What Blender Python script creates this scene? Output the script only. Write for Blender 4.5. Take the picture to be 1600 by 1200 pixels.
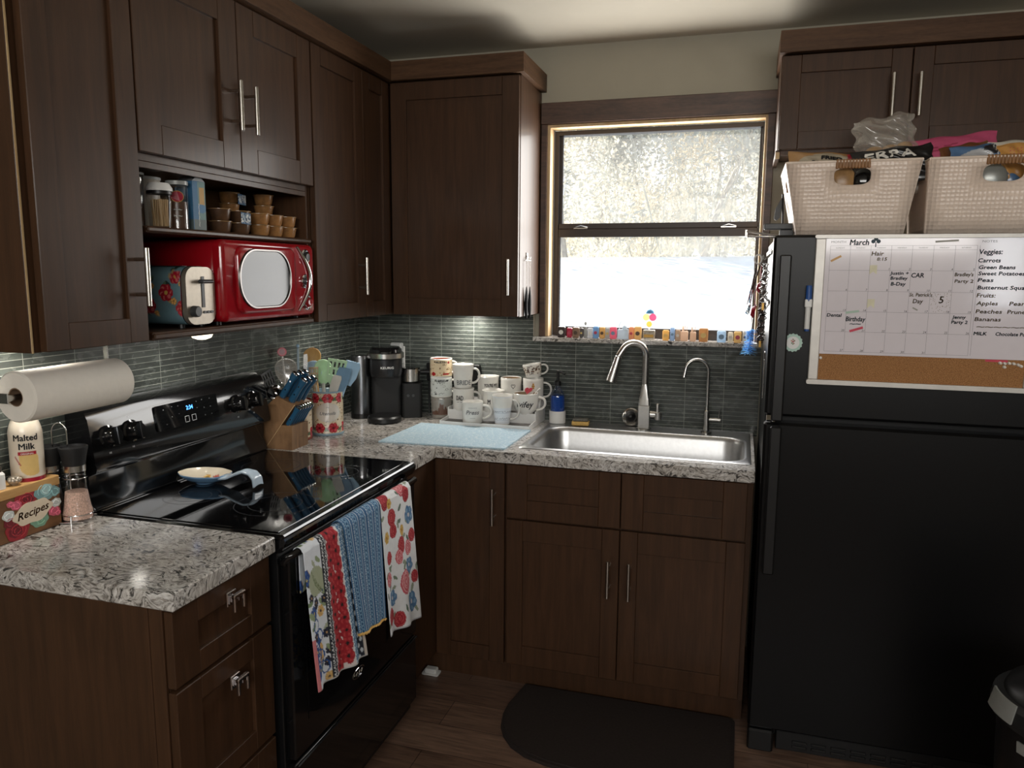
import bpy, bmesh, math, random
import numpy as np
from mathutils import Vector, Matrix
random.seed(7)
PI = math.pi
SC = bpy.context.scene
COL = SC.collection
for o in list(bpy.data.objects):
    bpy.data.objects.remove(o)

# ------------------------------------------------------------------ camera
FPX = 1190.19
cam_d = bpy.data.cameras.new('camera')
cam_d.sensor_fit = 'HORIZONTAL'
cam_d.sensor_width = 36.0
cam_d.lens = FPX / 1600 * 36.0
cam_d.clip_start = 0.05
cam = bpy.data.objects.new('camera', cam_d)
COL.objects.link(cam)
Rv = Vector((0.95751741, 0.28829398, 0.0068555))
Uv = Vector((-0.04796846, 0.13578706, 0.98957612))
Fv = Vector((-0.28435795, 0.94786521, -0.14384749))
cam.matrix_world = Matrix(((Rv.x, Uv.x, -Fv.x, 1.68701), (Rv.y, Uv.y, -Fv.y, -3.15902), (Rv.z, Uv.z, -Fv.z, 1.541), (0, 0, 0, 1)))
SC.camera = cam

# ------------------------------------------------------------------ colour management
SC.view_settings.view_transform = 'Standard'
SC.view_settings.look = 'None'
SC.view_settings.gamma = 1.0
SC.view_settings.exposure = 0.0
SC.view_settings.use_curve_mapping = False

# ------------------------------------------------------------------ sky, sun, daylight
W = bpy.data.worlds.new('sky')
SC.world = W
W.use_nodes = True
nt = W.node_tree
nt.nodes.clear()
out = nt.nodes.new('ShaderNodeOutputWorld')
bg = nt.nodes.new('ShaderNodeBackground')
tc = nt.nodes.new('ShaderNodeTexCoord')
sx = nt.nodes.new('ShaderNodeSeparateXYZ')
rp = nt.nodes.new('ShaderNodeValToRGB')
rp.color_ramp.elements[0].position = 0.0
rp.color_ramp.elements[0].color = (0.95, 0.95, 0.92, 1)
rp.color_ramp.elements[1].position = 0.6
rp.color_ramp.elements[1].color = (0.45, 0.62, 0.95, 1)
nt.links.new(tc.outputs['Generated'], sx.inputs[0])
nt.links.new(sx.outputs['Z'], rp.inputs[0])
nt.links.new(rp.outputs[0], bg.inputs['Color'])
nt.links.new(bg.outputs[0], out.inputs['Surface'])
bg.inputs['Strength'].default_value = 1.3

def lamp(name, kind, energy, loc, direction=None, color=(1, 1, 1), **kw):
    d = bpy.data.lights.new(name, kind)
    d.energy = energy
    d.color = color
    for k, v in kw.items():
        setattr(d, k, v)
    o = bpy.data.objects.new(name, d)
    COL.objects.link(o)
    o.location = loc
    if direction is not None:
        o.rotation_euler = Vector(direction).to_track_quat('-Z', 'Y').to_euler()
    return o

lamp('sun', 'SUN', 8.5, (-5, 4, 6), (1.0, -0.50, -0.48), (1.0, 0.93, 0.82), angle=0.01)
# daylight entering through the window over the sink
lamp('window_daylight', 'AREA', 15.5, (1.318, 0.045, 1.715), (0, -1, -0.0), (1.0, 0.97, 0.92), shape='RECTANGLE', size=0.80, size_y=0.80)
# added high fill behind the camera, then daylight from the narrow rear window
lamp('rear_fill', 'AREA', 56.0, (2.1, -5.12, 2.03), (0, 1, -0.12), (1.0, 0.97, 0.92), shape='RECTANGLE', size=2.6, size_y=0.60)
lamp('rear_sidelight', 'AREA', 5.0, (3.62, -5.12, 1.62), (0, 1, 0), (0.90, 0.96, 1.0), shape='RECTANGLE', size=0.28, size_y=0.62)

# ------------------------------------------------------------------ materials
def lin(c):
    """sRGB 0-255 triple -> linear"""
    r = []
    for v in c[:3]:
        v = v / 255.0
        r.append(v / 12.92 if v <= 0.04045 else ((v + 0.055) / 1.055) ** 2.4)
    return tuple(r)

def L4(c):
    return lin(c) + (1.0,)

class NT:
    """small node-graph helper"""
    def __init__(s, name):
        s.m = bpy.data.materials.new(name)
        s.m.use_nodes = True
        s.t = s.m.node_tree
        s.b = s.t.nodes['Principled BSDF']
        s.o = s.t.nodes['Material Output']
    def n(s, kind, **kw):
        x = s.t.nodes.new('ShaderNode' + kind)
        for k, v in kw.items():
            if hasattr(x, k) and k not in x.inputs:
                setattr(x, k, v)
            else:
                s.set(x.inputs[k], v)
        return x
    def set(s, sock, v):
        if hasattr(v, 'is_output') or isinstance(v, bpy.types.NodeSocket):
            s.t.links.new(v, sock)
        else:
            sock.default_value = v
    def link(s, a, b):
        s.t.links.new(a, b)
    def coord(s, scale=(1, 1, 1), out='Object'):
        c = s.n('TexCoord')
        mp = s.n('Mapping')
        mp.inputs['Scale'].default_value = scale
        s.link(c.outputs[out], mp.inputs['Vector'])
        return mp.outputs[0]
    def ramp(s, fac, stops, interp='LINEAR'):
        r = s.n('ValToRGB')
        r.color_ramp.interpolation = interp
        e = r.color_ramp.elements
        while len(e) < len(stops):
            e.new(0.5)
        for i, (p, c) in enumerate(stops):
            e[i].position = p
            e[i].color = c if len(c) == 4 else tuple(c) + (1,)
        s.link(fac, r.inputs[0])
        return r.outputs[0]
    def noise(s, vec, scale, detail=4, rough=0.55, dist=0.0):
        x = s.n('TexNoise')
        x.inputs['Scale'].default_value = scale
        x.inputs['Detail'].default_value = detail
        x.inputs['Roughness'].default_value = rough
        x.inputs['Distortion'].default_value = dist
        if vec is not None:
            s.link(vec, x.inputs['Vector'])
        return x.outputs['Fac']
    def mix(s, fac, a, b, mode='MIX'):
        x = s.n('Mix')
        x.data_type = 'RGBA'
        x.blend_type = mode
        s.set(x.inputs[0], fac)
        s.set(x.inputs[6], a)
        s.set(x.inputs[7], b)
        return x.outputs[2]
    def bump(s, h, strength=0.2, dist=0.002):
        x = s.n('Bump')
        x.inputs['Strength'].default_value = strength
        x.inputs['Distance'].default_value = dist
        s.link(h, x.inputs['Height'])
        s.link(x.outputs[0], s.b.inputs['Normal'])
    def P(s, **kw):
        for k, v in kw.items():
            s.set(s.b.inputs[k.replace('_', ' ')], v)
        return s

MATS = {}
def M(name, c=None, rough=0.5, metal=0.0, var=0.06, scale=30.0, bump=0.0, coat=0.0, spec=0.5, trans=0.0, emit=None, es=0.0, ior=1.45, alpha=1.0):
    """general procedural material: base colour with a fine noise variation"""
    if name in MATS:
        return MATS[name]
    g = NT(name)
    v = g.coord()
    base = lin(c)
    nz = g.noise(v, scale, 3)
    lo = tuple(max(0, x * (1 - var)) for x in base)
    hi = tuple(min(1, x * (1 + var)) for x in base)
    col = g.ramp(nz, [(0.3, lo), (0.7, hi)])
    g.P(Base_Color=col, Roughness=rough, Metallic=metal, IOR=ior)
    g.b.inputs['Specular IOR Level'].default_value = spec
    g.b.inputs['Coat Weight'].default_value = coat
    g.b.inputs['Coat Roughness'].default_value = 0.05
    g.b.inputs['Transmission Weight'].default_value = trans
    g.b.inputs['Alpha'].default_value = alpha
    if bump:
        g.bump(g.noise(v, scale * 2, 4), bump, 0.001)
    if emit is not None:
        g.b.inputs['Emission Color'].default_value = L4(emit)
        g.b.inputs['Emission Strength'].default_value = es
    MATS[name] = g.m
    return g.m

def wood(name, c1, c2, scale=(14, 14, 1.1), rough=0.38, coat=0.0, bump=0.05, spec=0.5):
    g = NT(name)
    v = g.coord(scale)
    n1 = g.noise(v, 3.0, 6, 0.6, 0.6)
    n2 = g.noise(g.coord((scale[0] * 6, scale[1] * 6, scale[2] * 2.0)), 6.0, 3)
    f = g.n('Math', operation='MULTIPLY_ADD')
    g.link(n2, f.inputs[0])
    f.inputs[1].default_value = 0.35
    g.link(n1, f.inputs[2])
    col = g.ramp(f.outputs[0], [(0.42, lin(c2)), (0.85, lin(c1))])
    g.P(Base_Color=col, Roughness=rough)
    g.b.inputs['Specular IOR Level'].default_value = spec
    g.b.inputs['Coat Weight'].default_value = coat
    g.b.inputs['Coat Roughness'].default_value = 0.18
    g.bump(f.outputs[0], bump, 0.001)
    return g.m

CAB = wood('espresso_cabinet_wood', (73, 49, 32), (54, 36, 23), rough=0.5, coat=0.22, spec=0.2)
CABH = wood('espresso_crown_wood', (90, 65, 46), (64, 44, 30), scale=(1.1, 1.1, 14), rough=0.5, spec=0.2)
CABIN = wood('cabinet_interior_wood', (150, 112, 76), (118, 82, 52), scale=(14, 1.1, 14), rough=0.5)
CASING = wood('walnut_casing_wood', (92, 66, 52), (48, 32, 24), scale=(1.3, 6, 12), rough=0.42)
PINE = wood('pine_jamb_wood', (204, 176, 134), (172, 140, 98), scale=(9, 9, 0.8), rough=0.55)
BLOCKWOOD = wood('acacia_wood', (144, 110, 78), (86, 62, 44), scale=(2.0, 26, 2.0), rough=0.45)
BOXWOOD = wood('stained_box_wood', (120, 82, 48), (88, 56, 30), scale=(20, 1.4, 14), rough=0.55)
BOXLID = wood('raw_pine_lid_wood', (200, 158, 100), (176, 130, 76), scale=(20, 1.4, 14), rough=0.6)

def quartz():
    g = NT('grey_swirl_quartz')
    v = g.coord((1, 1, 1))
    wv = g.n('TexNoise')
    wv.inputs['Scale'].default_value = 7
    wv.inputs['Detail'].default_value = 3
    g.link(v, wv.inputs['Vector'])
    add = g.n('VectorMath', operation='MULTIPLY_ADD')
    g.link(wv.outputs['Color'], add.inputs[0])
    add.inputs[1].default_value = (0.16, 0.16, 0.16)
    g.link(v, add.inputs[2])
    mp = g.n('Mapping')
    mp.inputs['Scale'].default_value = (1.0, 2.6, 2.0)
    mp.inputs['Rotation'].default_value = (0, 0, 0.5)
    g.link(add.outputs[0], mp.inputs['Vector'])
    n1 = g.noise(mp.outputs[0], 23, 8, 0.66, 2.4)
    n2 = g.noise(mp.outputs[0], 12, 6, 0.6, 3.2)
    n3 = g.noise(v, 4, 3)
    c1 = g.ramp(n1, [(0.33, lin((44, 42, 42))), (0.40, lin((138, 134, 130))), (0.51, lin((198, 195, 192))), (0.68, lin((236, 235, 234)))])
    c2 = g.ramp(n2, [(0.385, lin((30, 29, 29))), (0.435, (1, 1, 1)), (0.61, (1, 1, 1)), (0.67, lin((160, 150, 138)))])
    c3 = g.ramp(n3, [(0.35, lin((222, 214, 202))), (0.65, (1, 1, 1))])
    c = g.mix(0.85, c1, c2, 'MULTIPLY')
    c = g.mix(0.6, c, c3, 'MULTIPLY')
    g.P(Base_Color=c, Roughness=0.14)
    g.b.inputs['Specular IOR Level'].default_value = 0.55
    return g.m
QUARTZ = quartz()

def tile(name, axis):
    """stacked strip tiles; axis = world axis that runs along the wall"""
    g = NT(name)
    c = g.n('TexCoord')
    s = g.n('SeparateXYZ')
    g.link(c.outputs['Object'], s.inputs[0])
    k = g.n('CombineXYZ')
    off = {'X': 0.108 - 0.1525 * 8, 'Y': -0.053 - 0.1525 * 20}[axis]
    a = g.n('Math', operation='SUBTRACT')
    g.link(s.outputs[axis], a.inputs[0])
    a.inputs[1].default_value = off
    b = g.n('Math', operation='SUBTRACT')
    g.link(s.outputs['Z'], b.inputs[0])
    b.inputs[1].default_value = 1.3075 - 0.01735 * 30
    g.link(a.outputs[0], k.inputs[0])
    g.link(b.outputs[0], k.inputs[1])
    br = g.n('TexBrick')
    br.offset = 0.0
    br.squash = 1.0
    g.link(k.outputs[0], br.inputs['Vector'])
    br.inputs['Color1'].default_value = L4((78, 83, 80))
    br.inputs['Color2'].default_value = L4((58, 62, 60))
    br.inputs['Mortar'].default_value = L4((150, 154, 148))
    br.inputs['Scale'].default_value = 1.0
    br.inputs['Mortar Size'].default_value = 0.0009
    br.inputs['Mortar Smooth'].default_value = 0.1
    br.inputs['Bias'].default_value = -0.1
    br.inputs['Brick Width'].default_value = 0.1525
    br.inputs['Row Height'].default_value = 0.01735
    n = g.noise(g.coord((5, 5, 9)), 4, 4, 0.6, 0.4)
    sh = g.ramp(n, [(0.3, (0.82, 0.82, 0.82)), (0.7, (1.12, 1.14, 1.1))])
    col = g.mix(1.0, br.outputs['Color'], sh, 'MULTIPLY')
    rr = g.ramp(n, [(0.3, (0.16,) * 3), (0.7, (0.34,) * 3)])
    g.P(Base_Color=col, Roughness=rr)
    inv = g.n('Math', operation='SUBTRACT')
    inv.inputs[0].default_value = 1.0
    g.link(br.outputs['Fac'], inv.inputs[1])
    g.bump(inv.outputs[0], 0.5, 0.001)
    return g.m
TILE_X = tile('slate_strip_tile_back', 'X')
TILE_Y = tile('slate_strip_tile_left', 'Y')

def plank_floor():
    g = NT('vinyl_plank_floor')
    c = g.n('TexCoord')
    br = g.n('TexBrick')
    br.offset = 0.37
    g.link(c.outputs['Object'], br.inputs['Vector'])
    br.inputs['Color1'].default_value = L4((128, 104, 90))
    br.inputs['Color2'].default_value = L4((106, 84, 72))
    br.inputs['Mortar'].default_value = L4((52, 40, 34))
    br.inputs['Scale'].default_value = 1.0
    br.inputs['Mortar Size'].default_value = 0.0012
    br.inputs['Brick Width'].default_value = 1.2
    br.inputs['Row Height'].default_value = 0.15
    n = g.noise(g.coord((1.2, 14, 1)), 5, 7, 0.62, 0.8)
    sh = g.ramp(n, [(0.3, (0.5, 0.47, 0.46)), (0.66, (1.15, 1.12, 1.06))])
    g.P(Base_Color=g.mix(1.0, br.outputs['Color'], sh, 'MULTIPLY'), Roughness=0.38)
    g.bump(n, 0.08, 0.001)
    return g.m
FLOOR = plank_floor()
WALLP = M('greige_wall_paint', (160, 154, 138), 0.75, var=0.03, scale=6, bump=0.06)
CEILP = M('ceiling_paint', (200, 193, 178), 0.85, var=0.03, scale=5, bump=0.1)
BLACK = M('black_gloss_enamel', (16, 16, 17), 0.10, var=0.05, coat=0.3)
BLACKGLASS = M('black_ceramic_glass', (9, 9, 11), 0.035, var=0.02, coat=0.2)
DOORGLASS = M('smoked_oven_glass', (12, 12, 13), 0.06, var=0.02, spec=0.35)
BRUSHED = M('soft_brushed_steel', (176, 168, 156), 0.5, 0.85, var=0.05, scale=90)
FRIDGEB = M('black_textured_steel', (11, 11, 12), 0.34, var=0.15, scale=160, bump=0.08, spec=0.3)
BLACKP = M('black_plastic', (20, 20, 21), 0.38, bump=0.03)
BLACKM = M('matt_black_plastic', (24, 24, 25), 0.6, bump=0.04)
DGREY = M('dark_grey_plastic', (56, 58, 60), 0.42)
STEEL = M('brushed_stainless', (196, 194, 190), 0.26, 1.0, var=0.05, scale=90)
STEELR = M('satin_sink_steel', (190, 190, 190), 0.34, 1.0, var=0.06, scale=70)
CHROME = M('polished_chrome', (226, 226, 228), 0.07, 1.0, var=0.02)
NICKEL = M('satin_nickel', (205, 200, 192), 0.24, 1.0, var=0.04)
WHITEP = M('white_plastic', (228, 228, 226), 0.35, var=0.03)
CERAMIC = M('white_glazed_ceramic', (226, 224, 218), 0.12, var=0.03, coat=0.3)
BRONZE = M('dark_bronze_frame', (58, 48, 42), 0.42, var=0.08)
REDM = M('red_metallic_paint', (150, 14, 26), 0.16, var=0.04, coat=0.6)
CREAM = M('cream_plastic', (205, 188, 170), 0.42, var=0.04)
INK = M('black_print', (22, 22, 24), 0.5)
INKG = M('grey_print', (120, 120, 122), 0.5)

def clearglass(name, tint=(255, 255, 255), rough=0.02, frac=0.10):
    """thin clear plastic or glass: mostly see-through with a glossy skin"""
    if name in MATS:
        return MATS[name]
    g = NT(name)
    tr = g.n('BsdfTransparent')
    tr.inputs[0].default_value = L4(tint)
    gl = g.n('BsdfGlossy')
    gl.inputs['Roughness'].default_value = rough
    fr = g.n('LayerWeight')
    fr.inputs['Blend'].default_value = 0.25
    rr = g.n('MapRange')
    rr.inputs[3].default_value = frac * 0.5
    rr.inputs[4].default_value = min(1.0, frac * 5)
    g.link(fr.outputs['Facing'], rr.inputs[0])
    mx = g.n('MixShader')
    g.link(rr.outputs[0], mx.inputs[0])
    g.link(tr.outputs[0], mx.inputs[1])
    g.link(gl.outputs[0], mx.inputs[2])
    g.link(mx.outputs[0], g.o.inputs['Surface'])
    MATS[name] = g.m
    return g.m
CLEAR = clearglass('clear_glass')

def hazy_pane():
    """window glass with the washed-out glare veil mixed into it"""
    g = NT('veiled_window_glass')
    tr = g.n('BsdfTransparent')
    tl = g.n('BsdfTranslucent')
    tl.inputs[0].default_value = (0.9, 0.88, 0.84, 1)
    gl = g.n('BsdfGlossy')
    gl.inputs['Roughness'].default_value = 0.02
    m1 = g.n('MixShader')
    m1.inputs[0].default_value = 0.10  # whitish share puts the washed-out brightness of the view into the glass
    g.link(tr.outputs[0], m1.inputs[1])
    g.link(tl.outputs[0], m1.inputs[2])
    m2 = g.n('MixShader')
    m2.inputs[0].default_value = 0.006
    g.link(m1.outputs[0], m2.inputs[1])
    g.link(gl.outputs[0], m2.inputs[2])
    g.link(m2.outputs[0], g.o.inputs['Surface'])
    return g.m
PANE = hazy_pane()

def milky_film():
    if 'crinkled_milky_film' in MATS:
        return MATS['crinkled_milky_film']
    g = NT('crinkled_milky_film')
    MATS['crinkled_milky_film'] = g.m
    tr = g.n('BsdfTransparent')
    df = g.n('BsdfDiffuse')
    df.inputs[0].default_value = L4((206, 200, 190))
    gl = g.n('BsdfGlossy')
    gl.inputs['Roughness'].default_value = 0.15
    m1 = g.n('MixShader')
    m1.inputs[0].default_value = 0.26
    g.link(tr.outputs[0], m1.inputs[1])
    g.link(df.outputs[0], m1.inputs[2])
    m2 = g.n('MixShader')
    m2.inputs[0].default_value = 0.12
    g.link(m1.outputs[0], m2.inputs[1])
    g.link(gl.outputs[0], m2.inputs[2])
    g.link(m2.outputs[0], g.o.inputs['Surface'])
    return g.m

def painted(name, rough=0.5, coat=0.0, bump=0.0):
    """printed / painted surface whose pattern is stored per vertex"""
    if name in MATS:
        return MATS[name]
    g = NT(name)
    a = g.n('VertexColor')
    a.layer_name = 'Col'
    v = g.coord()
    sh = g.ramp(g.noise(v, 60, 3), [(0.3, (0.93,) * 3), (0.7, (1, 1, 1))])
    g.P(Base_Color=g.mix(1.0, a.outputs['Color'], sh, 'MULTIPLY'), Roughness=rough)
    g.b.inputs['Coat Weight'].default_value = coat
    if bump:
        g.bump(g.noise(v, 900, 2), bump, 0.001)
    MATS[name] = g.m
    return g.m

# ------------------------------------------------------------------ mesh builder
class MB:
    def __init__(s):
        s.v, s.f, s.mi, s.c = [], [], [], []
        s.hascol = False
    def add(s, vs, fs, mi=0, col=None):
        n = len(s.v)
        s.v += [tuple(p) for p in vs]
        s.f += [tuple(i + n for i in f) for f in fs]
        s.mi += [mi] * len(fs)
        if col is None:
            s.c += [(1, 1, 1)] * len(vs)
        else:
            s.hascol = True
            s.c += [tuple(k) for k in col] if not isinstance(col, tuple) else [col] * len(vs)
        return s
    def box(s, a, b, bev=0.0, mi=0, T=None, col=None):
        lo = [min(a[i], b[i]) for i in range(3)]
        hi = [max(a[i], b[i]) for i in range(3)]
        if bev <= 0:
            vs = [((lo, hi)[i][0], (lo, hi)[j][1], (lo, hi)[k][2]) for i in (0, 1) for j in (0, 1) for k in (0, 1)]
            fs = [(0, 1, 3, 2), (4, 6, 7, 5), (0, 4, 5, 1), (2, 3, 7, 6), (0, 2, 6, 4), (1, 5, 7, 3)]
        else:
            bev = min(bev, *[(hi[i] - lo[i]) * 0.45 for i in range(3)])
            vs, ix = [], {}
            for sg in [(i, j, k) for i in (0, 1) for j in (0, 1) for k in (0, 1)]:
                for ax in range(3):
                    p = []
                    for d in range(3):
                        e = hi[d] if sg[d] else lo[d]
                        if d != ax:
                            e += -bev if sg[d] else bev
                        p.append(e)
                    ix[sg, ax] = len(vs)
                    vs.append(p)
            fs = []
            for ax in range(3):
                o = [d for d in range(3) if d != ax]
                for sd in (0, 1):
                    q = []
                    for (u, w) in ((0, 0), (1, 0), (1, 1), (0, 1)):
                        sg = [0, 0, 0]
                        sg[ax], sg[o[0]], sg[o[1]] = sd, u, w
                        q.append(ix[tuple(sg), ax])
                    fs.append(q)
                for u in (0, 1):
                    for w in (0, 1):
                        sg0, sg1 = [0, 0, 0], [0, 0, 0]
                        sg0[o[0]] = sg1[o[0]] = u
                        sg0[o[1]] = sg1[o[1]] = w
                        sg1[ax] = 1
                        fs.append((ix[tuple(sg0), o[0]], ix[tuple(sg1), o[0]], ix[tuple(sg1), o[1]], ix[tuple(sg0), o[1]]))
            for sg in [(i, j, k) for i in (0, 1) for j in (0, 1) for k in (0, 1)]:
                fs.append((ix[sg, 0], ix[sg, 1], ix[sg, 2]))
        if T is not None:
            vs = [T @ Vector(p) for p in vs]
        return s.add(vs, fs, mi, col)
    def lathe(s, prof, c=(0, 0, 0), seg=28, mi=0, T=None, sx=1.0, sy=1.0, closed=False, col=None):
        """revolve [(r, z)...] round the z axis through c"""
        vs, fs, rings = [], [], []
        for (r, z) in prof:
            if r < 1e-6:
                rings.append([len(vs)])
                vs.append((0, 0, z))
            else:
                rings.append(list(range(len(vs), len(vs) + seg)))
                vs += [(r * sx * math.cos(2 * PI * k / seg), r * sy * math.sin(2 * PI * k / seg), z) for k in range(seg)]
        prs = list(zip(rings[:-1], rings[1:]))
        if closed:
            prs.append((rings[-1], rings[0]))
        for a, b in prs:
            for k in range(seg):
                k2 = (k + 1) % seg
                if len(a) == 1 and len(b) == 1:
                    continue
                if len(a) == 1:
                    fs.append((a[0], b[k], b[k2]))
                elif len(b) == 1:
                    fs.append((a[k], a[k2], b[0]))
                else:
                    fs.append((a[k], a[k2], b[k2], b[k]))
        if T is not None:
            vs = [T @ Vector(p) for p in vs]
        vs = [(p[0] + c[0], p[1] + c[1], p[2] + c[2]) for p in vs]
        cc = col
        return s.add(vs, fs, mi, cc)
    def cyl(s, p0, p1, r0, r1=None, seg=16, mi=0, bev=0.0, col=None):
        r1 = r0 if r1 is None else r1
        a, b = Vector(p0), Vector(p1)
        d = b - a
        h = d.length
        T = d.to_track_quat('Z', 'Y').to_matrix()
        if bev:
            pr = [(0, 0), (r0 - bev, 0), (r0, bev), (r1, h - bev), (r1 - bev, h), (0, h)]
        else:
            pr = [(0, 0), (r0, 0), (r1, h), (0, h)]
        return s.lathe(pr, tuple(a), seg, mi, T, col=col)
    def ball(s, c, r, seg=16, n=8, mi=0, sc=(1, 1, 1), T=None, col=None):
        pr = [(r * math.sin(PI * k / n), -r * math.cos(PI * k / n)) for k in range(n + 1)]
        pr[0], pr[-1] = (0, -r), (0, r)
        S = Matrix.Diagonal(Vector(sc))
        return s.lathe(pr, c, seg, mi, (T @ S) if T is not None else S, col=col)
    def tube(s, pts, r, seg=8, mi=0, closed=False, flat=None, col=None):
        """sweep a circle (or an ellipse: flat=(a, b) factors) along a path"""
        P = [Vector(p) for p in pts]
        n = len(P)
        R = r if isinstance(r, (list, tuple)) else [r] * n
        tang = []
        for i in range(n):
            if closed:
                t = P[(i + 1) % n] - P[i - 1]
            else:
                t = P[min(i + 1, n - 1)] - P[max(i - 1, 0)]
            tang.append(t.normalized())
        up = Vector((0, 0, 1)) if abs(tang[0].z) < 0.9 else Vector((0, 1, 0))
        nrm = (up - tang[0] * up.dot(tang[0])).normalized()
        vs, fs = [], []
        fa, fb = flat or (1, 1)
        for i in range(n):
            nrm = (nrm - tang[i] * nrm.dot(tang[i]))
            nrm = nrm.normalized() if nrm.length > 1e-6 else tang[i].orthogonal().normalized()
            bn = tang[i].cross(nrm)
            for k in range(seg):
                a = 2 * PI * k / seg
                vs.append(P[i] + nrm * (R[i] * fa * math.cos(a)) + bn * (R[i] * fb * math.sin(a)))
        for i in range(n if closed else n - 1):
            j = (i + 1) % n
            for k in range(seg):
                k2 = (k + 1) % seg
                fs.append((i * seg + k, i * seg + k2, j * seg + k2, j * seg + k))
        if not closed:
            fs.append(tuple(range(seg - 1, -1, -1)))
            fs.append(tuple((n - 1) * seg + k for k in range(seg)))
        return s.add(vs, fs, mi, col)
    def prism(s, poly, d0, d1, fn, mi=0, col=None):
        """extrude a 2D outline; fn(u, v, d) -> point"""
        n = len(poly)
        vs = [fn(u, v, d0) for u, v in poly] + [fn(u, v, d1) for u, v in poly]
        fs = [tuple(range(n - 1, -1, -1)), tuple(range(n, 2 * n))]
        fs += [(i, (i + 1) % n, n + (i + 1) % n, n + i) for i in range(n)]
        return s.add(vs, fs, mi, col)
    def grid(s, fn, nu, nv, cu=False, mi=0, col=None, u=(0, 1), v=(0, 1)):
        U = [u[0] + (u[1] - u[0]) * i / (nu - (0 if cu else 1)) for i in range(nu)]
        V = [v[0] + (v[1] - v[0]) * j / (nv - 1) for j in range(nv)]
        vs = [fn(a, b) for b in V for a in U]
        fs = []
        for j in range(nv - 1):
            for i in range(nu if cu else nu - 1):
                i2 = (i + 1) % nu
                fs.append((j * nu + i, j * nu + i2, (j + 1) * nu + i2, (j + 1) * nu + i))
        cc = [col(a, b) for b in V for a in U] if col else None
        return s.add(vs, fs, mi, cc)
    def slab(s, xs, ys, inside, z0, z1, fn=None, mi=0):
        """plate made of the grid cells where inside(cx, cy) holds, walls on every open edge"""
        fn = fn or (lambda x, y, z: (x, y, z))
        ix, vs, fs = {}, [], []
        def V(i, j, k):
            if (i, j, k) not in ix:
                ix[i, j, k] = len(vs)
                vs.append(fn(xs[i], ys[j], z1 if k else z0))
            return ix[i, j, k]
        I = lambda i, j: 0 <= i < len(xs) - 1 and 0 <= j < len(ys) - 1 and inside((xs[i] + xs[i + 1]) / 2, (ys[j] + ys[j + 1]) / 2)
        for i in range(len(xs) - 1):
            for j in range(len(ys) - 1):
                if not I(i, j):
                    continue
                fs.append((V(i, j, 1), V(i + 1, j, 1), V(i + 1, j + 1, 1), V(i, j + 1, 1)))
                fs.append((V(i, j, 0), V(i, j + 1, 0), V(i + 1, j + 1, 0), V(i + 1, j, 0)))
                for (di, dj, a, b) in ((-1, 0, (i, j + 1), (i, j)), (1, 0, (i + 1, j), (i + 1, j + 1)), (0, -1, (i, j), (i + 1, j)), (0, 1, (i + 1, j + 1), (i, j + 1))):
                    if not I(i + di, j + dj):
                        fs.append((V(*a, 0), V(*b, 0), V(*b, 1), V(*a, 1)))
        return s.add(vs, fs, mi)
    def text(s, body, size, fn, depth=0.0, align='C', width=None, shear=0.0, bold=0.0, mi=0, col=None, sx=1.0, heavy=0.0):
        """flat lettering; fn(u, v) -> point; u is centred when align is C"""
        tv, tf = glyphs(body, shear, bold)
        if not tv:
            return s
        mx = [min(p[0] for p in tv), max(p[0] for p in tv)]
        k = size * sx
        if width:
            k = width / (mx[1] - mx[0])
        o = {'C': (mx[0] + mx[1]) / 2, 'L': mx[0], 'R': mx[1]}[align]
        for h in ((-heavy, 0), (heavy, 0), (0, heavy), (0, -heavy)) if heavy else ():
            s.add([fn((p[0] - o) * k + h[0], p[1] * size + h[1]) for p in tv], tf, mi, col)
        return s.add([fn((p[0] - o) * k, p[1] * size) for p in tv], tf, mi, col)
    def xform(s, T):
        s.v = [tuple(T @ Vector(p)) for p in s.v]
        return s
    def build(s, name, mat, parent=None, world=False, smooth=35, solid=0.0, sub=0, label=None, sharp=True):
        me = bpy.data.meshes.new(name)
        vs = s.v
        if parent is not None and world:
            r = parent
            while r.parent is not None:
                r = r.parent
            inv = (Matrix.Translation(r.location) @ r.rotation_euler.to_matrix().to_4x4()).inverted()
            vs = [tuple(inv @ Vector(p)) for p in vs]
        me.from_pydata(vs, [], s.f)
        if s.hascol:
            ca = me.color_attributes.new('Col', 'FLOAT_COLOR', 'POINT')
            arr = np.ones((len(vs), 4), dtype=np.float32)
            arr[:, :3] = np.array(s.c, dtype=np.float32)
            ca.data.foreach_set('color', arr.ravel())
        for m in (mat if isinstance(mat, (list, tuple)) else [mat]):
            me.materials.append(m)
        me.polygons.foreach_set('material_index', s.mi)
        bm = bmesh.new()
        bm.from_mesh(me)
        bmesh.ops.recalc_face_normals(bm, faces=bm.faces)
        bm.to_mesh(me)
        bm.free()
        if smooth:
            me.polygons.foreach_set('use_smooth', [True] * len(me.polygons))
            me.set_sharp_from_angle(angle=math.radians(smooth))
        o = bpy.data.objects.new(name, me)
        COL.objects.link(o)
        if parent is not None:
            o.parent = parent
        if solid:
            md = o.modifiers.new('thickness', 'SOLIDIFY')
            md.thickness = solid
            md.offset = 0
        if sub:
            md = o.modifiers.new('smooth', 'SUBSURF')
            md.levels = md.render_levels = sub
        if label:
            o['label'] = label
        return o

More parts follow.
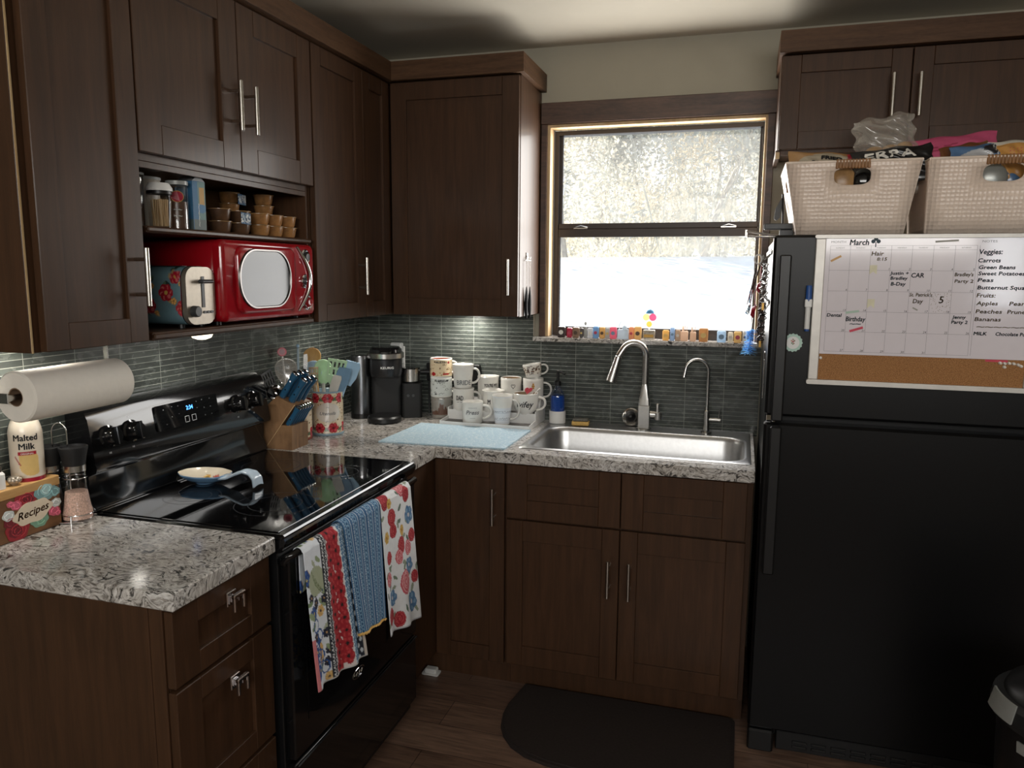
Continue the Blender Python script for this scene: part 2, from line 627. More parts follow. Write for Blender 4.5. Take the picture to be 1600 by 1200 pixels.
_G = {}
def glyphs(body, shear=0.0, bold=0.0):
    key = (body, shear, bold)
    if key not in _G:
        cu = bpy.data.curves.new('lettering_curve', 'FONT')
        cu.body = body
        cu.size = 1.0
        cu.shear = shear
        cu.offset = bold
        cu.resolution_u = 2
        ob = bpy.data.objects.new('lettering_curve', cu)
        COL.objects.link(ob)
        bpy.context.view_layer.update()
        me = ob.to_mesh()
        _G[key] = ([tuple(v.co) for v in me.vertices], [tuple(p.vertices) for p in me.polygons])
        ob.to_mesh_clear()
        bpy.data.objects.remove(ob)
        bpy.data.curves.remove(cu)
    return _G[key]

def tag(o, label, cat, group=None):
    o['label'] = label
    o['category'] = cat
    if group:
        o['group'] = group
    return o

def thing(name, label, cat, loc=(0, 0, 0), rz=0.0, group=None):
    o = bpy.data.objects.new(name, None)
    o.empty_display_size = 0.05
    COL.objects.link(o)
    o.location = loc
    o.rotation_euler = (0, 0, rz)
    return tag(o, label, cat, group)

def struct(name, mb, mat, parent=None, label=None, **kw):
    o = mb.build(name, mat, parent, **kw)
    if parent is None:
        o['kind'] = 'structure'
    if label:
        o['label'] = label
    return o

def copy_tree(o, parent=None):
    c = o.copy()
    COL.objects.link(c)
    if parent is not None:
        c.parent = parent
    for ch in list(o.children):
        copy_tree(ch, c)
    return c

def rrect(u0, v0, u1, v1, r, n=6):
    """rounded rectangle outline"""
    pts = []
    for (cx, cy, a0) in ((u1 - r, v1 - r, 0), (u0 + r, v1 - r, 90), (u0 + r, v0 + r, 180), (u1 - r, v0 + r, 270)):
        for k in range(n + 1):
            a = math.radians(a0 + 90 * k / n)
            pts.append((cx + r * math.cos(a), cy + r * math.sin(a)))
    return pts

def arc(cx, cy, r, a0, a1, n=12):
    return [(cx + r * math.cos(math.radians(a0 + (a1 - a0) * k / n)), cy + r * math.sin(math.radians(a0 + (a1 - a0) * k / n))) for k in range(n + 1)]

# ------------------------------------------------------------------ pattern painter (numpy canvas, metres)
class Paint:
    def __init__(s, w, h, ppm, base):
        s.w, s.h, s.k = w, h, ppm
        s.nx, s.ny = max(2, int(w * ppm)), max(2, int(h * ppm))
        s.a = np.empty((s.ny, s.nx, 3), dtype=np.float32)
        s.a[:] = lin(base)
        yy, xx = np.mgrid[0:s.ny, 0:s.nx]
        s.x = (xx + 0.5) / ppm
        s.y = (yy + 0.5) / ppm
    def _sub(s, x, y, r):
        x0, x1 = max(0, int((x - r) * s.k) - 1), min(s.nx, int((x + r) * s.k) + 2)
        y0, y1 = max(0, int((y - r) * s.k) - 1), min(s.ny, int((y + r) * s.k) + 2)
        return slice(y0, y1), slice(x0, x1)
    def disk(s, x, y, r, c, ry=None, rot=0.0):
        ry = r if ry is None else ry
        sl = s._sub(x, y, max(r, ry))
        dx, dy = s.x[sl] - x, s.y[sl] - y
        ca, sa = math.cos(rot), math.sin(rot)
        m = ((dx * ca + dy * sa) / r) ** 2 + ((-dx * sa + dy * ca) / ry) ** 2 <= 1
        s.a[sl][m] = lin(c)
    def ring(s, x, y, r, w, c):
        sl = s._sub(x, y, r)
        d = np.hypot(s.x[sl] - x, s.y[sl] - y)
        s.a[sl][(d <= r) & (d >= r - w)] = lin(c)
    def rect(s, x0, y0, x1, y1, c):
        m = (s.x >= x0) & (s.x <= x1) & (s.y >= y0) & (s.y <= y1)
        s.a[m] = lin(c)
    def line(s, pts, w, c):
        for (xa, ya), (xb, yb) in zip(pts[:-1], pts[1:]):
            n = max(1, int(math.hypot(xb - xa, yb - ya) * s.k * 1.5))
            for i in range(n + 1):
                t = i / n
                s.disk(xa + (xb - xa) * t, ya + (yb - ya) * t, w / 2, c)
    def flower(s, x, y, r, c, c2=None, cen=(40, 30, 24), n=5, rot=0.0):
        c2 = c2 or tuple(min(255, int(v * 1.25 + 20)) for v in c)
        for i in range(n):
            a = rot + 2 * PI * i / n
            s.disk(x + 0.55 * r * math.cos(a), y + 0.55 * r * math.sin(a), r * 0.52, c)
            s.disk(x + 0.62 * r * math.cos(a + 0.25), y + 0.62 * r * math.sin(a + 0.25), r * 0.26, c2)
        s.disk(x, y, r * 0.24, cen)
    def rose(s, x, y, r, c, c2):
        s.disk(x, y, r, c)
        for k, f in enumerate((0.86, 0.62, 0.38)):
            a = 1.3 * k
            s.ring(x + 0.08 * r * math.cos(a), y + 0.08 * r * math.sin(a), r * f, r * 0.09, c2)
        s.disk(x, y, r * 0.14, c2)
    def leaf(s, x, y, r, rot, c):
        s.disk(x, y, r, c, r * 0.42, rot)
    def at(s, u, v):
        j = min(s.ny - 1, max(0, int(v * s.ny)))
        i = min(s.nx - 1, max(0, int(u * s.nx)))
        return tuple(s.a[j, i])

# ================================================================== ROOM SHELL
XR, YF, ZC = 4.4, -5.2, 2.45
struct('floor', MB().box((-0.1, YF - 0.1, -0.05), (XR + 0.1, 0.1, 0.0)), FLOOR)
struct('ceiling', MB().box((-0.1, YF - 0.1, ZC), (XR + 0.1, 0.12, ZC + 0.06)), CEILP)
struct('wall_left', MB().box((-0.1, YF, 0), (0, 0.0, ZC)), WALLP)
struct('wall_right', MB().box((XR, YF, 0), (XR + 0.1, 0.0, ZC)), WALLP)
WX0, WX1, WZ0, WZ1 = 0.888, 1.752, 1.262, 2.144
struct('wall_back', MB().slab([-0.1, WX0, WX1, XR + 0.1], [0, WZ0, WZ1, ZC], lambda x, z: not (WX0 < x < WX1 and WZ0 < z < WZ1), 0.0, 0.12, lambda x, z, y: (x, y, z)), WALLP)
struct('wall_front', MB().slab([-0.1, 0.78, 3.42, 3.47, 3.77, XR + 0.1], [0, 1.28, 1.72, 1.96, 2.34, ZC], lambda x, z: not ((0.78 < x < 3.42 and 1.72 < z < 2.34) or (3.47 < x < 3.77 and 1.28 < z < 1.96)), YF - 0.1, YF, lambda x, z, y: (x, y, z)), WALLP)
# unseen high window made up around the rear fill, then the narrow reflected one
struct('added_window', MB().slab([0.78, 0.82, 2.08, 2.12, 3.38, 3.42], [1.72, 1.755, 2.305, 2.34], lambda x, z: x < 0.82 or x > 3.38 or z < 1.755 or z > 2.305 or 2.08 < x < 2.12, YF - 0.06, YF - 0.02, lambda x, z, y: (x, y, z)), WHITEP)
struct('window_3', MB().slab([3.47, 3.49, 3.75, 3.77], [1.28, 1.30, 1.94, 1.96], lambda x, z: x < 3.49 or x > 3.75 or z < 1.30 or z > 1.94, YF - 0.06, YF - 0.02, lambda x, z, y: (x, y, z)), WHITEP)

# strip-tile backsplash
struct('trim_1', MB().box((0.0005, -2.45, 0.90), (0.009, -0.0005, 1.385)), TILE_Y, label='grey strip-tile backsplash on the left wall')
struct('trim_2', MB().slab([0.009, 0.835, 1.768], [0.90, 1.256, 1.385], lambda x, z: x < 0.835 or z < 1.256, -0.009, -0.0005, lambda x, z, y: (x, y, z)), TILE_X, label='grey strip-tile backsplash under the window')
struct('trim_3', MB().box((0.836, -0.012, 1.2775), (0.8415, -0.0005, 1.366)), NICKEL, label='slim metal tile edge beside the window')

# window over the sink -------------------------------------------------
struct('trim_4', MB().box((0.862, -0.022, 2.145), (1.778, -0.0005, 2.229), 0.002), CASING, label='dark wooden head casing above the window')
struct('trim_5', MB().box((0.863, -0.020, 1.276), (0.889, -0.0005, 2.1445), 0.002), CASING, label='dark wooden casing left of the window')
struct('trim_6', MB().box((1.747, -0.020, 1.276), (1.775, -0.0005, 2.1445), 0.002), CASING, label='dark wooden casing right of the window')
jm = MB().box((0.8885, -0.012, 1.2765), (0.901, 0.058, 2.1435), 0.001).box((1.739, -0.012, 1.2765), (1.7515, 0.058, 2.1435), 0.001).box((0.901, -0.012, 2.131), (1.739, 0.058, 2.1435), 0.001)
struct('trim_7', jm, PINE, label='pale unfinished pine jamb lining the window')
struct('trim_8', MB().box((0.843, -0.048, 1.2565), (1.722, 0.10, 1.2755), 0.003), QUARTZ, label='speckled stone window sill')
w1 = bpy.data.objects.new('window_1', None)
COL.objects.link(w1)
w1.location = (1.32, 0.08, 1.2765)
w1['kind'] = 'structure'
GX0, GX1 = 0.921, 1.733
def wpart(n, m, mat, **k):
    return m.build(n, mat, w1, world=True, **k)
wpart('window_frame', MB().slab([0.902, 0.921, 1.733, 1.738], [1.2765, 1.301, 2.112, 2.130], lambda x, z: not (0.921 < x < 1.733 and 1.301 < z < 2.112), 0.060, 0.112, lambda x, z, y: (x, y, z)), BRONZE)
wpart('sash', MB().box((0.9215, 0.066, 1.728), (1.7325, 0.10, 1.751), 0.002).box((0.9215, 0.084, 1.752), (0.932, 0.10, 2.1115)).box((1.724, 0.084, 1.752), (1.7325, 0.10, 2.1115)), BRONZE)
wpart('sash', MB().box((0.9215, 0.060, 1.694), (1.7325, 0.084, 1.7275), 0.002).box((0.9215, 0.062, 1.3015), (0.930, 0.082, 1.694)).box((1.726, 0.062, 1.3015), (1.7325, 0.082, 1.694)).box((0.93, 0.062, 1.3015), (1.726, 0.082, 1.315)), BRONZE)
wpart('glass', MB().box((0.932, 0.090, 1.7512), (1.724, 0.093, 2.1115)), PANE)
wpart('glass', MB().box((0.930, 0.070, 1.3152), (1.726, 0.073, 1.6938)), PANE)
for x in (1.02, 1.62):
    wpart('latch', MB().box((x - 0.03, 0.05, 1.728), (x + 0.03, 0.066, 1.733), 0.001).tube([(x - 0.025, 0.054, 1.733), (x, 0.05, 1.741), (x + 0.03, 0.054, 1.734)], 0.0022, 6), NICKEL)

# ------------------------------------------------------------------ outside the window
def yard_z(y):
    return -0.55 + max(0.0, min(1.0, (y - 1.5) / 9.0)) ** 1.15 * 2.45
GRND = M('dry_winter_lawn', (246, 242, 230), 0.9, var=0.10, scale=2.5)
yd = MB().grid(lambda u, v: (-14 + 32 * u, 0.13 + 29 * v, yard_z(0.13 + 29 * v) + 0.08 * math.sin(5 * u + 9 * v) * min(1, v * 3)), 30, 40)
struct('yard_ground', yd, GRND)

BARK = M('pale_grey_bark', (176, 168, 154), 0.8, var=0.25, scale=12)
def leaf_mat(name, c):
    g = NT(name)
    df = g.n('BsdfDiffuse')
    tl = g.n('BsdfTranslucent')
    n = g.noise(g.coord(), 3.0, 2)
    base = lin(c)
    col = g.ramp(n, [(0.3, tuple(x * 0.7 for x in base)), (0.7, tuple(min(1, x * 1.25) for x in base))])
    g.link(col, df.inputs[0])
    g.link(col, tl.inputs[0])
    mx = g.n('MixShader')
    mx.inputs[0].default_value = 0.5
    g.link(df.outputs[0], mx.inputs[1])
    g.link(tl.outputs[0], mx.inputs[2])
    g.link(mx.outputs[0], g.o.inputs['Surface'])
    return g.m
LEAFA = leaf_mat('dry_tan_leaves', (230, 220, 196))
LEAFB = leaf_mat('grey_green_leaves', (190, 190, 178))
rt = random.Random(3)
def tree(x, y, h, mat, label, nleaf, spread, R=1.4):
    z0 = yard_z(y) - 0.05
    t = thing('tree', label, 'tree', (x, y, z0), 0, 'trees beyond the window')
    tr = MB()
    tips = []
    def branch(p, d, ln, r, lv):
        pts, rr = [p], [r]
        q, dd = Vector(p), Vector(d)
        for k in range(4):
            dd = (dd + Vector((rt.uniform(-.25, .25), rt.uniform(-.25, .25), rt.uniform(-.05, .2)))).normalized()
            q = q + dd * ln / 4
            pts.append(tuple(q))
            rr.append(r * (1 - 0.18 * (k + 1)))
        tr.tube(pts, rr, 5)
        if lv == 0:
            tips.extend(pts[1:])
            return
        for k in range(4 if lv > 1 else 5):
            a = rt.uniform(0, 2 * PI)
            nd = (dd * 0.55 + Vector((math.cos(a), math.sin(a), rt.uniform(-0.1, 0.7)))).normalized()
            branch(pts[rt.randint(2, 4)], nd, ln * rt.uniform(0.5, 0.72), r * 0.45, lv - 1)
    branch((0, 0, 0), (0, 0, 1), h * 0.5, h * 0.014, 3)
    def sq(p):
        l = math.hypot(p[0], p[1])
        k = R * math.tanh(l / R) / l if l > 1e-6 else 1.0
        return (p[0] * k, p[1] * k, p[2])
    tr.v = [sq(p) for p in tr.v]
    tr.build('trunk', BARK, t)
    vs, fs = [], []
    for k in range(int(nleaf * 1.2)):
        c = Vector(rt.choice(tips)) + Vector((rt.gauss(0, spread), rt.gauss(0, spread), rt.gauss(0, spread * 0.8)))
        if c.z < 0.05:
            c.z = rt.uniform(0.05, 0.6)
        e1 = Vector((rt.gauss(0, 1), rt.gauss(0, 1), rt.gauss(0, 1))).normalized()
        e2 = e1.orthogonal().normalized()
        s = rt.uniform(0.03, 0.075)
        n = len(vs)
        c = Vector(sq(c)) * 1.0
        vs += [c + e1 * s, c + e2 * s * 0.55, c - e1 * s, c - e2 * s * 0.55]
        fs.append((n, n + 1, n + 2, n + 3))
    MB().add(vs, fs).build('foliage', mat, t, smooth=0)
TREES = [(-1.75, 11.9, 4.6, LEAFA, 6000, .42, 1.25, 'tan dry-leaved tree beyond the window, left in the upper pane'),
         (0.95, 11.9, 4.9, LEAFB, 5200, .42, 1.25, 'pale grey-green tree beyond the window, right of the tan tree'),
         (-0.45, 14.7, 5.6, LEAFB, 6000, .5, 1.35, 'grey-green tree showing between the two nearest trees'),
         (2.55, 14.7, 5.6, LEAFA, 6000, .5, 1.35, 'tan tree at the far right of the upper pane'),
         (1.0, 17.7, 6.2, LEAFA, 7000, .55, 1.45, 'tall tan tree behind the pale grey-green one'),
         (-2.2, 17.7, 6.2, LEAFB, 7000, .55, 1.45, 'tall grey-green tree behind the left tan tree'),
         (2.6, 20.9, 7.0, LEAFB, 7000, .6, 1.5, 'farthest grey-green tree at the right beyond the window'),
         (-0.7, 20.9, 7.0, LEAFA, 7000, .6, 1.5, 'farthest tan tree in the middle beyond the window')]
for (x, y, h, m_, nl, sp, R_, lb) in TREES:
    tree(x, y, h, m_, lb, nl, sp, R_)
# dry brush that fills the slope between and behind the trees
def brush(name, label, mat, seed, n, y0, y1, zmax, smin, smax):
    rb = random.Random(seed)
    vs, fs = [], []
    for k in range(n // 90):
        cy = rb.uniform(y0, y1)
        cx = rb.uniform(-4.2, 4.8)
        cz = yard_z(cy) + 0.15 + zmax * rb.random() ** 1.25 * (0.70 + 0.30 * math.sin(1.3 * cx - 0.9))
        for q in range(90):
            c = Vector((cx + rb.gauss(0, .33), cy + rb.gauss(0, .3), cz + rb.gauss(0, .30)))
            c.z = max(c.z, yard_z(c.y) + 0.03)
            e1 = Vector((rb.gauss(0, 1), rb.gauss(0, .6), rb.gauss(0, 1))).normalized()
            e2 = e1.orthogonal().normalized()
            s = rb.uniform(smin, smax)
            m = len(vs)
            vs += [c + e1 * s, c + e2 * s * 0.5, c - e1 * s, c - e2 * s * 0.5]
            fs.append((m, m + 1, m + 2, m + 3))
        if k % 3 == 0:
            p = Vector((cx, cy, yard_z(cy)))
            for q in range(3):
                t = Vector((cx + rb.gauss(0, .5), cy + rb.gauss(0, .3), cz + rb.uniform(0, .6)))
                w = Vector((0.012, 0, 0))
                m = len(vs)
                vs += [p - w, p + w, t + w * .3, t - w * .3]
                fs.append((m, m + 1, m + 2, m + 3))
    o = MB().add(vs, fs).build(name, mat, smooth=0)
    o['kind'] = 'stuff'
    return tag(o, label, 'brush')
brush('dry_brush', 'tan dry brush covering the slope beyond the window', LEAFA, 61, 12500, 10.6, 22.0, 4.6, 0.03, 0.08)
brush('grey_brush', 'grey-green brush covering the slope beyond the window', LEAFB, 62, 15000, 10.8, 23.0, 4.4, 0.03, 0.08)

# ================================================================== CABINETS
def FX(x0):            # front facing +x : u = y, v = z, d = outward
    return lambda u, v, d: (x0 + d, u, v)
def FY(y0):            # front facing -y : u = x, v = z
    return lambda u, v, d: (u, y0 - d, v)
def fbox(mb, fn, u0, v0, u1, v1, d0, d1, bev=0.0, mi=0):
    return mb.box(fn(u0, v0, d0), fn(u1, v1, d1), bev, mi)
def shaker(name, parent, fn, u0, v0, u1, v1, stile=0.057, rail=0.057, th=0.02, label=None):
    m = MB()
    g = 0.0004
    fbox(m, fn, u0, v0, u0 + stile, v1, 0, th, 0.0016)
    fbox(m, fn, u1 - stile, v0, u1, v1, 0, th, 0.0016)
    fbox(m, fn, u0 + stile + g, v0, u1 - stile - g, v0 + rail, 0, th, 0.0012)
    fbox(m, fn, u0 + stile + g, v1 - rail, u1 - stile - g, v1, 0, th, 0.0012)
    fbox(m, fn, u0 + stile * 0.8, v0 + rail * 0.8, u1 - stile * 0.8, v1 - rail * 0.8, 0.003, th - 0.009)
    return m.build(name, CAB, parent, world=True, label=label)
def bar_pull(parent, fn, u, v0, v1, name='handle'):
    m = MB()
    d = 0.034
    m.cyl(fn(u, v0, d + 0.02), fn(u, v1, d + 0.02), 0.006, seg=14, bev=0.001)
    L_ = v1 - v0
    for v in (v0 + L_ * 0.2, v1 - L_ * 0.2):
        m.cyl(fn(u, v, 0.0195), fn(u, v, d + 0.018), 0.0045, seg=10)
    return m.build(name, NICKEL, parent, world=True)

ZU, ZT = 1.372, 2.272
UL = 'tall dark wooden wall cabinet'
# near left wall cabinet
c = thing('wall_cabinet', 'dark wooden wall cabinet above the paper towel roll, nearest on the left wall', 'cabinet', (0.16, -1.81, ZU), 0, 'wall cabinets')
MB().box((0.001, -1.961, ZU), (0.3045, -1.659, ZT), 0.0015).build('carcass', CAB, c, world=True)
MB().box((0.3048, -1.9605, ZU), (0.3068, -1.957, ZT)).build('edge_glint', PINE, c, world=True, label='thin pale strip painting the glint on the front edge')  # pale strip stands in for the specular highlight along the panel edge
d = shaker('door', c, FX(0.3075), -1.943, ZU + 0.002, -1.660, ZT - 0.004)
bar_pull(d, FX(0.3075), -1.691, 1.459, 1.594)

# cabinet with the open shelf and microwave bay
c = thing('microwave_cabinet', 'dark wooden wall cabinet with two doors over an open shelf and microwave bay', 'cabinet', (0.16, -1.277, ZU), 0, 'wall cabinets')
m = MB()
Y0, Y1 = -1.657, -0.897
m.box((0.001, Y0, ZU), (0.305, Y0 + 0.018, ZT), 0.001)
m.box((0.001, Y1 - 0.018, ZU), (0.305, Y1, ZT), 0.001)
m.box((0.001, Y0 + 0.0185, 1.800), (0.305, Y1 - 0.0185, 1.818), 0.001)
m.box((0.02, Y0 + 0.0185, 1.8185), (0.304, Y1 - 0.0185, ZT), 0.001)
m.box((0.30, Y0 + 0.0185, 1.784), (0.306, Y1 - 0.0185, 1.7995), 0.001)
m.build('carcass', CAB, c, world=True)
m = MB().box((0.001, Y0 + 0.0185, ZU + 0.02), (0.010, Y1 - 0.0185, 1.7995)).box((0.0105, Y0 + 0.0185, 1.735), (0.03, Y1 - 0.0185, 1.798), 0.001)
m.build('back_panel', CABIN, c, world=True, label='lighter brown inner back with a nailing strip')
MB().box((0.011, Y0 + 0.019, 1.632), (0.318, Y1 - 0.019, 1.648), 0.002).box((0.3125, Y0 + 0.019, 1.634), (0.324, Y1 - 0.019, 1.646), 0.003).build('shelf', CAB, c, world=True)
MB().box((0.0105, Y0 + 0.019, ZU), (0.318, Y1 - 0.019, ZU + 0.020), 0.002).box((0.310, Y0 + 0.019, ZU + 0.003), (0.325, Y1 - 0.019, ZU + 0.017), 0.003).build('bottom_shelf', CAB, c, world=True)
d = shaker('door', c, FX(0.3075), Y0 + 0.003, 1.818, -1.274, ZT - 0.004, stile=0.075, rail=0.07)
bar_pull(d, FX(0.3075), -1.310, 1.920, 2.052)
d = shaker('door', c, FX(0.3075), -1.271, 1.818, Y1 - 0.003, ZT - 0.004, stile=0.075, rail=0.07)
bar_pull(d, FX(0.3075), -1.241, 1.919, 2.050)

# corner cabinet on the left wall
c = thing('wall_cabinet', 'dark wooden wall cabinet between the microwave bay and the inner corner', 'cabinet', (0.16, -0.6, ZU), 0, 'wall cabinets')
MB().box((0.001, -0.8955, ZU), (0.3065, -0.001, ZT), 0.001).build('carcass', CAB, c, world=True)
d = shaker('door', c, FX(0.3075), -0.892, ZU + 0.002, -0.551, ZT - 0.004)
bar_pull(d, FX(0.3075), -0.604, 1.459, 1.595)
shaker('filler_panel', c, FX(0.3075), -0.548, ZU + 0.002, -0.331, ZT - 0.004)

# cabinet left of the window
c = thing('wall_cabinet', 'dark wooden wall cabinet directly left of the window, one wide door', 'cabinet', (0.6, -0.155, ZU), 0, 'wall cabinets')
MB().box((0.3285, -0.3065, ZU), (0.859, -0.001, ZT), 0.001).build('carcass', CAB, c, world=True)
d = shaker('door', c, FY(-0.3075), 0.333, ZU + 0.002, 0.857, ZT - 0.004, stile=0.066, rail=0.066)
bar_pull(d, FY(-0.3075), 0.826, 1.457, 1.594)

# crown boards
cr = MB()
zb, zc2 = 2.2735, 2.344
cr.box((0.001, -1.985, zb), (0.349, -1.9625, zc2), 0.001)
cr.box((0.330, -1.9622, zb), (0.349, -0.349, zc2), 0.001)
cr.box((0.3305, -0.3485, zb), (0.880, -0.3295, zc2), 0.001)
cr.box((0.861, -0.3292, zb), (0.880, -0.001, zc2), 0.001)
cr.box((0.002, -1.962, zb), (0.3295, -0.30, zb + 0.012))
cr.box((0.002, -0.2995, zb), (0.8605, -0.001, zb + 0.012))
struct('trim_9', cr, CABH, label='flat wooden crown board around the left and corner cabinets')

# cabinet over the refrigerator
c = thing('wall_cabinet', 'dark wooden two-door cabinet above the refrigerator and baskets', 'cabinet', (2.18, -0.155, 1.962), 0, 'wall cabinets')
m = MB().box((1.776, -0.3065, 1.966), (2.585, -0.001, ZT), 0.001).box((1.772, -0.30, 1.945), (1.786, -0.004, 1.9655), 0.001).box((1.7865, -0.300, 1.950), (2.58, -0.280, 1.9655), 0.001)
m.build('carcass', CAB, c, world=True)
MB().box((1.7715, -0.314, 1.936), (1.785, -0.3075, 1.958), 0.001).build('light_rail_block', PINE, c, world=True, label='small pale wood block under the left corner')
d = shaker('door', c, FY(-0.3075), 1.779, 1.964, 2.1735, ZT - 0.004, stile=0.06)
bar_pull(d, FY(-0.3075), 2.119, 2.050, 2.186)
d = shaker('door', c, FY(-0.3075), 2.1775, 1.964, 2.583, ZT - 0.004, stile=0.06)
bar_pull(d, FY(-0.3075), 2.198, 2.048, 2.184)
struct('trim_10', MB().box((1.768, -0.349, zb), (2.60, -0.330, zc2), 0.001).box((1.768, -0.3295, zb), (1.787, -0.001, zc2), 0.001).box((1.788, -0.329, zb), (2.60, -0.001, zb + 0.012)), CABH, label='flat wooden crown board above the refrigerator cabinet')

# base drawer cabinet, near left
c = thing('drawer_cabinet', 'dark wooden drawer cabinet under the near stone counter', 'cabinet', (0.3, -1.815, 0), 0, 'base cabinets')
m = MB().box((0.001, -1.975, 0.10), (0.611, -1.651, 0.874), 0.001).box((0.001, -1.985, 0.0), (0.575, -1.9755, 0.874), 0.001).box((0.578, -1.987, 0.0), (0.611, -1.9755, 0.874), 0.0015).box((0.02, -1.97, 0), (0.55, -1.66, 0.0995))
m.build('carcass', CAB, c, world=True)
def sq_knob(parent, y, z):
    k = MB()
    k.box((0.6325, y - 0.016, z - 0.016), (0.638, y + 0.016, z + 0.016), 0.0015)
    k.box((0.638, y - 0.007, z - 0.007), (0.652, y + 0.007, z + 0.007), 0.001)
    k.box((0.650, y - 0.020, z + 0.006), (0.660, y + 0.020, z + 0.016), 0.002)
    k.box((0.652, y - 0.020, z - 0.024), (0.660, y - 0.012, z + 0.012), 0.002)
    k.box((0.652, y + 0.012, z - 0.024), (0.660, y + 0.020, z + 0.012), 0.002)
    k.build('knob', CHROME, parent, world=True)
for (z0, z1, zk) in ((0.704, 0.868, 0.826), (0.412, 0.694, 0.630), (0.112, 0.402, 0.335)):
    d = shaker('drawer', c, FX(0.612), -1.983, z0, -1.656, z1, stile=0.075, rail=0.05)
    sq_knob(d, -1.805, zk)

# corner base cabinet
c = thing('base_cabinet', 'narrow dark wooden base cabinet in the corner beside the range', 'cabinet', (0.6, -0.5, 0), 0, 'base cabinets')
m = MB().box((0.02, -0.868, 0.10), (0.611, -0.6115, 0.874), 0.001).box((0.02, -0.611, 0.10), (0.908, -0.002, 0.874), 0.001).box((0.05, -0.865, 0.0), (0.56, -0.56, 0.0995)).box((0.0505, -0.5595, 0.0), (0.9085, -0.01, 0.0995))
m.build('carcass', CAB, c, world=True)
MB().box((0.6115, -0.868, 0.108), (0.632, -0.633, 0.868), 0.001).build('filler_panel', CAB, c, world=True)
d = shaker('door', c, FY(-0.6115), 0.636, 0.110, 0.903, 0.868)
bar_pull(d, FY(-0.6115), 0.867, 0.645, 0.781)

# sink base cabinet
c = thing('sink_cabinet', 'dark wooden sink base cabinet with two doors and two false drawer fronts', 'cabinet', (1.32, -0.3, 0), 0, 'base cabinets')
m = MB().box((0.910, -0.611, 0.10), (1.752, -0.592, 0.874), 0.001).box((0.910, -0.5915, 0.10), (0.926, -0.01, 0.874)).box((1.736, -0.5915, 0.10), (1.752, -0.01, 0.874)).box((0.9265, -0.5915, 0.10), (1.7355, -0.01, 0.118)).box((0.9095, -0.56, 0.0), (1.752, -0.545, 0.0995))
m.build('carcass', CAB, c, world=True)
shaker('false_drawer_front', c, FY(-0.6115), 0.912, 0.672, 1.319, 0.868, stile=0.075, rail=0.068)
shaker('false_drawer_front', c, FY(-0.6115), 1.3225, 0.672, 1.733, 0.868, stile=0.075, rail=0.068)
d = shaker('door', c, FY(-0.6115), 0.912, 0.112, 1.319, 0.664, stile=0.06, rail=0.075)
bar_pull(d, FY(-0.6115), 1.2865, 0.428, 0.562)
d = shaker('door', c, FY(-0.6115), 1.3225, 0.112, 1.735, 0.664, stile=0.06, rail=0.075)
bar_pull(d, FY(-0.6115), 1.359, 0.427, 0.562)

# ------------------------------------------------------------------ counters
CT0, CT1 = 0.875, 0.914
o = MB().box((0.010, -1.993, CT0), (0.645, -1.6455, CT1), 0.003).build('countertop', QUARTZ)
tag(o, 'short grey swirled stone countertop left of the range', 'countertop', 'stone countertops')
SX0, SX1, SY0, SY1 = 0.958, 1.716, -0.548, -0.155
o = MB().slab([0.010, 0.645, SX0 - 0.004, SX1 + 0.004, 1.753], [-0.868, -0.645, SY0 - 0.004, SY1 + 0.004, -0.010],
              lambda x, y: (x < 0.645 if y < -0.645 else True) and not (SX0 - 0.004 < x < SX1 + 0.004 and SY0 - 0.004 < y < SY1 + 0.004), CT0, CT1).build('countertop', QUARTZ)
tag(o, 'L-shaped grey swirled stone countertop running under the mugs and sink', 'countertop', 'stone countertops')

# sink ---------------------------------------------------------------
c = thing('kitchen_sink', 'long stainless drop-in sink under the window', 'sink', (1.337, -0.35, CT1))
m = MB()
def ring(o, r, z):
    return [(x, y, z) for x, y in rrect(SX0 - o, SY0 - o, SX1 + o, SY1 + o, r, 8)]
rings = []
outer = rrect(0.932, -0.572, 1.742, -0.030, 0.02, 8)
rings.append([(x, y, 0.9142) for x, y in outer])
rings.append([(x, y, 0.9172) for x, y in rrect(0.935, -0.569, 1.739, -0.033, 0.018, 8)])
rings.append(ring(0.016, 0.09, 0.9172))
rings.append(ring(0.012, 0.088, 0.9195))
rings.append(ring(0.006, 0.082, 0.9190))
rings.append(ring(0.0, 0.076, 0.914))
rings.append(ring(-0.006, 0.07, 0.90))
rings.append(ring(-0.012, 0.068, 0.80))
rings.append(ring(-0.022, 0.06, 0.745))
rings.append(ring(-0.05, 0.05, 0.732))
n = len(outer)
vs = [p for r in rings for p in r]
fs = [(i * n + k, i * n + (k + 1) % n, (i + 1) * n + (k + 1) % n, (i + 1) * n + k) for i in range(len(rings) - 1) for k in range(n)]
fs.append(tuple((len(rings) - 1) * n + k for k in range(n)))
m.add(vs, fs)
m.build('basin', STEELR, c, world=True, smooth=50)
MB().lathe([(0, 0.7335), (0.045, 0.7335), (0.045, 0.738), (0.036, 0.738), (0.03, 0.735), (0, 0.735)], (1.337, -0.35, 0), 24).build('drain', CHROME, c, world=True)

# ------------------------------------------------------------------ kitchen faucet
c = thing('faucet', 'tall gooseneck pull-down faucet in brushed nickel behind the sink', 'faucet', (1.327, -0.085, 0.9172))
m = MB()
m.box((-0.024, -0.021, 0), (0.024, 0.021, 0.10), 0.003)
m.lathe([(0.030, 0.0), (0.030, 0.003), (0.026, 0.005)], (0, 0, 0), 24)
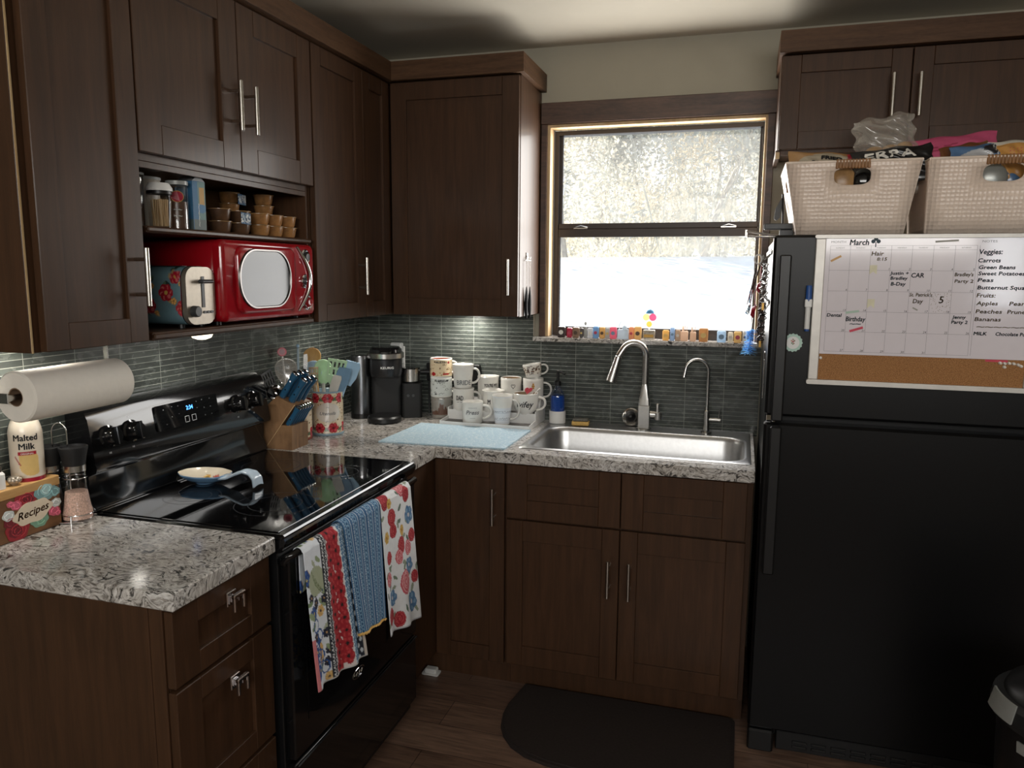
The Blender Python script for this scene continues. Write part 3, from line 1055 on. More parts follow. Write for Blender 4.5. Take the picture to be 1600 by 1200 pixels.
# body narrows into the neck
def taper(z0, z1, a0, b0, r1, n=8, seg=28):
    vs, fs = [], []
    for k in range(n + 1):
        t = k / n
        e = 8 * (1 - t) + 2 * t
        hx, hy = a0 * (1 - t) + r1 * t, b0 * (1 - t) + r1 * t
        for q in range(seg):
            a = 2 * PI * q / seg
            ca, sa = math.cos(a), math.sin(a)
            f = (abs(ca) ** e + abs(sa) ** e) ** (-1 / e)
            vs.append((hx * f * ca, hy * f * sa, z0 + (z1 - z0) * t))
    for k in range(n):
        for q in range(seg):
            fs.append((k * seg + q, k * seg + (q + 1) % seg, (k + 1) * seg + (q + 1) % seg, (k + 1) * seg + q))
    m.add(vs, fs)
taper(0.0995, 0.185, 0.0235, 0.0205, 0.0145)
m.build('body', STEEL, c)
pts = [(0, 0, 0.183), (0, 0, 0.24)] + [(-0.048 + 0.048 * math.cos(math.radians(a)), -0.03 * (1 - math.cos(math.radians(a))) / 2, 0.295 + 0.055 * math.sin(math.radians(a))) for a in range(0, 151, 10)]
e = Vector(pts[-1])
dr = (Vector(pts[-1]) - Vector(pts[-2])).normalized()
pts.append(tuple(e + dr * 0.03))
MB().tube(pts, 0.0145, 18).build('spout', STEEL, c, smooth=60)
p0 = Vector(pts[-1]); p1 = p0 + Vector((-0.26, -0.05, -0.96)).normalized() * 0.108
mm = MB().cyl(tuple(p0), tuple(p1), 0.0152, 0.0235, 24, bev=0.002)
mm.build('spray_head', STEEL, c)
m = MB().cyl((0.022, 0, 0.062), (0.062, 0, 0.062), 0.016, 0.0135, 20, bev=0.002).box((0.046, -0.010, 0.062), (0.060, 0.010, 0.108), 0.004)
m.lathe([(0, 0), (0.017, 0.002), (0.017, 0.03), (0, 0.032)], (0.054, 0, 0.04), 18)
m.build('lever_handle', STEEL, c)

# drinking-water tap
c = thing('filter_tap', 'slim chrome drinking-water tap at the right end of the sink', 'faucet', (1.573, -0.085, 0.9172))
m = MB().lathe([(0, 0), (0.021, 0), (0.021, 0.005), (0.012, 0.009), (0.0115, 0.088), (0.008, 0.092), (0, 0.092)], seg=24)
m.build('body', STEEL, c)
pts = [(0, 0, 0.09), (0, 0, 0.235)] + [(-0.044 + 0.044 * math.cos(math.radians(a)), -0.012 * (1 - math.cos(math.radians(a))), 0.245 + 0.048 * math.sin(math.radians(a))) for a in range(0, 166, 11)] + [(-0.092, -0.03, 0.222)]
MB().tube(pts, [0.0062] * (len(pts) - 1) + [0.0068], 12).build('spout', STEEL, c, smooth=60)
m = MB().cyl((0.010, 0, 0.055), (0.054, 0, 0.055), 0.0075, seg=12, bev=0.001).cyl((0.046, 0, 0.055), (0.05, 0, 0.098), 0.003, 0.0022, 8)
m.build('lever_handle', STEEL, c)

# ================================================================== RANGE
SY_0, SY_1 = -1.640, -0.874
c = thing('electric_range', 'black glass-top electric range with towels on its door', 'stove', (0.34, -1.257, 0))
m = MB()
m.box((0.02, SY_0 + 0.006, 0.03), (0.640, SY_1 - 0.006, 0.902), 0.002)
for y in (SY_0 + 0.06, SY_1 - 0.06):
    for x in (0.08, 0.58):
        m.cyl((x, y, 0.0), (x, y, 0.031), 0.018, seg=12)
m.build('body', BLACKP, c, world=True)
top = MB()
top.box((0.085, SY_0, 0.902), (0.664, SY_1, 0.916), 0.004)
top.prism([(0.640, 0.9015), (0.664, 0.908), (0.667, 0.902), (0.664, 0.888), (0.654, 0.872), (0.640, 0.868)], SY_0, SY_1, lambda u, v, d_: (u, d_, v))
top.build('cooktop_trim', BLACK, c, world=True)
MB().box((0.100, SY_0 + 0.014, 0.9162), (0.640, SY_1 - 0.014, 0.9182), 0.001).build('cooktop_glass', BLACKGLASS, c, world=True)
BURN = M('burner_print', (46, 46, 50), 0.2)
for (x, y, r) in ((0.50, -1.43, 0.105), (0.24, -1.44, 0.075), (0.50, -1.08, 0.085), (0.25, -1.08, 0.09), (0.245, -1.26, 0.05)):
    m = MB()
    for rr in (r, r * 0.66):
        m.lathe([(rr, 0.9183), (rr + 0.0012, 0.9185), (rr + 0.0024, 0.9183)], (x, y, 0), 48, closed=True)
    m.build('burner_ring', BURN, c, world=True)
# back guard
bgp = [(0.022, 0.90), (0.098, 0.918), (0.084, 0.96), (0.086, 1.010), (0.112, 1.022), (0.114, 1.032), (0.094, 1.160), (0.082, 1.182), (0.060, 1.190), (0.022, 1.190)]
m = MB().prism(bgp, SY_0 + 0.004, SY_1 - 0.004, lambda u, v, d_: (u, d_, v))
m.tube([(0.0990, SY_0 + 0.012, 0.9215), (0.0990, SY_1 - 0.012, 0.9215)], 0.0028, 6)
m.tube([(0.1125, SY_0 + 0.008, 1.0245), (0.1125, SY_1 - 0.008, 1.0245)], 0.002, 6)
bgo = m.build('backguard', BLACK, c, world=True, smooth=40)
ax = Vector((0.128, 0, 0.020)).normalized()   # outward normal of the tilted panel
up = Vector((-0.020, 0, 0.128)).normalized()
def PN(y, z, d_=0.0):
    t = (z - 1.032) / 0.128
    p = Vector((0.114 - 0.020 * t, y, z)) + ax * d_
    return tuple(p)
pm = MB()
pm.prism(rrect(-1.409, 1.085, -1.140, 1.157, 0.006, 4), 0.0003, 0.004, lambda u, v, d_: PN(u, v, d_))
pm.build('control_panel', BLACKGLASS, bgo, world=True)
pr_ = MB()
PW = M('white_panel_print', (190, 192, 194), 0.5)
for (y, z, s_) in [(y_, z_, '= -'[k_ % 2 * 2] * (1 + k_ % 2)) for k_, (y_, z_) in enumerate(((-1.375, 1.140), (-1.34, 1.145), (-1.345, 1.115), (-1.37, 1.098), (-1.315, 1.142), (-1.315, 1.12), (-1.235, 1.143), (-1.235, 1.125), (-1.21, 1.145), (-1.175, 1.145), (-1.205, 1.12), (-1.175, 1.12), (-1.205, 1.097), (-1.175, 1.097)))]:
    pr_.text(s_, 0.0075, lambda u, v, y=y, z=z: PN(y + u, z + v, 0.0045))
for y in (-1.285, -1.255):
    pr_.slab([y - 0.009, y - 0.008, y + 0.008, y + 0.009], [1.092, 1.093, 1.109, 1.110], lambda a, b, y=y: not (abs(a - y) < 0.008 and 1.093 < b < 1.109), 0.0042, 0.0046, lambda u, v, d_: PN(u, v, d_))
pr_.build('panel_print', PW, bgo, world=True, smooth=0)
CLK = M('blue_clock_digits', (60, 140, 255), 0.4, emit=(70, 150, 255), es=4.0)
MB().text('2:34', 0.017, lambda u, v: PN(-1.268 + u, 1.128 + v, 0.0046), bold=0.01).build('clock_display', CLK, bgo, world=True, smooth=0)
for y in (-1.583, -1.503, -1.047, -0.962):
    k = MB()
    T = ax.to_track_quat('Z', 'Y').to_matrix()
    k.lathe([(0, 0), (0.030, 0), (0.030, 0.005), (0.025, 0.008), (0.0225, 0.030), (0.020, 0.034), (0, 0.034)], PN(y, 1.108, 0.0004), 28, T=T)
    b = Matrix.Translation(PN(y, 1.108, 0.0)) @ T.to_4x4()
    k.box((-0.024, -0.0055, 0.008), (0.024, 0.0055, 0.042), 0.002, T=b @ Matrix.Rotation(PI / 2, 4, 'Z'))
    kn = k.build('knob', BLACK, c, world=True)
    t_ = MB()
    for (dy, dz, s_) in ((0.0, 0.040, '-'), (0.0, -0.043, 'HI')):
        t_.text(s_, 0.008, lambda u, v, y=y, dy=dy, dz=dz: PN(y + dy + u, 1.105 + dz + v, 0.0008))
    t_.build('dial_print', PW, kn, world=True, smooth=0)
# oven door
d = MB().box((0.6405, SY_0 + 0.012, 0.320), (0.668, SY_1 - 0.012, 0.852), 0.004).build('oven_door', BLACK, c, world=True)
MB().box((0.6682, SY_0 + 0.075, 0.40), (0.6695, SY_1 - 0.075, 0.74), 0.0005).build('oven_window', BLACKGLASS, d, world=True)
HX, HZ = 0.687, 0.871
h = MB().tube([(0.660, -1.636, HZ - 0.022), (0.672, -1.637, HZ - 0.008), (HX, -1.628, HZ), (HX, -1.26, HZ), (HX, -0.930, HZ), (0.680, -0.915, HZ - 0.006), (0.662, -0.910, HZ - 0.022)], 0.0095, 14)
h.box((0.6405, -1.637, HZ - 0.035), (0.664, -1.615, HZ - 0.014), 0.002).box((0.6405, -0.935, HZ - 0.035), (0.664, -0.905, HZ - 0.014), 0.002)
h.build('door_handle', BLACK, d, world=True, smooth=60)
lg = MB()
lg.tube([(0.6694, -1.326 + 0.0026 * k, 0.388 + 0.005 * math.sin(1.1 * k)) for k in range(21)], 0.0010, 5)
lg.tube([(0.6694, -1.300 + 0.034 * math.cos(a), 0.389 + 0.014 * math.sin(a)) for a in [k * 2 * PI / 24 for k in range(21)]], 0.0009, 5)
lg.build('emblem', CHROME, d, world=True, smooth=0)
d = MB().box((0.6405, SY_0 + 0.012, 0.075), (0.666, SY_1 - 0.012, 0.308), 0.004).box((0.664, SY_0 + 0.014, 0.300), (0.674, SY_1 - 0.014, 0.3085), 0.003).build('storage_drawer', BLACK, c, world=True)

# ================================================================== REFRIGERATOR
FX0, FX1 = 1.768, 2.550
c = thing('refrigerator', 'black top-freezer refrigerator with a calendar on its door', 'refrigerator', (2.16, -0.38, 0))
m = MB().box((FX0 + 0.004, -0.692, 0.045), (FX1 - 0.004, -0.03, 1.650), 0.004)
for x in (FX0 + 0.05, FX1 - 0.05):
    for y in (-0.66, -0.08):
        m.cyl((x, y, 0), (x, y, 0.046), 0.022, seg=14)
m.build('body', FRIDGEB, c, world=True)
fz_ = MB().box((FX0, -0.745, 1.117), (FX1, -0.697, 1.658), 0.008).build('freezer_door', FRIDGEB, c, world=True)
fd = MB().box((FX0, -0.745, 0.090), (FX1, -0.697, 1.096), 0.008).build('fridge_door', FRIDGEB, c, world=True)
m = MB().box((1.786, -0.776, 1.106), (1.819, -0.757, 1.600), 0.004).box((1.79, -0.757, 1.112), (1.815, -0.7446, 1.15), 0.002).box((1.79, -0.757, 1.555), (1.815, -0.7446, 1.595), 0.002)
m.build('handle', DGREY if False else BLACKP, fz_, world=True)
m = MB().box((1.786, -0.776, 0.622), (1.819, -0.757, 1.088), 0.004).box((1.79, -0.757, 0.63), (1.815, -0.7446, 0.67), 0.002).box((1.79, -0.757, 1.045), (1.815, -0.7446, 1.085), 0.002)
m.build('handle', BLACKP, fd, world=True)
MB().box((FX0 + 0.006, -0.72, 1.097), (FX0 + 0.05, -0.692, 1.116), 0.002).cyl((FX0 + 0.028, -0.730, 1.0965), (FX0 + 0.028, -0.730, 1.1165), 0.006, seg=10).build('hinge', CHROME, c, world=True)
g = MB().box((FX0 + 0.09, -0.722, 0.015), (FX1 - 0.03, -0.700, 0.080), 0.003)
for k in range(10):
    x = FX0 + 0.14 + k * 0.058
    g.box((x, -0.728, 0.030), (x + 0.045, -0.721, 0.038), 0.002).box((x, -0.728, 0.046), (x + 0.045, -0.721, 0.054), 0.002)
g.build('base_grille', BLACKP, c, world=True)
MB().box((FX0 + 0.002, -0.735, 0.004), (FX0 + 0.082, -0.695, 0.078), 0.006).build('foot_cover', BLACKP, c, world=True)

# ================================================================== ON THE NEAR COUNTER
def cyl_text(mb, s, size, c, r, z, ang, shear=0.0, bold=0.0, dz=0.0008, width=None, mi=0, sx=1.0, taper=0.0, heavy=0.0):
    """lettering wrapped round an upright cylinder, centred on the angle ang"""
    def f(u, v):
        rr = r + taper * v + dz
        a = ang + u / r
        return (c[0] + rr * math.cos(a), c[1] + rr * math.sin(a), z + v)
    return mb.text(s, size, f, shear=shear, bold=bold, width=width, mi=mi, sx=sx, heavy=heavy)
def to_cam(x, y):
    return math.atan2(-3.159 - y, 1.687 - x)

# paper towels -----------------------------------------------------------
PTX, PTZ = 0.170, 1.264
c = thing('paper_towel_holder', 'steel under-cabinet paper towel holder with a strap bracket', 'holder', (PTX, -1.75, ZU))
m = MB()
m.cyl((PTX, -1.915, PTZ), (PTX, -1.585, PTZ), 0.007, seg=14)
m.build('rod', STEEL, c, world=True)
m = MB().box((0.118, -1.594, PTZ + 0.01), (0.132, -1.590, ZU - 0.004), 0.001).box((0.118, -1.594, PTZ - 0.01), (PTX + 0.01, -1.590, PTZ + 0.012), 0.001).box((0.09, -1.61, ZU - 0.006), (0.16, -1.575, ZU - 0.0015), 0.001)
m.box((0.118, -1.9205, PTZ + 0.01), (0.132, -1.9165, ZU - 0.004), 0.001).box((0.118, -1.9205, PTZ - 0.01), (PTX + 0.01, -1.9165, PTZ + 0.012), 0.001).box((0.09, -1.94, ZU - 0.006), (0.16, -1.90, ZU - 0.0015), 0.001)
m.build('bracket', STEEL, c, world=True)
c = thing('paper_towel_roll', 'full white paper towel roll hanging under the near wall cabinet', 'paper towels', (PTX, -1.75, PTZ))
T = Matrix.Rotation(PI / 2, 3, 'X')
PAPER = M('embossed_white_paper', (232, 226, 216), 0.85, var=0.02, scale=60, bump=0.35)
CARD = M('brown_cardboard_tube', (128, 104, 82), 0.8)
MB().lathe([(0.021, -0.143), (0.054, -0.143), (0.0575, -0.139), (0.0580, 0), (0.0575, 0.139), (0.054, 0.143), (0.021, 0.143)], T=T, seg=48, closed=True).build('paper', PAPER, c)
MB().lathe([(0.0185, -0.1425), (0.0208, -0.1425), (0.0208, 0.1425), (0.0185, 0.1425)], T=T, seg=32, closed=True).build('cardboard_core', CARD, c)

# recipe box ---------------------------------------------------------------
RX = 0.088
c = thing('recipe_box', 'stained wooden recipe box with a painted flower plaque reading Recipes', 'box', (0.05, -1.83, CT1))
MB().box((0.012, -1.935, CT1 + 0.0004), (RX, -1.727, 1.016), 0.002).build('box_body', BOXWOOD, c, world=True)
MB().box((0.011, -1.937, 1.0165), (RX + 0.001, -1.7255, 1.040), 0.002).build('lid', BOXLID, c, world=True)
pt = MB()
def leafpoly(cy, cz, r, n=14, wob=0.12, k=5, ph=0.0, sy=1.0):
    return [(cy + r * sy * (1 + wob * math.cos(k * a + ph)) * math.cos(a), cz + r * (1 + wob * math.cos(k * a + ph)) * math.sin(a)) for a in [2 * PI * i / (n * 3) for i in range(n * 3)]]
FXR = lambda u, v, d_: (RX + d_, u, v)
cols = {'red': lin((150, 34, 44)), 'dred': lin((112, 22, 34)), 'teal': lin((122, 158, 160)), 'lteal': lin((168, 196, 196)), 'pink': lin((206, 96, 120)), 'cream': lin((222, 206, 182)), 'green': lin((120, 160, 136)), 'gold': lin((150, 104, 60)), 'white': lin((206, 212, 210))}
art = [(-1.782, 0.998, 0.019, 'red'), (-1.778, 0.999, 0.010, 'dred'), (-1.752, 1.006, 0.020, 'teal'), (-1.750, 1.008, 0.011, 'lteal'), (-1.738, 0.997, 0.010, 'teal'), (-1.797, 0.935, 0.020, 'red'), (-1.800, 0.934, 0.012, 'dred'), (-1.806, 0.958, 0.011, 'dred'), (-1.764, 0.944, 0.016, 'green'), (-1.808, 0.974, 0.010, 'white'), (-1.796, 0.992, 0.009, 'pink'), (-1.804, 0.998, 0.006, 'pink'), (-1.741, 0.952, 0.010, 'pink'), (-1.736, 0.945, 0.006, 'pink'), (-1.737, 0.970, 0.009, 'white')]
for i, (y, z, r, k) in enumerate(art):
    yy_, zz_ = -1.806 + (y + 1.773) * 1.8, 0.972 + (z - 0.968) * 1.05
    pt.prism(leafpoly(yy_, zz_, r * 1.22, wob=0.06, k=5 if i % 2 else 7, ph=i, sy=1.25), 0.0002, 0.0008 + 0.00008 * i, FXR, col=cols[k])
    lt = tuple(min(1, q * 1.9 + 0.02) for q in cols[k])
    for q in range(6 if r > 0.012 else 3):
        a = 2.4 * q + i
        rr = r * (0.85 - 0.12 * q)
        pt.tube([(RX + 0.0012 + 0.0001 * i, yy_ + 1.25 * rr * math.cos(a + b), zz_ + rr * math.sin(a + b)) for b in (0, .4, .8, 1.2, 1.6)], 0.0008, 5, col=lt)
plq = [(-1.806 + 0.052 * (1 + 0.06 * math.cos(6 * a)) * math.cos(a), 0.970 + 0.026 * (1 + 0.09 * math.cos(6 * a + 1)) * math.sin(a) + 0.16 * 0.03 * math.cos(a)) for a in [2 * PI * i / 60 for i in range(60)]]
pt.prism(plq, 0.0002, 0.0030, FXR, col=cols['cream'])
pt.build('painted_flowers', painted('painted_plaque', 0.6), c, world=True, smooth=0)
tx = MB().text('Recipes', 0.026, lambda u, v: (RX + 0.0033, -1.806 + u, 0.963 + v + 0.10 * u), shear=0.25, width=0.084, heavy=0.0005)
tx.build('lettering', M('brown_script_ink', (120, 82, 50), 0.6), c, world=True, smooth=0)

# malted milk jar -------------------------------------------------------------
JX, JY, JZ = 0.050, -1.776, 1.0404
c = thing('malted_milk_jar', 'cream plastic jar lettered Malted Milk standing on the recipe box', 'jar', (JX, JY, JZ))
pa = to_cam(JX, JY)
R_ = 0.036
P_ = Paint(2 * PI * R_, 0.15, 900, (226, 214, 196))
uc = ((pa % (2 * PI)) / (2 * PI)) * 2 * PI * R_
P_.rect(0, 0, 1, 0.010, (164, 28, 52))
P_.disk(uc + 0.008, 0.040, 0.026, (226, 192, 124))
P_.rect(uc - 0.018, 0.046, uc + 0.022, 0.064, (226, 192, 124))
P_.rect(uc - 0.019, 0.064, uc + 0.020, 0.073, (168, 30, 48))
for k in range(4):
    P_.line([(uc - 0.026 + 0.003 * k, 0.062 - 0.006 * k), (uc - 0.024 + 0.003 * k, 0.058 - 0.006 * k)], 0.0025, (170, 34, 50))
def jar_fn(u, v):
    z = 0.15 * v
    r = R_ * (1.0 if v < 0.72 else 1.0 - 0.30 * ((v - 0.72) / 0.28) ** 2)
    a = 2 * PI * u
    return (r * math.cos(a), r * math.sin(a), z)
m = MB().grid(jar_fn, 120, 90, cu=True, col=P_.at)
m.lathe([(0, 0), (R_, 0)], seg=40, col=lin((164, 28, 52)))
m.build('jar_body', painted('printed_cream_plastic', 0.3, 0.2), c, smooth=60)
MB().lathe([(0, 0.149), (0.027, 0.149), (0.027, 0.163), (0.025, 0.165), (0, 0.165)], seg=32).build('lid', M('cream_lid', (224, 214, 200), 0.4), c)
m = MB()
cyl_text(m, 'Malted', 0.021, (0, 0), R_, 0.100, pa - 0.02, heavy=0.0006, sx=0.92)
cyl_text(m, 'Milk', 0.021, (0, 0), R_, 0.079, pa + 0.03, heavy=0.0006, sx=0.95)
m.build('lettering', INK, c, smooth=0)
m = MB()
cyl_text(m, 'ORIGINAL', 0.006, (0, 0), R_, 0.0665, pa + 0.02, bold=0.01)
m.build('ribbon_lettering', WHITEP, c, smooth=0)
# two small pieces beside the jar
c = thing('extract_bottle', 'tiny white bottle on the recipe box, left of the rose ornament', 'bottle', (0.066, -1.868, 1.0404))
MB().lathe([(0, 0), (0.014, 0), (0.014, 0.034), (0.009, 0.040), (0, 0.040)], seg=20).build('bottle_body', WHITEP, c)
MB().lathe([(0, 0.0402), (0.0085, 0.0402), (0.0085, 0.052), (0, 0.052)], seg=18).build('cap', BRONZE, c)
c = thing('rose_ornament', 'small silvery rose ornament beside the malted milk jar', 'ornament', (0.070, -1.831, 1.0404))
m = MB().lathe([(0, 0), (0.006, 0), (0.010, 0.004), (0.0125, 0.012), (0.010, 0.020), (0, 0.021)], seg=18)
for k in range(7):
    a = 2 * PI * k / 7
    m.ball((0.0095 * math.cos(a), 0.0095 * math.sin(a), 0.012), 0.0062, 10, 6, sc=(1, 1, 1.2))
m.build('petals', M('aged_silver_glass', (176, 166, 152), 0.25, 0.6), c)

# grinders and their rack ------------------------------------------------------
G1, G2 = (0.100, -1.690), (0.042, -1.712)
c = thing('grinder_rack', 'chrome wire rack holding two spice grinders beside the range', 'rack', (0.07, -1.69, CT1))
m = MB()
for (gx, gy) in (G1, G2):
    for z, r in ((0.020, 0.0375), (0.112, 0.0265)):
        m.tube([(gx + r * math.cos(a), gy + r * math.sin(a), CT1 + z) for a in [2 * PI * k / 28 for k in range(28)]], 0.0016, 6, closed=True)
mx_, my_ = (G1[0] + G2[0]) / 2, (G1[1] + G2[1]) / 2
dx, dy = G1[0] - G2[0], G1[1] - G2[1]
ln = math.hypot(dx, dy)
ux, uy = dx / ln, dy / ln
px, py = -uy, ux
lo = [(mx_ - ux * 0.018, my_ - uy * 0.018, CT1 + 0.004)]
arch = [(mx_ + ux * 0.018 * math.cos(a), my_ + uy * 0.018 * math.cos(a), CT1 + 0.225 + 0.026 * math.sin(a)) for a in [PI - PI * k / 12 for k in range(13)]]
m.tube(lo + arch + [(mx_ + ux * 0.018, my_ + uy * 0.018, CT1 + 0.004)], 0.0019, 8)
for sg in (-1, 1):
    m.tube([(G2[0] - ux * 0.036 + px * 0.036 * sg, G2[1] - uy * 0.036 + py * 0.036 * sg, CT1 + 0.004), (G1[0] + ux * 0.030 + px * 0.036 * sg, G1[1] + uy * 0.030 + py * 0.036 * sg, CT1 + 0.004)], 0.0022, 8)
for (gx, gy) in (G1, G2):
    for sg in (-1, 1):
        m.cyl((gx + px * 0.0365 * sg, gy + py * 0.0365 * sg, CT1 + 0.0003), (gx + px * 0.0365 * sg, gy + py * 0.0365 * sg, CT1 + 0.021), 0.0025, seg=8)
m.build('wire_frame', CHROME, c, world=True, smooth=60)
SALT = M('pink_salt_crystals', (206, 172, 156), 0.7, var=0.35, scale=260, bump=0.6)
PEPPER = M('black_peppercorns', (40, 32, 28), 0.6, var=0.5, scale=220, bump=0.6)
for (gx, gy), fill, fh, lab in ((G1, SALT, 0.070, 'clear spice grinder half full of pink salt, nearer of two in the wire rack'), (G2, PEPPER, 0.115, 'clear spice grinder of black pepper behind the pink salt one')):
    c = thing('spice_grinder', lab, 'spice grinder', (gx, gy, CT1 + 0.006), 0, 'spice grinders in the wire rack')
    gp = [(0.036, 0), (0.0362, 0.018), (0.033, 0.030), (0.027, 0.070), (0.0245, 0.100), (0.0245, 0.122)]
    MB().lathe([(0, 0)] + gp, seg=32).build('glass_jar', CLEAR, c, smooth=60)
    fp = [(0, 0.002)]
    for (r, z) in gp:
        if z < fh:
            fp.append((r - 0.0022, max(z, 0.002)))
    fp += [(0.0255 if fh < 0.1 else 0.0222, fh), (0, fh)]
    MB().lathe(fp, seg=28).build('contents', fill, c)
    MB().lathe([(0.0250, 0.1225), (0.0258, 0.1225), (0.0258, 0.138), (0.0, 0.138), (0.0, 0.1225)], seg=32).build('steel_collar', STEEL, c)
    MB().lathe([(0.0, 0.1385), (0.0255, 0.1385), (0.0285, 0.160), (0.0335, 0.181), (0.0335, 0.1845), (0.030, 0.1855), (0.029, 0.180), (0, 0.180)], seg=36).build('cap', BLACKM, c)

# spoon rest on the cooktop --------------------------------------------------------
c = thing('spoon_rest', 'blue and cream ceramic spoon rest with a curled handle on the cooktop', 'spoon rest', (0.185, -1.315, 0.9186))
def sr_out(a, f):
    rx, ry = 0.083 * f, 0.058 * f
    k = 1 + 0.02 * math.cos(9 * a) * f
    return (rx * k * math.cos(a), ry * k * math.sin(a))
m = MB()
bot = []
def sr(u, v):
    a = 2 * PI * u
    x, y = sr_out(a, 0.02 + 0.98 * v)
    return (x, y, 0.006 + 0.026 * v ** 2.4)
P_ = Paint(0.2, 0.14, 900, (226, 216, 196))
rf = random.Random(5)
for k in range(7):
    P_.flower(0.1 + rf.uniform(-.05, .05), 0.07 + rf.uniform(-.035, .035), 0.011, rf.choice([(176, 92, 80), (120, 150, 120), (96, 132, 160), (206, 160, 90)]))
m.grid(sr, 64, 16, cu=True, col=lambda u, v: P_.at(0.5 + 0.43 * v * math.cos(2 * PI * u), 0.5 + 0.43 * v * math.sin(2 * PI * u)))
m.build('bowl', painted('glazed_floral_ceramic', 0.12, 0.5), c, smooth=70)
m = MB().grid(lambda u, v: tuple(p + q for p, q in zip(sr(u, v), (0, 0, -0.0045 if v > 0.03 else -0.0045))), 64, 12, cu=True)
m.grid(lambda u, v: (sr(u, 1)[0] * (1 + 0.012 * math.sin(PI * v)), sr(u, 1)[1] * (1 + 0.012 * math.sin(PI * v)), sr(u, 1)[2] - 0.0045 * v), 64, 4, cu=True)
SRB = M('light_blue_glaze', (112, 150, 186), 0.12, coat=0.4)
m.lathe([(0, 0.0004), (0.026, 0.0004), (0.028, 0.004), (0, 0.004)], seg=28)
m.build('outer_glaze', SRB, c, smooth=70)
def hd(u, v):
    t = u
    x = 0.062 + 0.125 * t
    z = 0.022 + 0.030 * math.sin(PI * min(1, t * 1.05) ** 0.9) if t < 0.96 else 0.0
    pts_ = [(0.066, 0.024), (0.090, 0.026), (0.115, 0.038), (0.140, 0.047), (0.163, 0.043), (0.178, 0.028), (0.181, 0.006)]
    k = t * (len(pts_) - 1)
    i = min(len(pts_) - 2, int(k))
    f = k - i
    x = pts_[i][0] * (1 - f) + pts_[i + 1][0] * f
    z = pts_[i][1] * (1 - f) + pts_[i + 1][1] * f
    w = 0.030 - 0.012 * min(1, t * 2) + 0.004 * t
    return (x, (v - 0.5) * 2 * w, z + 0.004 * (1 - (2 * v - 1) ** 2))
MB().grid(hd, 40, 14).build('curled_handle', M('pale_blue_glaze', (186, 204, 220), 0.12, coat=0.4), c, smooth=70, solid=0.006)

# ================================================================== BACK-LEFT COUNTER
# knife block
c = thing('knife_block', 'slanted acacia knife block full of blue-handled knives beside the range', 'knife block', (0.12, -0.81, CT1))
yk0, yk1 = -0.856, -0.752
PY = lambda u, v, d_: (u, d_, v)
m = MB().prism([(0.074, CT1 + 0.0004), (0.200, 1.078), (0.128, 1.105), (0.088, 1.071), (0.062, 1.0), (0.062, CT1 + 0.0004)], yk0, yk1, PY)
m.build('slanted_block', BLOCKWOOD, c, world=True, smooth=0)
m = MB().prism([(0.0765, CT1 + 0.0004), (0.184, CT1 + 0.0004), (0.187, 1.002), (0.1425, 1.002)], yk0, yk1, PY)
m.build('lower_block', BLOCKWOOD, c, world=True, smooth=0)
MB().prism([(0.0743, CT1 + 0.0005), (0.0763, CT1 + 0.0005), (0.2015, 1.0775), (0.1995, 1.0785)], yk0 - 0.0006, yk0 + 0.002, PY).build('edge_line', PINE, c, world=True)
m = MB().text('~~~', 0.014, lambda u, v: (0.1875, -0.80 + u, 0.950 + v))
m.build('stamp', M('burnt_stamp', (84, 54, 30), 0.6), c, world=True, smooth=0)
KB = M('teal_blue_handle', (38, 84, 116), 0.32, var=0.05, coat=0.1)
kd = Vector((0.57, 0.0, 0.822)).normalized()
kn = Vector((-0.822, 0.0, 0.57)).normalized()
def knife(x, y, z, ln_, w, th, label, grp, rivets=2):
    k = thing('kitchen_knife', label, 'knife', (x, y, z), 0, grp)
    def H(t, a, b):
        return tuple(kd * t + kn * a + Vector((0, b, 0)))
    m = MB()
    prof = [(0.010, 0.42), (0.02, 0.5), (0.35, 0.44), (0.6, 0.40), (0.85, 0.52), (0.94, 0.54)]
    n = 12
    vs, fs = [], []
    for (t, hw) in prof:
        for q in range(n):
            a = 2 * PI * q / n
            ca, sa = math.cos(a), math.sin(a)
            f = (abs(ca) ** 3 + abs(sa) ** 3) ** (-1 / 3)
            vs.append(H(t * ln_, hw * w * f * ca, th * 0.5 * f * sa))
    for i in range(len(prof) - 1):
        for q in range(n):
            fs.append((i * n + q, i * n + (q + 1) % n, (i + 1) * n + (q + 1) % n, (i + 1) * n + q))
    fs.append(tuple(range(n)))
    fs.append(tuple((len(prof) - 1) * n + q for q in range(n)))
    m.add(vs, fs)
    m.build('handle', KB, k, smooth=50)
    m = MB()
    vs, fs = [], []
    for (t, hw) in ((0.945, 0.54), (0.99, 0.5), (1.0, 0.36)):
        for q in range(n):
            a = 2 * PI * q / n
            ca, sa = math.cos(a), math.sin(a)
            f = (abs(ca) ** 3 + abs(sa) ** 3) ** (-1 / 3)
            vs.append(H(t * ln_, hw * w * f * ca, th * 0.5 * f * sa * (1 if t < 0.995 else 0.7)))
    for i in range(2):
        for q in range(n):
            fs.append((i * n + q, i * n + (q + 1) % n, (i + 1) * n + (q + 1) % n, (i + 1) * n + q))
    fs += [tuple(range(n)), tuple(2 * n + q for q in range(n))]
    m.add(vs, fs)
    m.build('end_cap', CHROME, k)
    MB().prism(rrect(-0.42 * w, -0.42 * th, 0.42 * w, 0.42 * th, 0.2 * th, 3), 0.002, 0.010, lambda u, v, d_: H(d_, u, v)).build('bolster', CHROME, k)
    for r in range(rivets):
        t = (0.32, 0.66, 0.5)[r] * ln_
        MB().cyl(H(t, 0, -th * 0.53), H(t, 0, th * 0.53), 0.0028, seg=10).build('rivet', CHROME, k)
    return k
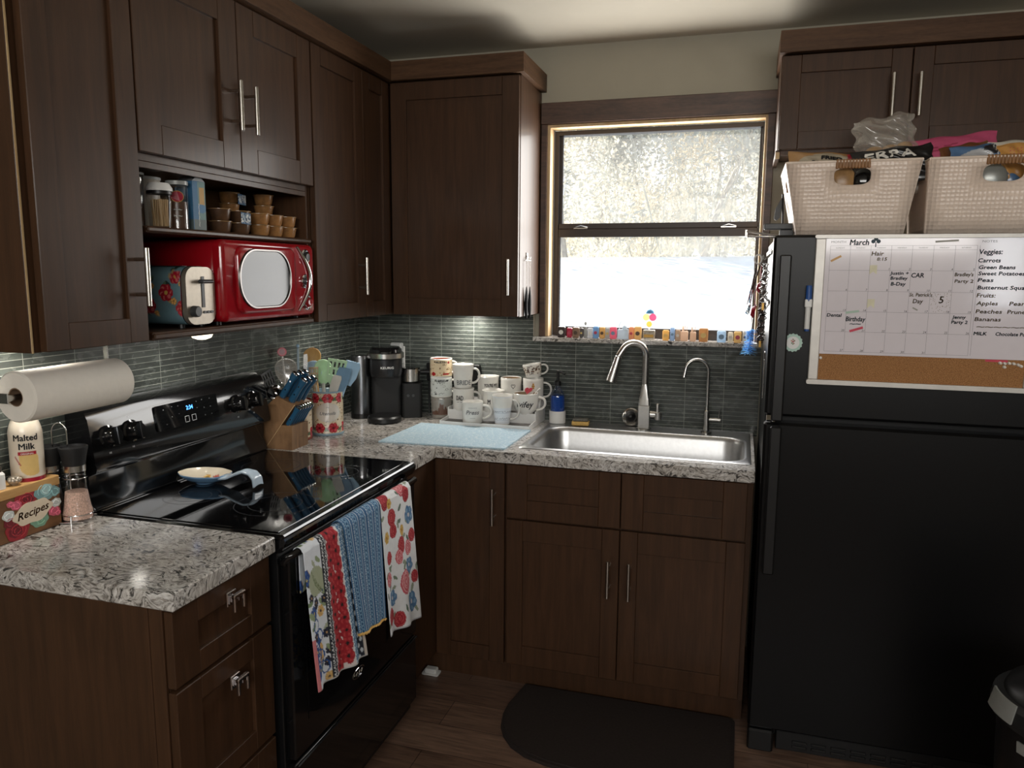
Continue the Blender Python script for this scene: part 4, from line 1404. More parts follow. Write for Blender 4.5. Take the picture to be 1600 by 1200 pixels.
KL = ['blue-handled knife at the front of the upper left row in the block', 'blue-handled knife in the middle of the upper left row in the block', 'blue-handled knife at the back of the upper left row in the block',
      'blue-handled knife at the front of the second row in the block', 'blue-handled knife in the middle of the second row in the block', 'blue-handled knife at the back of the second row in the block']
i = 0
for (bx, bz, ln_) in ((0.139, 1.1012, 0.108), (0.176, 1.0872, 0.100)):
    for y in (-0.838, -0.806, -0.774):
        knife(bx, y, bz, ln_, 0.026, 0.017, KL[i], 'large knives in the knife block')
        i += 1
for k in range(6):
    knife(0.164, -0.846 + 0.0168 * k, 1.0025, 0.082, 0.021, 0.0125, 'blue steak knife, %s from the front in the lower row' % ['first', 'second', 'third', 'fourth', 'fifth', 'sixth'][k], 'steak knives in the knife block', 1)

# utensil crocks
def floral_crock(x, y, r, h, label, name, seed, rim, word=None, rim_mat=None):
    c = thing(name, label, 'utensil crock', (x, y, CT1))
    pa = to_cam(x, y)
    Cw = 2 * PI * r
    P_ = Paint(Cw, h, 900, (224, 208, 180))
    rf = random.Random(seed)
    for k in range(260):
        P_.disk(rf.uniform(0, Cw), rf.uniform(0, h), rf.uniform(.002, .0045), rf.choice([(122, 92, 60), (96, 72, 50), (190, 160, 120)]), rf.uniform(.0015, .003), rf.uniform(0, 3))
    uc = (pa % (2 * PI)) / (2 * PI) * Cw
    for k in range(-4, 5):
        for (zz, dz) in ((0.13, 0.15), (0.87, -0.1)):
            u = uc + k * Cw / 7.0 + (0.02 if zz < 0.5 else 0)
            for q in range(2):
                P_.leaf((u + (q - .5) * 0.05) % Cw, h * zz - 0.004, 0.013, 0.6 - 1.2 * q, (96, 116, 84))
            P_.flower(u % Cw, h * zz, 0.021, (172, 38, 52), (206, 84, 92), (92, 22, 30), 6, k)
    if word:
        for k in range(24):
            a = 2 * PI * k / 24
            P_.disk(uc + 0.040 * math.cos(a), h * 0.52 + 0.033 * math.sin(a), 0.010, (214, 208, 198))
        P_.disk(uc, h * 0.52, 0.043, (222, 214, 204), 0.037)
    prof = [(r * 0.97, 0.004), (r, 0.012), (r, h - 0.008), (r * 1.0, h - 0.006)]
    MB().grid(lambda u, v: (r * math.cos(2 * PI * u), r * math.sin(2 * PI * u), 0.010 + (h - 0.016) * v), 150, 80, cu=True, col=P_.at).build('printed_body', painted('floral_crock_glaze', 0.15, 0.5), c, smooth=70)
    MB().lathe([(0, 0.0004), (r * 1.0, 0.0004), (r * 1.03, 0.004), (r * 1.0, 0.0102), (0, 0.0102)], seg=48).build('foot_band', rim_mat, c)
    MB().lathe([(r, h - 0.0065), (r * 1.025, h - 0.003), (r * 1.02, h), (r * 0.96, h), (r * 0.94, h - 0.006), (r * 0.94, 0.016), (0, 0.014)], seg=48).build('rim', rim_mat, c)
    if word:
        m = MB()
        cyl_text(m, word, 0.017, (0, 0), r, h * 0.48, pa, shear=0.3, width=0.062, heavy=0.0004)
        cyl_text(m, '~', 0.02, (0, 0), r, h * 0.62, pa)
        cyl_text(m, '~', 0.02, (0, 0), r, h * 0.30, pa)
        m.build('lettering', INKG, c, smooth=0)
    return c
RIMB = M('blue_grey_glaze', (138, 162, 176), 0.14, coat=0.4)
RIMR = M('rust_red_glaze', (132, 58, 44), 0.16, coat=0.4)
CX, CY = 0.152, -0.552
floral_crock(CX, CY, 0.060, 0.172, 'floral ceramic crock lettered Utensils with a blue rim', 'utensil_crock', 11, None, 'Utensils', RIMB)
C2X, C2Y = 0.094, -0.675
floral_crock(C2X, C2Y, 0.054, 0.150, 'round peach patterned crock partly hidden behind the knife block', 'utensil_crock', 12, None, None, RIMR)

def utensil(label, base, tip, hmat, headmat, kind, w=0.03, L=0.09, hr=0.006, cat='utensil', facing=None, name='cooking_utensil', extra=None):
    """handle from base to where the head starts, then a head of the wanted kind towards tip"""
    b, t = Vector(base), Vector(tip)
    c = thing(name, label, cat, tuple(b), 0, 'utensils in the crocks')
    d = (t - b).normalized()
    f = Vector(facing) if facing else Vector((0.5, -0.86, 0.1))
    f = (f - d * f.dot(d)).normalized()
    s = d.cross(f).normalized()
    H = (t - b).length
    h0 = H - L
    def Q(l, a, k):
        return tuple(d * l + s * a + f * k)
    m = MB()
    if kind != 'stick':
        m.tube([Q(l, 0, 0) for l in (0, h0 * 0.5, h0 * 0.9, h0 + L * 0.06)], [hr, hr, hr * 0.85, hr * 0.8], 10, flat=(1.0, 1.3))
        m.build('handle', hmat, c, smooth=60)
    m = MB()
    if kind == 'spoon':
        def sp(u, v):
            a = 2 * PI * u
            l = h0 + L * 0.5 - L * 0.5 * v * math.cos(a)
            return Q(l, w * 0.5 * v * math.sin(a) * (1 + 0.25 * math.cos(a) * -1), -0.010 * (1 - v * v))
        m.grid(sp, 32, 9, cu=True)
        m.build('head', headmat, c, smooth=70, solid=0.003)
    elif kind == 'spatula':
        out = [(-w * 0.30, h0), (w * 0.30, h0), (w * 0.48, h0 + L * 0.35), (w * 0.5, h0 + L * 0.85), (w * 0.38, h0 + L), (-w * 0.42, h0 + L * 0.96), (-w * 0.5, h0 + L * 0.5)]
        m.prism(out, -0.003, 0.003, lambda u, v, k: Q(v, u, k))
        m.build('head', headmat, c, smooth=20)
    elif kind == 'slotted':
        xs, ys = [-w * .5], [h0 + L * 0.25]
        n = 4
        g = w / (2 * n + 1)
        xs = [-w * .5 + g * k for k in range(2 * n + 2)]
        ys = [h0 + L * .22, h0 + L * .42, h0 + L * .62, h0 + L * .70, h0 + L * .9, h0 + L]
        def ins(u, v):
            k = int((u + w * .5) / g)
            return not (k % 2 == 1 and (h0 + L * .42 < v < h0 + L * .62 or h0 + L * .70 < v < h0 + L * .9))
        m.slab(xs, ys, ins, -0.0018, 0.0018, lambda u, v, k: Q(v, u * (0.8 + 0.2 * (v - h0) / L), k))
        m.prism([(-w * .40, h0 + L * .2199), (w * .40, h0 + L * .2199), (w * .12, h0), (-w * .12, h0)], -0.0018, 0.0018, lambda u, v, k: Q(v, u, k))
        m.build('head', headmat, c, smooth=0)
    elif kind == 'stick':
        m.tube([Q(0, 0, 0), Q(H * .5, 0, 0), Q(H - 0.015, 0, 0)], hr * 0.7, 8)
        m.build('handle', hmat, c, smooth=60)
        m = MB().ball(Q(H - 0.006, 0, 0), w * .5, 16, 8, sc=(1, 1, 1.2))
        m.build('head', headmat, c)
    elif kind == 'ladle':
        m.lathe([(0.0, -0.024), (0.014, -0.021), (0.024, -0.012), (0.030, 0.0), (0.029, 0.001), (0.022, -0.010), (0.012, -0.018), (0, -0.021)], Q(h0 + L * .5, 0, 0), 24, T=f.to_track_quat('Z', 'Y').to_matrix())
        m.build('head', headmat, c)
    elif kind == 'dial':
        m.cyl(Q(H - 0.016, 0, -0.006), Q(H - 0.016, 0, 0.006), w * .5, seg=24, bev=0.002)
        m.build('head', headmat, c)
        MB().cyl(Q(H - 0.016, 0, 0.0062), Q(H - 0.016, 0, 0.0075), w * .3, seg=20).build('dial_face', extra, c)
    return c
GREEN = M('mint_green_silicone', (182, 216, 176), 0.42)
LBLUE = M('light_blue_silicone', (160, 194, 220), 0.42)
SLATE = M('slate_blue_silicone', (110, 144, 172), 0.42)
PALEW = M('pale_speckled_plastic', (206, 204, 196), 0.4)
OLIVEW = wood('olive_wood', (206, 160, 96), (170, 122, 66), scale=(8, 8, 3), rough=0.5)
LEOP = M('beige_spotted_melamine', (190, 166, 134), 0.4, var=0.4, scale=70)
BB = CT1 + 0.020
utensil('mint green slotted turner, square head leaning right in the crock', (CX - 0.01, CY, BB), (0.207, -0.560, 1.208), PALEW, GREEN, 'slotted', 0.074, 0.11)
utensil('mint green round spoon left of the square green turner', (CX - 0.02, CY + 0.01, BB), (0.136, -0.552, 1.205), PALEW, GREEN, 'spoon', 0.066, 0.10)
utensil('light blue silicone spatula leaning to the right of the crock', (CX + 0.0, CY + 0.02, BB), (0.258, -0.530, 1.200), LBLUE, LBLUE, 'spatula', 0.064, 0.10)
utensil('slate blue spatula just under the light blue one', (CX + 0.0, CY - 0.01, BB), (0.238, -0.560, 1.178), SLATE, SLATE, 'spatula', 0.054, 0.095)
utensil('pale speckled spatula between the green turner and blue spatulas', (CX - 0.015, CY - 0.025, BB), (0.215, -0.578, 1.150), PALEW, PALEW, 'spatula', 0.036, 0.085)
utensil('round wooden spoon standing highest at the back of the crock', (CX - 0.035, CY + 0.02, BB), (0.072, -0.530, 1.245), OLIVEW, OLIVEW, 'spoon', 0.064, 0.08)
utensil('pale blue floral spoon in front of the wooden spoon', (CX - 0.03, CY - 0.01, BB), (0.096, -0.560, 1.198), PALEW, M('pale_blue_melamine', (170, 196, 222), 0.35, var=0.15, scale=50), 'spoon', 0.066, 0.08)
utensil('beige spotted serving spoon above the steak knives', (CX - 0.035, CY - 0.025, BB), (0.116, -0.588, 1.178), LEOP, LEOP, 'slotted', 0.036, 0.075)
utensil('pink round dial thermometer sticking up behind the knives', (C2X - 0.02, C2Y - 0.02, BB), (0.034, -0.672, 1.258), WHITEP, M('pink_plastic', (206, 92, 108), 0.35), 'dial', 0.034, 0.03, 0.0035, extra=M('dark_pink_face', (140, 40, 60), 0.3))
utensil('thin pale blue stick with a ball end behind the knives', (C2X, C2Y + 0.01, BB), (0.099, -0.664, 1.272), M('grey_blue_plastic', (160, 178, 190), 0.35), LBLUE, 'stick', 0.012, 0.03)
utensil('clear ribbed plastic scoop below the pink thermometer', (C2X - 0.01, C2Y - 0.01, BB), (0.058, -0.690, 1.222), milky_film(), milky_film(), 'spoon', 0.080, 0.105)
utensil('black slotted turner leaning left behind the range', (C2X - 0.02, C2Y - 0.025, BB), (0.030, -0.775, 1.180), BLACKP, BLACKP, 'slotted', 0.062, 0.095, facing=(0.9, -0.2, 0.3))
utensil('small shiny steel ladle behind the range control panel', (C2X + 0.005, C2Y - 0.03, BB), (0.052, -0.772, 1.128), STEEL, CHROME, 'ladle', 0.05, 0.06, facing=(0.6, -0.6, 0.5))
utensil('steel tongs standing between the blue stick and wooden spoon', (C2X + 0.02, C2Y + 0.015, BB), (0.122, -0.650, 1.236), STEEL, STEEL, 'spatula', 0.016, 0.08)

# coffee maker ---------------------------------------------------------------------
KX, KY, KR = 0.222, -0.168, math.radians(24)
c = thing('coffee_maker', 'black pod coffee maker with a round silver-banded head in the corner', 'coffee maker', (KX, KY, CT1), KR)
m = MB()
m.prism(rrect(-0.066, -0.03, 0.062, 0.095, 0.02, 5), 0.0006, 0.215, lambda u, v, d_: (u, v, d_))
m.prism(rrect(0.0622, -0.034, 0.150, 0.070, 0.014, 5), 0.0006, 0.150, lambda u, v, d_: (u, v, d_))
m.build('body', BLACKM, c, smooth=30)
m = MB().lathe([(0, 0.185), (0.064, 0.185), (0.070, 0.20), (0.070, 0.262), (0, 0.262)], (-0.004, -0.02, 0), 40)
m.build('brew_head', M('dark_charcoal_metal', (52, 52, 54), 0.28, 0.6), c)
MB().lathe([(0.0702, 0.263), (0.078, 0.265), (0.079, 0.285), (0.074, 0.289), (0, 0.289), (0, 0.263)], (-0.004, -0.02, 0), 40).build('silver_band', STEEL, c)
m = MB().lathe([(0, 0.2895), (0.070, 0.2895), (0.068, 0.302), (0.058, 0.311), (0, 0.314)], (-0.004, -0.02, 0), 40).box((-0.03, -0.10, 0.290), (0.022, -0.06, 0.302), 0.004)
m.build('lid', BLACK, c)
m = MB().lathe([(0, 0.0006), (0.062, 0.0006), (0.071, 0.006), (0.071, 0.022), (0.064, 0.029), (0, 0.027)], (-0.010, -0.112, 0), 40)
m.build('drip_tray', BLACKP, c)
m = MB().lathe([(0, 0.022), (0.043, 0.022), (0.043, 0.265), (0.040, 0.272), (0, 0.274)], (-0.112, 0.0, 0), 36)
m.build('water_reservoir', M('brushed_dark_steel', (116, 118, 122), 0.28, 1.0, var=0.12, scale=20), c, label='brushed steel cylinder at the left side')
MB().lathe([(0, 0.0006), (0.046, 0.0006), (0.046, 0.0215), (0, 0.0215)], (-0.112, 0.0, 0), 36).build('reservoir_base', BLACKP, c)
m = MB()
a0 = -PI / 2 + 0.12
cyl_text(m, 'KEURIG', 0.0135, (-0.004, -0.02), 0.070, 0.222, a0, heavy=0.00022, width=0.056)
m.build('lettering', WHITEP, c, smooth=0)
m = MB().lathe([(0, 0.151), (0.036, 0.151), (0.036, 0.155), (0, 0.155)], (0.102, 0.010, 0), 28)
m.build('frother_base', BLACKP, c)
for k in range(2):
    MB().cyl((0.09 + 0.022 * k, -0.0345, 0.098), (0.09 + 0.022 * k, -0.0355, 0.098), 0.006, seg=14).build('button', DGREY, c)
fx_, fy_ = KX + 0.102 * math.cos(KR) - 0.010 * math.sin(KR), KY + 0.102 * math.sin(KR) + 0.010 * math.cos(KR)
c = thing('frothing_cup', 'small stainless milk frothing cup on the coffee maker', 'cup', (fx_, fy_, CT1 + 0.1553), KR)
MB().lathe([(0, 0), (0.036, 0), (0.0385, 0.003), (0.0385, 0.056), (0, 0.056)], seg=36).build('cup_body', STEEL, c)
MB().lathe([(0, 0.0563), (0.040, 0.0563), (0.040, 0.061), (0, 0.063)], seg=36).build('lid', clearglass('grey_clear_plastic', (120, 122, 124), 0.05, 0.2), c)
MB().box((0.0385, -0.006, 0.034), (0.095, 0.006, 0.050), 0.004).build('handle', BLACKP, c)
# outlet plate with a grey plug-in box
c = thing('wall_outlet', 'white outlet plate on the tile behind the coffee maker', 'outlet', (0.188, -0.012, 1.15))
MB().box((0.166, -0.0135, 1.092), (0.236, -0.0092, 1.212), 0.002).build('cover_plate', WHITEP, c, world=True)
c = thing('plug_adapter', 'pale grey plug-in adapter box on the outlet behind the coffee maker', 'adapter', (0.205, -0.03, 1.18))
MB().box((0.178, -0.045, 1.130), (0.232, -0.0138, 1.228), 0.005).build('adapter_body', M('pale_grey_plastic', (176, 178, 178), 0.4), c, world=True)
c = thing('flat_box', 'flat black box against the tile behind the mugs', 'box', (0.40, -0.02, 1.10))
MB().box((0.345, -0.024, 1.060), (0.60, -0.0095, 1.142), 0.004).build('box_body', BLACKP, c, world=True)
MB().cyl((0.36, -0.03, CT1 + 0.0005), (0.36, -0.03, 1.0595), 0.004, seg=8).build('stand', BLACKP, c, world=True)

# drying mat ----------------------------------------------------------------------------
def drymat():
    g = NT('pale_blue_quilted_mat')
    v = g.coord()
    vo = g.n('TexVoronoi')
    vo.feature = 'DISTANCE_TO_EDGE'
    vo.inputs['Scale'].default_value = 42
    g.link(v, vo.inputs['Vector'])
    col = g.ramp(vo.outputs['Distance'], [(0.02, lin((204, 218, 226))), (0.09, lin((156, 190, 210)))])
    n = g.noise(v, 260, 3)
    col = g.mix(0.5, col, g.ramp(n, [(0.3, lin((140, 172, 190))), (0.7, lin((216, 228, 232)))]))
    g.P(Base_Color=col, Roughness=0.9)
    g.bump(vo.outputs['Distance'], 0.5, 0.002)
    return g.m
m = MB().prism([(0.414, -0.643), (0.896, -0.612), (0.900, -0.268), (0.424, -0.268)], CT1 + 0.0004, CT1 + 0.006, lambda u, v, d_: (u, v, d_))
tag(m.build('drying_mat', drymat(), smooth=0), 'pale blue dish drying mat lying on the counter in front of the mugs', 'drying mat')

# mug riser ----------------------------------------------------------------------------------
c = thing('mug_riser', 'white stepped shelf riser with grey steps holding the mugs', 'shelf riser', (0.695, -0.13, CT1))
RX0, RX1 = 0.508, 0.889
m = MB()
prof = [(-0.262, 0.0006), (-0.262, 0.017), (-0.257, 0.017), (-0.257, 0.009), (-0.168, 0.009), (-0.168, 0.052), (-0.163, 0.052), (-0.163, 0.046), (-0.094, 0.046), (-0.094, 0.090), (-0.089, 0.090), (-0.089, 0.084), (-0.014, 0.084), (-0.014, 0.0006)]
m.prism(prof, RX0, RX1, lambda u, v, d_: (d_, u, CT1 + v))
for x in ((RX0 - 0.004, RX0 - 0.0002), (RX1 + 0.0002, RX1 + 0.004)):
    m.prism([(-0.262, 0.0006), (-0.262, 0.020), (-0.170, 0.024), (-0.168, 0.060), (-0.096, 0.062), (-0.094, 0.098), (-0.014, 0.098), (-0.014, 0.0006)], x[0], x[1], lambda u, v, d_: (d_, u, CT1 + v))
m.build('stepped_body', WHITEP, c, world=True, smooth=0)
FELT = M('grey_ribbed_liner', (120, 118, 116), 0.9, bump=0.2)
for (y0, y1, z) in ((-0.2565, -0.1685, 0.0092), (-0.1625, -0.0945, 0.0462), (-0.0885, -0.0145, 0.0842)):
    MB().box((RX0 + 0.002, y0, CT1 + z), (RX1 - 0.002, y1, CT1 + z + 0.0012)).build('step_liner', FELT, c, world=True)

# mugs ----------------------------------------------------------------------------------------
def mug(label, x, y, z, r, h, ang, mat=None, rb=None, lip=0.0, hr=0.0052, hh=0.62, name='coffee_mug', cat='mug', inner=None, tilt=None, handle=True, hx=0.032, bowl=False, paint=None, glass=False):
    """open ceramic mug; ang = direction of the handle"""
    mat = mat or CERAMIC
    rb = r if rb is None else rb
    c = thing(name, label, cat, (x, y, z), 0, 'mugs by the sink')
    w = 0.0035
    if bowl:
        outp = [(rb, 0.0), (rb * 1.02, 0.003), (r * 0.86, h * 0.24), (r * 0.98, h * 0.52), (r, h)]
    else:
        outp = [(rb * 0.94, 0.0), (rb, 0.004), (rb + (r - rb) * 0.5, h * 0.5), (r, h * 0.9), (r + lip, h)]
    inn = [(q - w, max(zz, w + 0.001)) for q, zz in outp][::-1]
    if paint is not None:
        MB().grid(lambda u, v: ((rb + (r - rb) * v + 0.0002) * math.cos(2 * PI * u), (rb + (r - rb) * v + 0.0002) * math.sin(2 * PI * u), 0.006 + (h - 0.010) * v), 130, 70, cu=True, col=paint.at).build('printed_wrap', painted('printed_mug_glaze', 0.16, 0.4), c, smooth=70)
    MB().lathe([(0, 0)] + outp + [(r + lip - w * .5, h + 0.0015)] + inn + [(0, w + 0.001)], seg=40).build('mug_body', mat, c, smooth=50)
    if inner:
        MB().lathe([(r - w - 0.0006, h - 0.002), (rb - w - 0.001, w + 0.004), (0, w + 0.004)], seg=36).build('inner_glaze', inner, c)
    if handle:
        ca, sa = math.cos(ang), math.sin(ang)
        def rad(zz):
            for (q0, z0), (q1, z1) in zip(outp[:-1], outp[1:]):
                if z0 <= zz <= z1:
                    return q0 + (q1 - q0) * (zz - z0) / max(1e-6, z1 - z0)
            return r
        za, zb_ = h * (0.5 + hh * .5), h * (0.5 - hh * .5)
        pts = []
        for k in range(13):
            a = PI / 2 - PI * k / 12
            zz = (za + zb_) / 2 + (za - zb_) / 2 * math.sin(a)
            base = rad(za) * (1 - k / 12) + rad(zb_) * (k / 12) - 0.0012
            pts.append((base + hx * max(0.0, math.cos(a)) ** 0.75, zz))
        MB().tube([(q * ca, q * sa, zz) for q, zz in pts], hr, 10, flat=(1.0, 1.35)).build('handle', mat, c, smooth=60)
    if tilt:
        c.rotation_euler = tilt
    return c
def mug_text(c, rows, r, colr=INK, name='lettering', shear=0.0, da=0.0):
    m = MB()
    pa = to_cam(c.location.x, c.location.y) + da
    for (s_, size, z, w, tp, off) in rows:
        cyl_text(m, s_, size, (0, 0), r, z, pa + off, shear=shear, width=w, taper=tp, dz=0.0012, heavy=0.00055 if size > 0.01 else 0.0002)
    m.build(name, colr, c, smooth=0)
right = 0.30   # the picture's right-hand direction along the counter
SXm, SYm = 0.448, -0.102
c = mug('clear glass mug with a city skyline print, bottom of the tall stack', SXm, SYm, CT1 + 0.0004, 0.046, 0.093, 0.75, milky_film(), rb=0.042, hx=0.03)
m = MB()
pa = to_cam(SXm, SYm)
rf = random.Random(4)
for k in range(15):
    a = pa - 0.95 + k * 0.13
    hgt = rf.uniform(0.012, 0.050) if 2 < k < 12 else rf.uniform(.01, .02)
    m.add([(0.0465 * math.cos(a + da), 0.0465 * math.sin(a + da), 0.018 + z) for (da, z) in ((0, 0), (0.10, 0), (0.10, hgt), (0.05, hgt + 0.006), (0, hgt))], [(0, 1, 2, 3, 4)])
m.build('skyline_print', M('brown_skyline_print', (96, 62, 46), 0.4), c, smooth=0)
def busy(w, h, base, seed, cols_, words=True):
    P_ = Paint(w, h, 1000, base)
    rf = random.Random(seed)
    for k in range(70):
        x, y = rf.uniform(0, w), rf.uniform(0.006, h - 0.006)
        cc = rf.choice(cols_)
        q = rf.random()
        if q < .4:
            P_.line([(x, y), (x + rf.uniform(-.012, .012), y + rf.uniform(-.006, .006))], 0.0018, cc)
        elif q < .7:
            P_.ring(x, y, rf.uniform(.003, .007), 0.0014, cc)
        else:
            P_.disk(x, y, rf.uniform(.002, .006), cc, rf.uniform(.002, .004), rf.uniform(0, 3))
    return P_
P1 = busy(2 * PI * .047, .087, (212, 216, 212), 21, [(40, 46, 46), (60, 70, 70), (150, 160, 150), (28, 30, 32)])
c = mug('white mug printed FLORIDA in dark sketches, middle of the tall stack', SXm, SYm, 1.0088, 0.047, 0.085, 0.75, paint=P1, hx=0.028)
mug_text(c, [('FLORIDA', 0.013, 0.068, 0.056, 0, 0)], 0.048, INK)
P2 = busy(2 * PI * .048, .082, (226, 206, 172), 22, [(60, 36, 28), (150, 40, 36), (176, 140, 100), (110, 74, 50), (200, 170, 130)])
uc = (to_cam(SXm, SYm) % (2 * PI)) * .048
P2.disk(uc - .036, .012, .010, (168, 36, 40))
P2.rect(uc + .006, .008, uc + .034, .016, (168, 36, 40))
P2.disk(uc + .034, .069, .006, (150, 30, 34))
c = mug('cream mug printed AUSTIN in red and brown, top of the tall stack', SXm, SYm, 1.0946, 0.048, 0.080, 0.75, paint=P2, inner=M('red_brown_inner_glaze', (150, 72, 48), 0.2), hx=0.028)
mug_text(c, [('AUSTIN', 0.012, 0.063, 0.046, 0, 0)], 0.049, INK)

T1, T2, T3 = CT1 + 0.0106, CT1 + 0.0476, CT1 + 0.0856
c = mug('white mug reading Press in script on the lowest step', 0.632, -0.212, T1, 0.0440, 0.088, right, hx=0.036, rb=0.042, hr=0.006)
mug_text(c, [('Press', 0.024, 0.040, 0.056, 0, 0)], 0.0445, INKG, shear=0.3)
mug_text(c, [('~~~~~~', 0.010, 0.064, 0.036, 0, 0)], 0.0445, INKG, 'small_lettering')
mug_text(c, [('~~~~', 0.009, 0.022, 0.022, 0, 0)], 0.0445, INKG, 'small_lettering')
P3 = Paint(2 * PI * .040, .12, 1000, (222, 226, 232))
rf = random.Random(9)
for zz in (0.024, 0.055, 0.090):
    for k in range(40):
        P3.line([(k * .0064, zz + rf.uniform(-.003, .003)), (k * .0064 + .004, zz + rf.uniform(-.003, .003))], .0018, (70, 78, 92))
    P3.rect(0, zz - .008, 1, zz - .0065, (170, 178, 190))
c = mug('tall tapered white mug with three bands of blue-grey writing', 0.762, -0.212, T1, 0.0425, 0.122, right, rb=0.031, paint=P3, hx=0.034, hr=0.0045, hh=0.66)
c = mug('wide white mug reading DAD on the middle step', 0.560, -0.128, T2, 0.0450, 0.092, right + .2, lip=0.003, hx=0.030)
mug_text(c, [('DAD', 0.028, 0.045, 0.030, 0, -0.34)], 0.0455)
mug_text(c, [('-- --', 0.012, 0.034, 0.026, 0, -0.34)], 0.0455, INKG, 'small_lettering')
c2 = mug('tall white mug reading BRIDE stacked on the DAD mug', 0.5585, -0.128, T2 + 0.0940, 0.0460, 0.100, right + .2, rb=0.037, hx=0.030)
mug_text(c2, [('BRIDE', 0.029, 0.016, 0.062, 0.085, 0.12)], 0.0385, INKG)
c = mug('white flared mug with a tall letter M, half hidden behind the banded mug', 0.697, -0.132, T2, 0.0445, 0.090, right + .6, lip=0.004, handle=False)
mug_text(c, [('M', 0.028, 0.036, 0.012, 0, -0.42)], 0.045)
c = mug("white mug reading YOU'RE MY at the back of the riser", 0.648, -0.054, T3, 0.0455, 0.100, 1.2, lip=0.002, handle=False)
mug_text(c, [("YOU'RE MY", 0.020, 0.058, 0.058, 0, 0.25)], 0.046)
c = mug('white mug with a small outlined heart at the back of the riser', 0.752, -0.054, T3, 0.0450, 0.098, 1.2, inner=M('tan_inner_glaze', (150, 122, 92), 0.25), handle=False)
m = MB()
pa = to_cam(0.752, -0.054) + 0.18
hp = [(0.0085 * (16 * math.sin(t) ** 3) / 16, 0.0085 * (13 * math.cos(t) - 5 * math.cos(2 * t) - 2 * math.cos(3 * t) - math.cos(4 * t)) / 14) for t in [2 * PI * k / 40 for k in range(40)]]
m.tube([(0.0457 * math.cos(pa + u / .0457), 0.0457 * math.sin(pa + u / .0457), 0.066 + v) for u, v in hp], 0.0010, 6, closed=True)
m.build('heart_print', INK, c)
c = mug('white mug with a gold mark at the back right corner of the riser', 0.850, -0.054, T3, 0.0440, 0.100, right, hx=0.034, hr=0.0045)
m = MB()
pa = to_cam(0.850, -0.054)
for k, (dz, hw) in enumerate(((0.060, 0.005), (0.068, 0.007), (0.076, 0.004))):
    m.add([(0.0445 * math.cos(pa + a), 0.0445 * math.sin(pa + a), z) for (a, z) in ((-hw / .044, dz), (hw / .044, dz), (hw * .8 / .044, dz + .007), (-hw * .8 / .044, dz + .007))], [(0, 1, 2, 3)])
m.build('gold_print', M('gold_print', (176, 132, 62), 0.3, 0.8), c, smooth=0)
P4 = Paint(2 * PI * .040, .056, 1000, (228, 220, 206))
rf = random.Random(31)
for k in range(120):
    x, y = rf.uniform(0, P4.w), rf.uniform(0, P4.h)
    P4.disk(x, y, rf.uniform(.004, .007), (30, 24, 22), rf.uniform(.003, .005), rf.uniform(0, 3))
    P4.disk(x, y, .0025, (126, 84, 56))
c = mug('small leopard print mug tipped on top of the gold mark mug', 0.852, -0.054, T3 + 0.1050, 0.0410, 0.056, right, rb=0.033, paint=P4, tilt=(0.0, -0.16, 0.0), hx=0.028, hr=0.0042, hh=.7)
c = mug('wide bowl-shaped mug reading wifey on the middle step', 0.842, -0.140, T2, 0.0540, 0.086, right - .1, rb=0.030, bowl=True, inner=M('taupe_inner_glaze', (140, 120, 98), 0.25), hx=0.034, hr=0.0055)
mug_text(c, [('wifey', 0.036, 0.034, 0.072, 0.0, -0.05)], 0.0545, INK, shear=0.3)
c = thing('tea_spoon', 'white spoon resting in the wide bowl-shaped mug', 'spoon', (0.85, -0.14, T2 + 0.02))
MB().tube([(-0.012, 0.0, 0.0), (0.010, 0.002, 0.040), (0.040, 0.012, 0.078), (0.050, 0.016, 0.086)], [0.004, 0.003, 0.004, 0.007], 10, flat=(0.6, 1.4)).build('handle', CERAMIC, c, smooth=60)
c = thing('spoon_tag', 'pink heart-shaped tag leaning in the wide bowl-shaped mug', 'tag', (0.852, -0.128, T2 + 0.085))
MB().prism([(0.018 * u / .0085, 0.018 * v / .0085) for u, v in hp], -0.002, 0.002, lambda u, v, d_: (u * .9 + v * .25, d_ - .01, 0.012 + v * .8)).build('tag_body', M('coral_pink_plastic', (206, 78, 92), 0.3), c)

# soap dispenser, sponge, strainer ------------------------------------------------------------------
c = thing('soap_dispenser', 'clear pump bottle of blue dish soap in a white holder', 'soap dispenser', (0.962, -0.072, 0.9178))
MB().lathe([(0, 0), (0.033, 0), (0.0345, 0.002), (0.0345, 0.052), (0.0315, 0.052), (0.0315, 0.004), (0, 0.004)], seg=36).build('base_sleeve', WHITEP, c)
MB().lathe([(0.0305, 0.006), (0.0305, 0.110), (0.027, 0.128), (0.015, 0.146), (0.012, 0.150), (0.012, 0.158)], seg=36).build('bottle', clearglass('blue_tint_glass', (206, 222, 240), 0.02, 0.12), c, smooth=60)
BSOAP = M('blue_liquid_soap', (60, 130, 224), 0.08, var=0.02, trans=0.6)
MB().lathe([(0, 0.0062), (0.0292, 0.0062), (0.0292, 0.112), (0.0285, 0.116), (0, 0.116)], seg=32).build('liquid', BSOAP, c)
m = MB().lathe([(0, 0.1585), (0.0135, 0.1585), (0.0135, 0.176), (0.006, 0.180), (0.006, 0.214), (0, 0.214)], seg=24)
m.tube([(0, 0, 0.208), (0.0, 0, 0.218), (0.012, -0.008, 0.219), (0.034, -0.022, 0.210)], [0.0058, 0.0058, 0.005, 0.0036], 10)
m.build('pump', BLACKP, c, smooth=60)
c = thing('dish_sponge', 'yellow sponge with a grey scrubbing top beside the sink', 'sponge', (1.068, -0.100, 0.9198), 0.12)
SPO = M('yellow_sponge', (206, 168, 98), 0.95, var=0.15, scale=180, bump=0.6)
SCR = M('grey_scrub_pad', (96, 94, 88), 0.95, var=0.4, scale=200, bump=0.8)
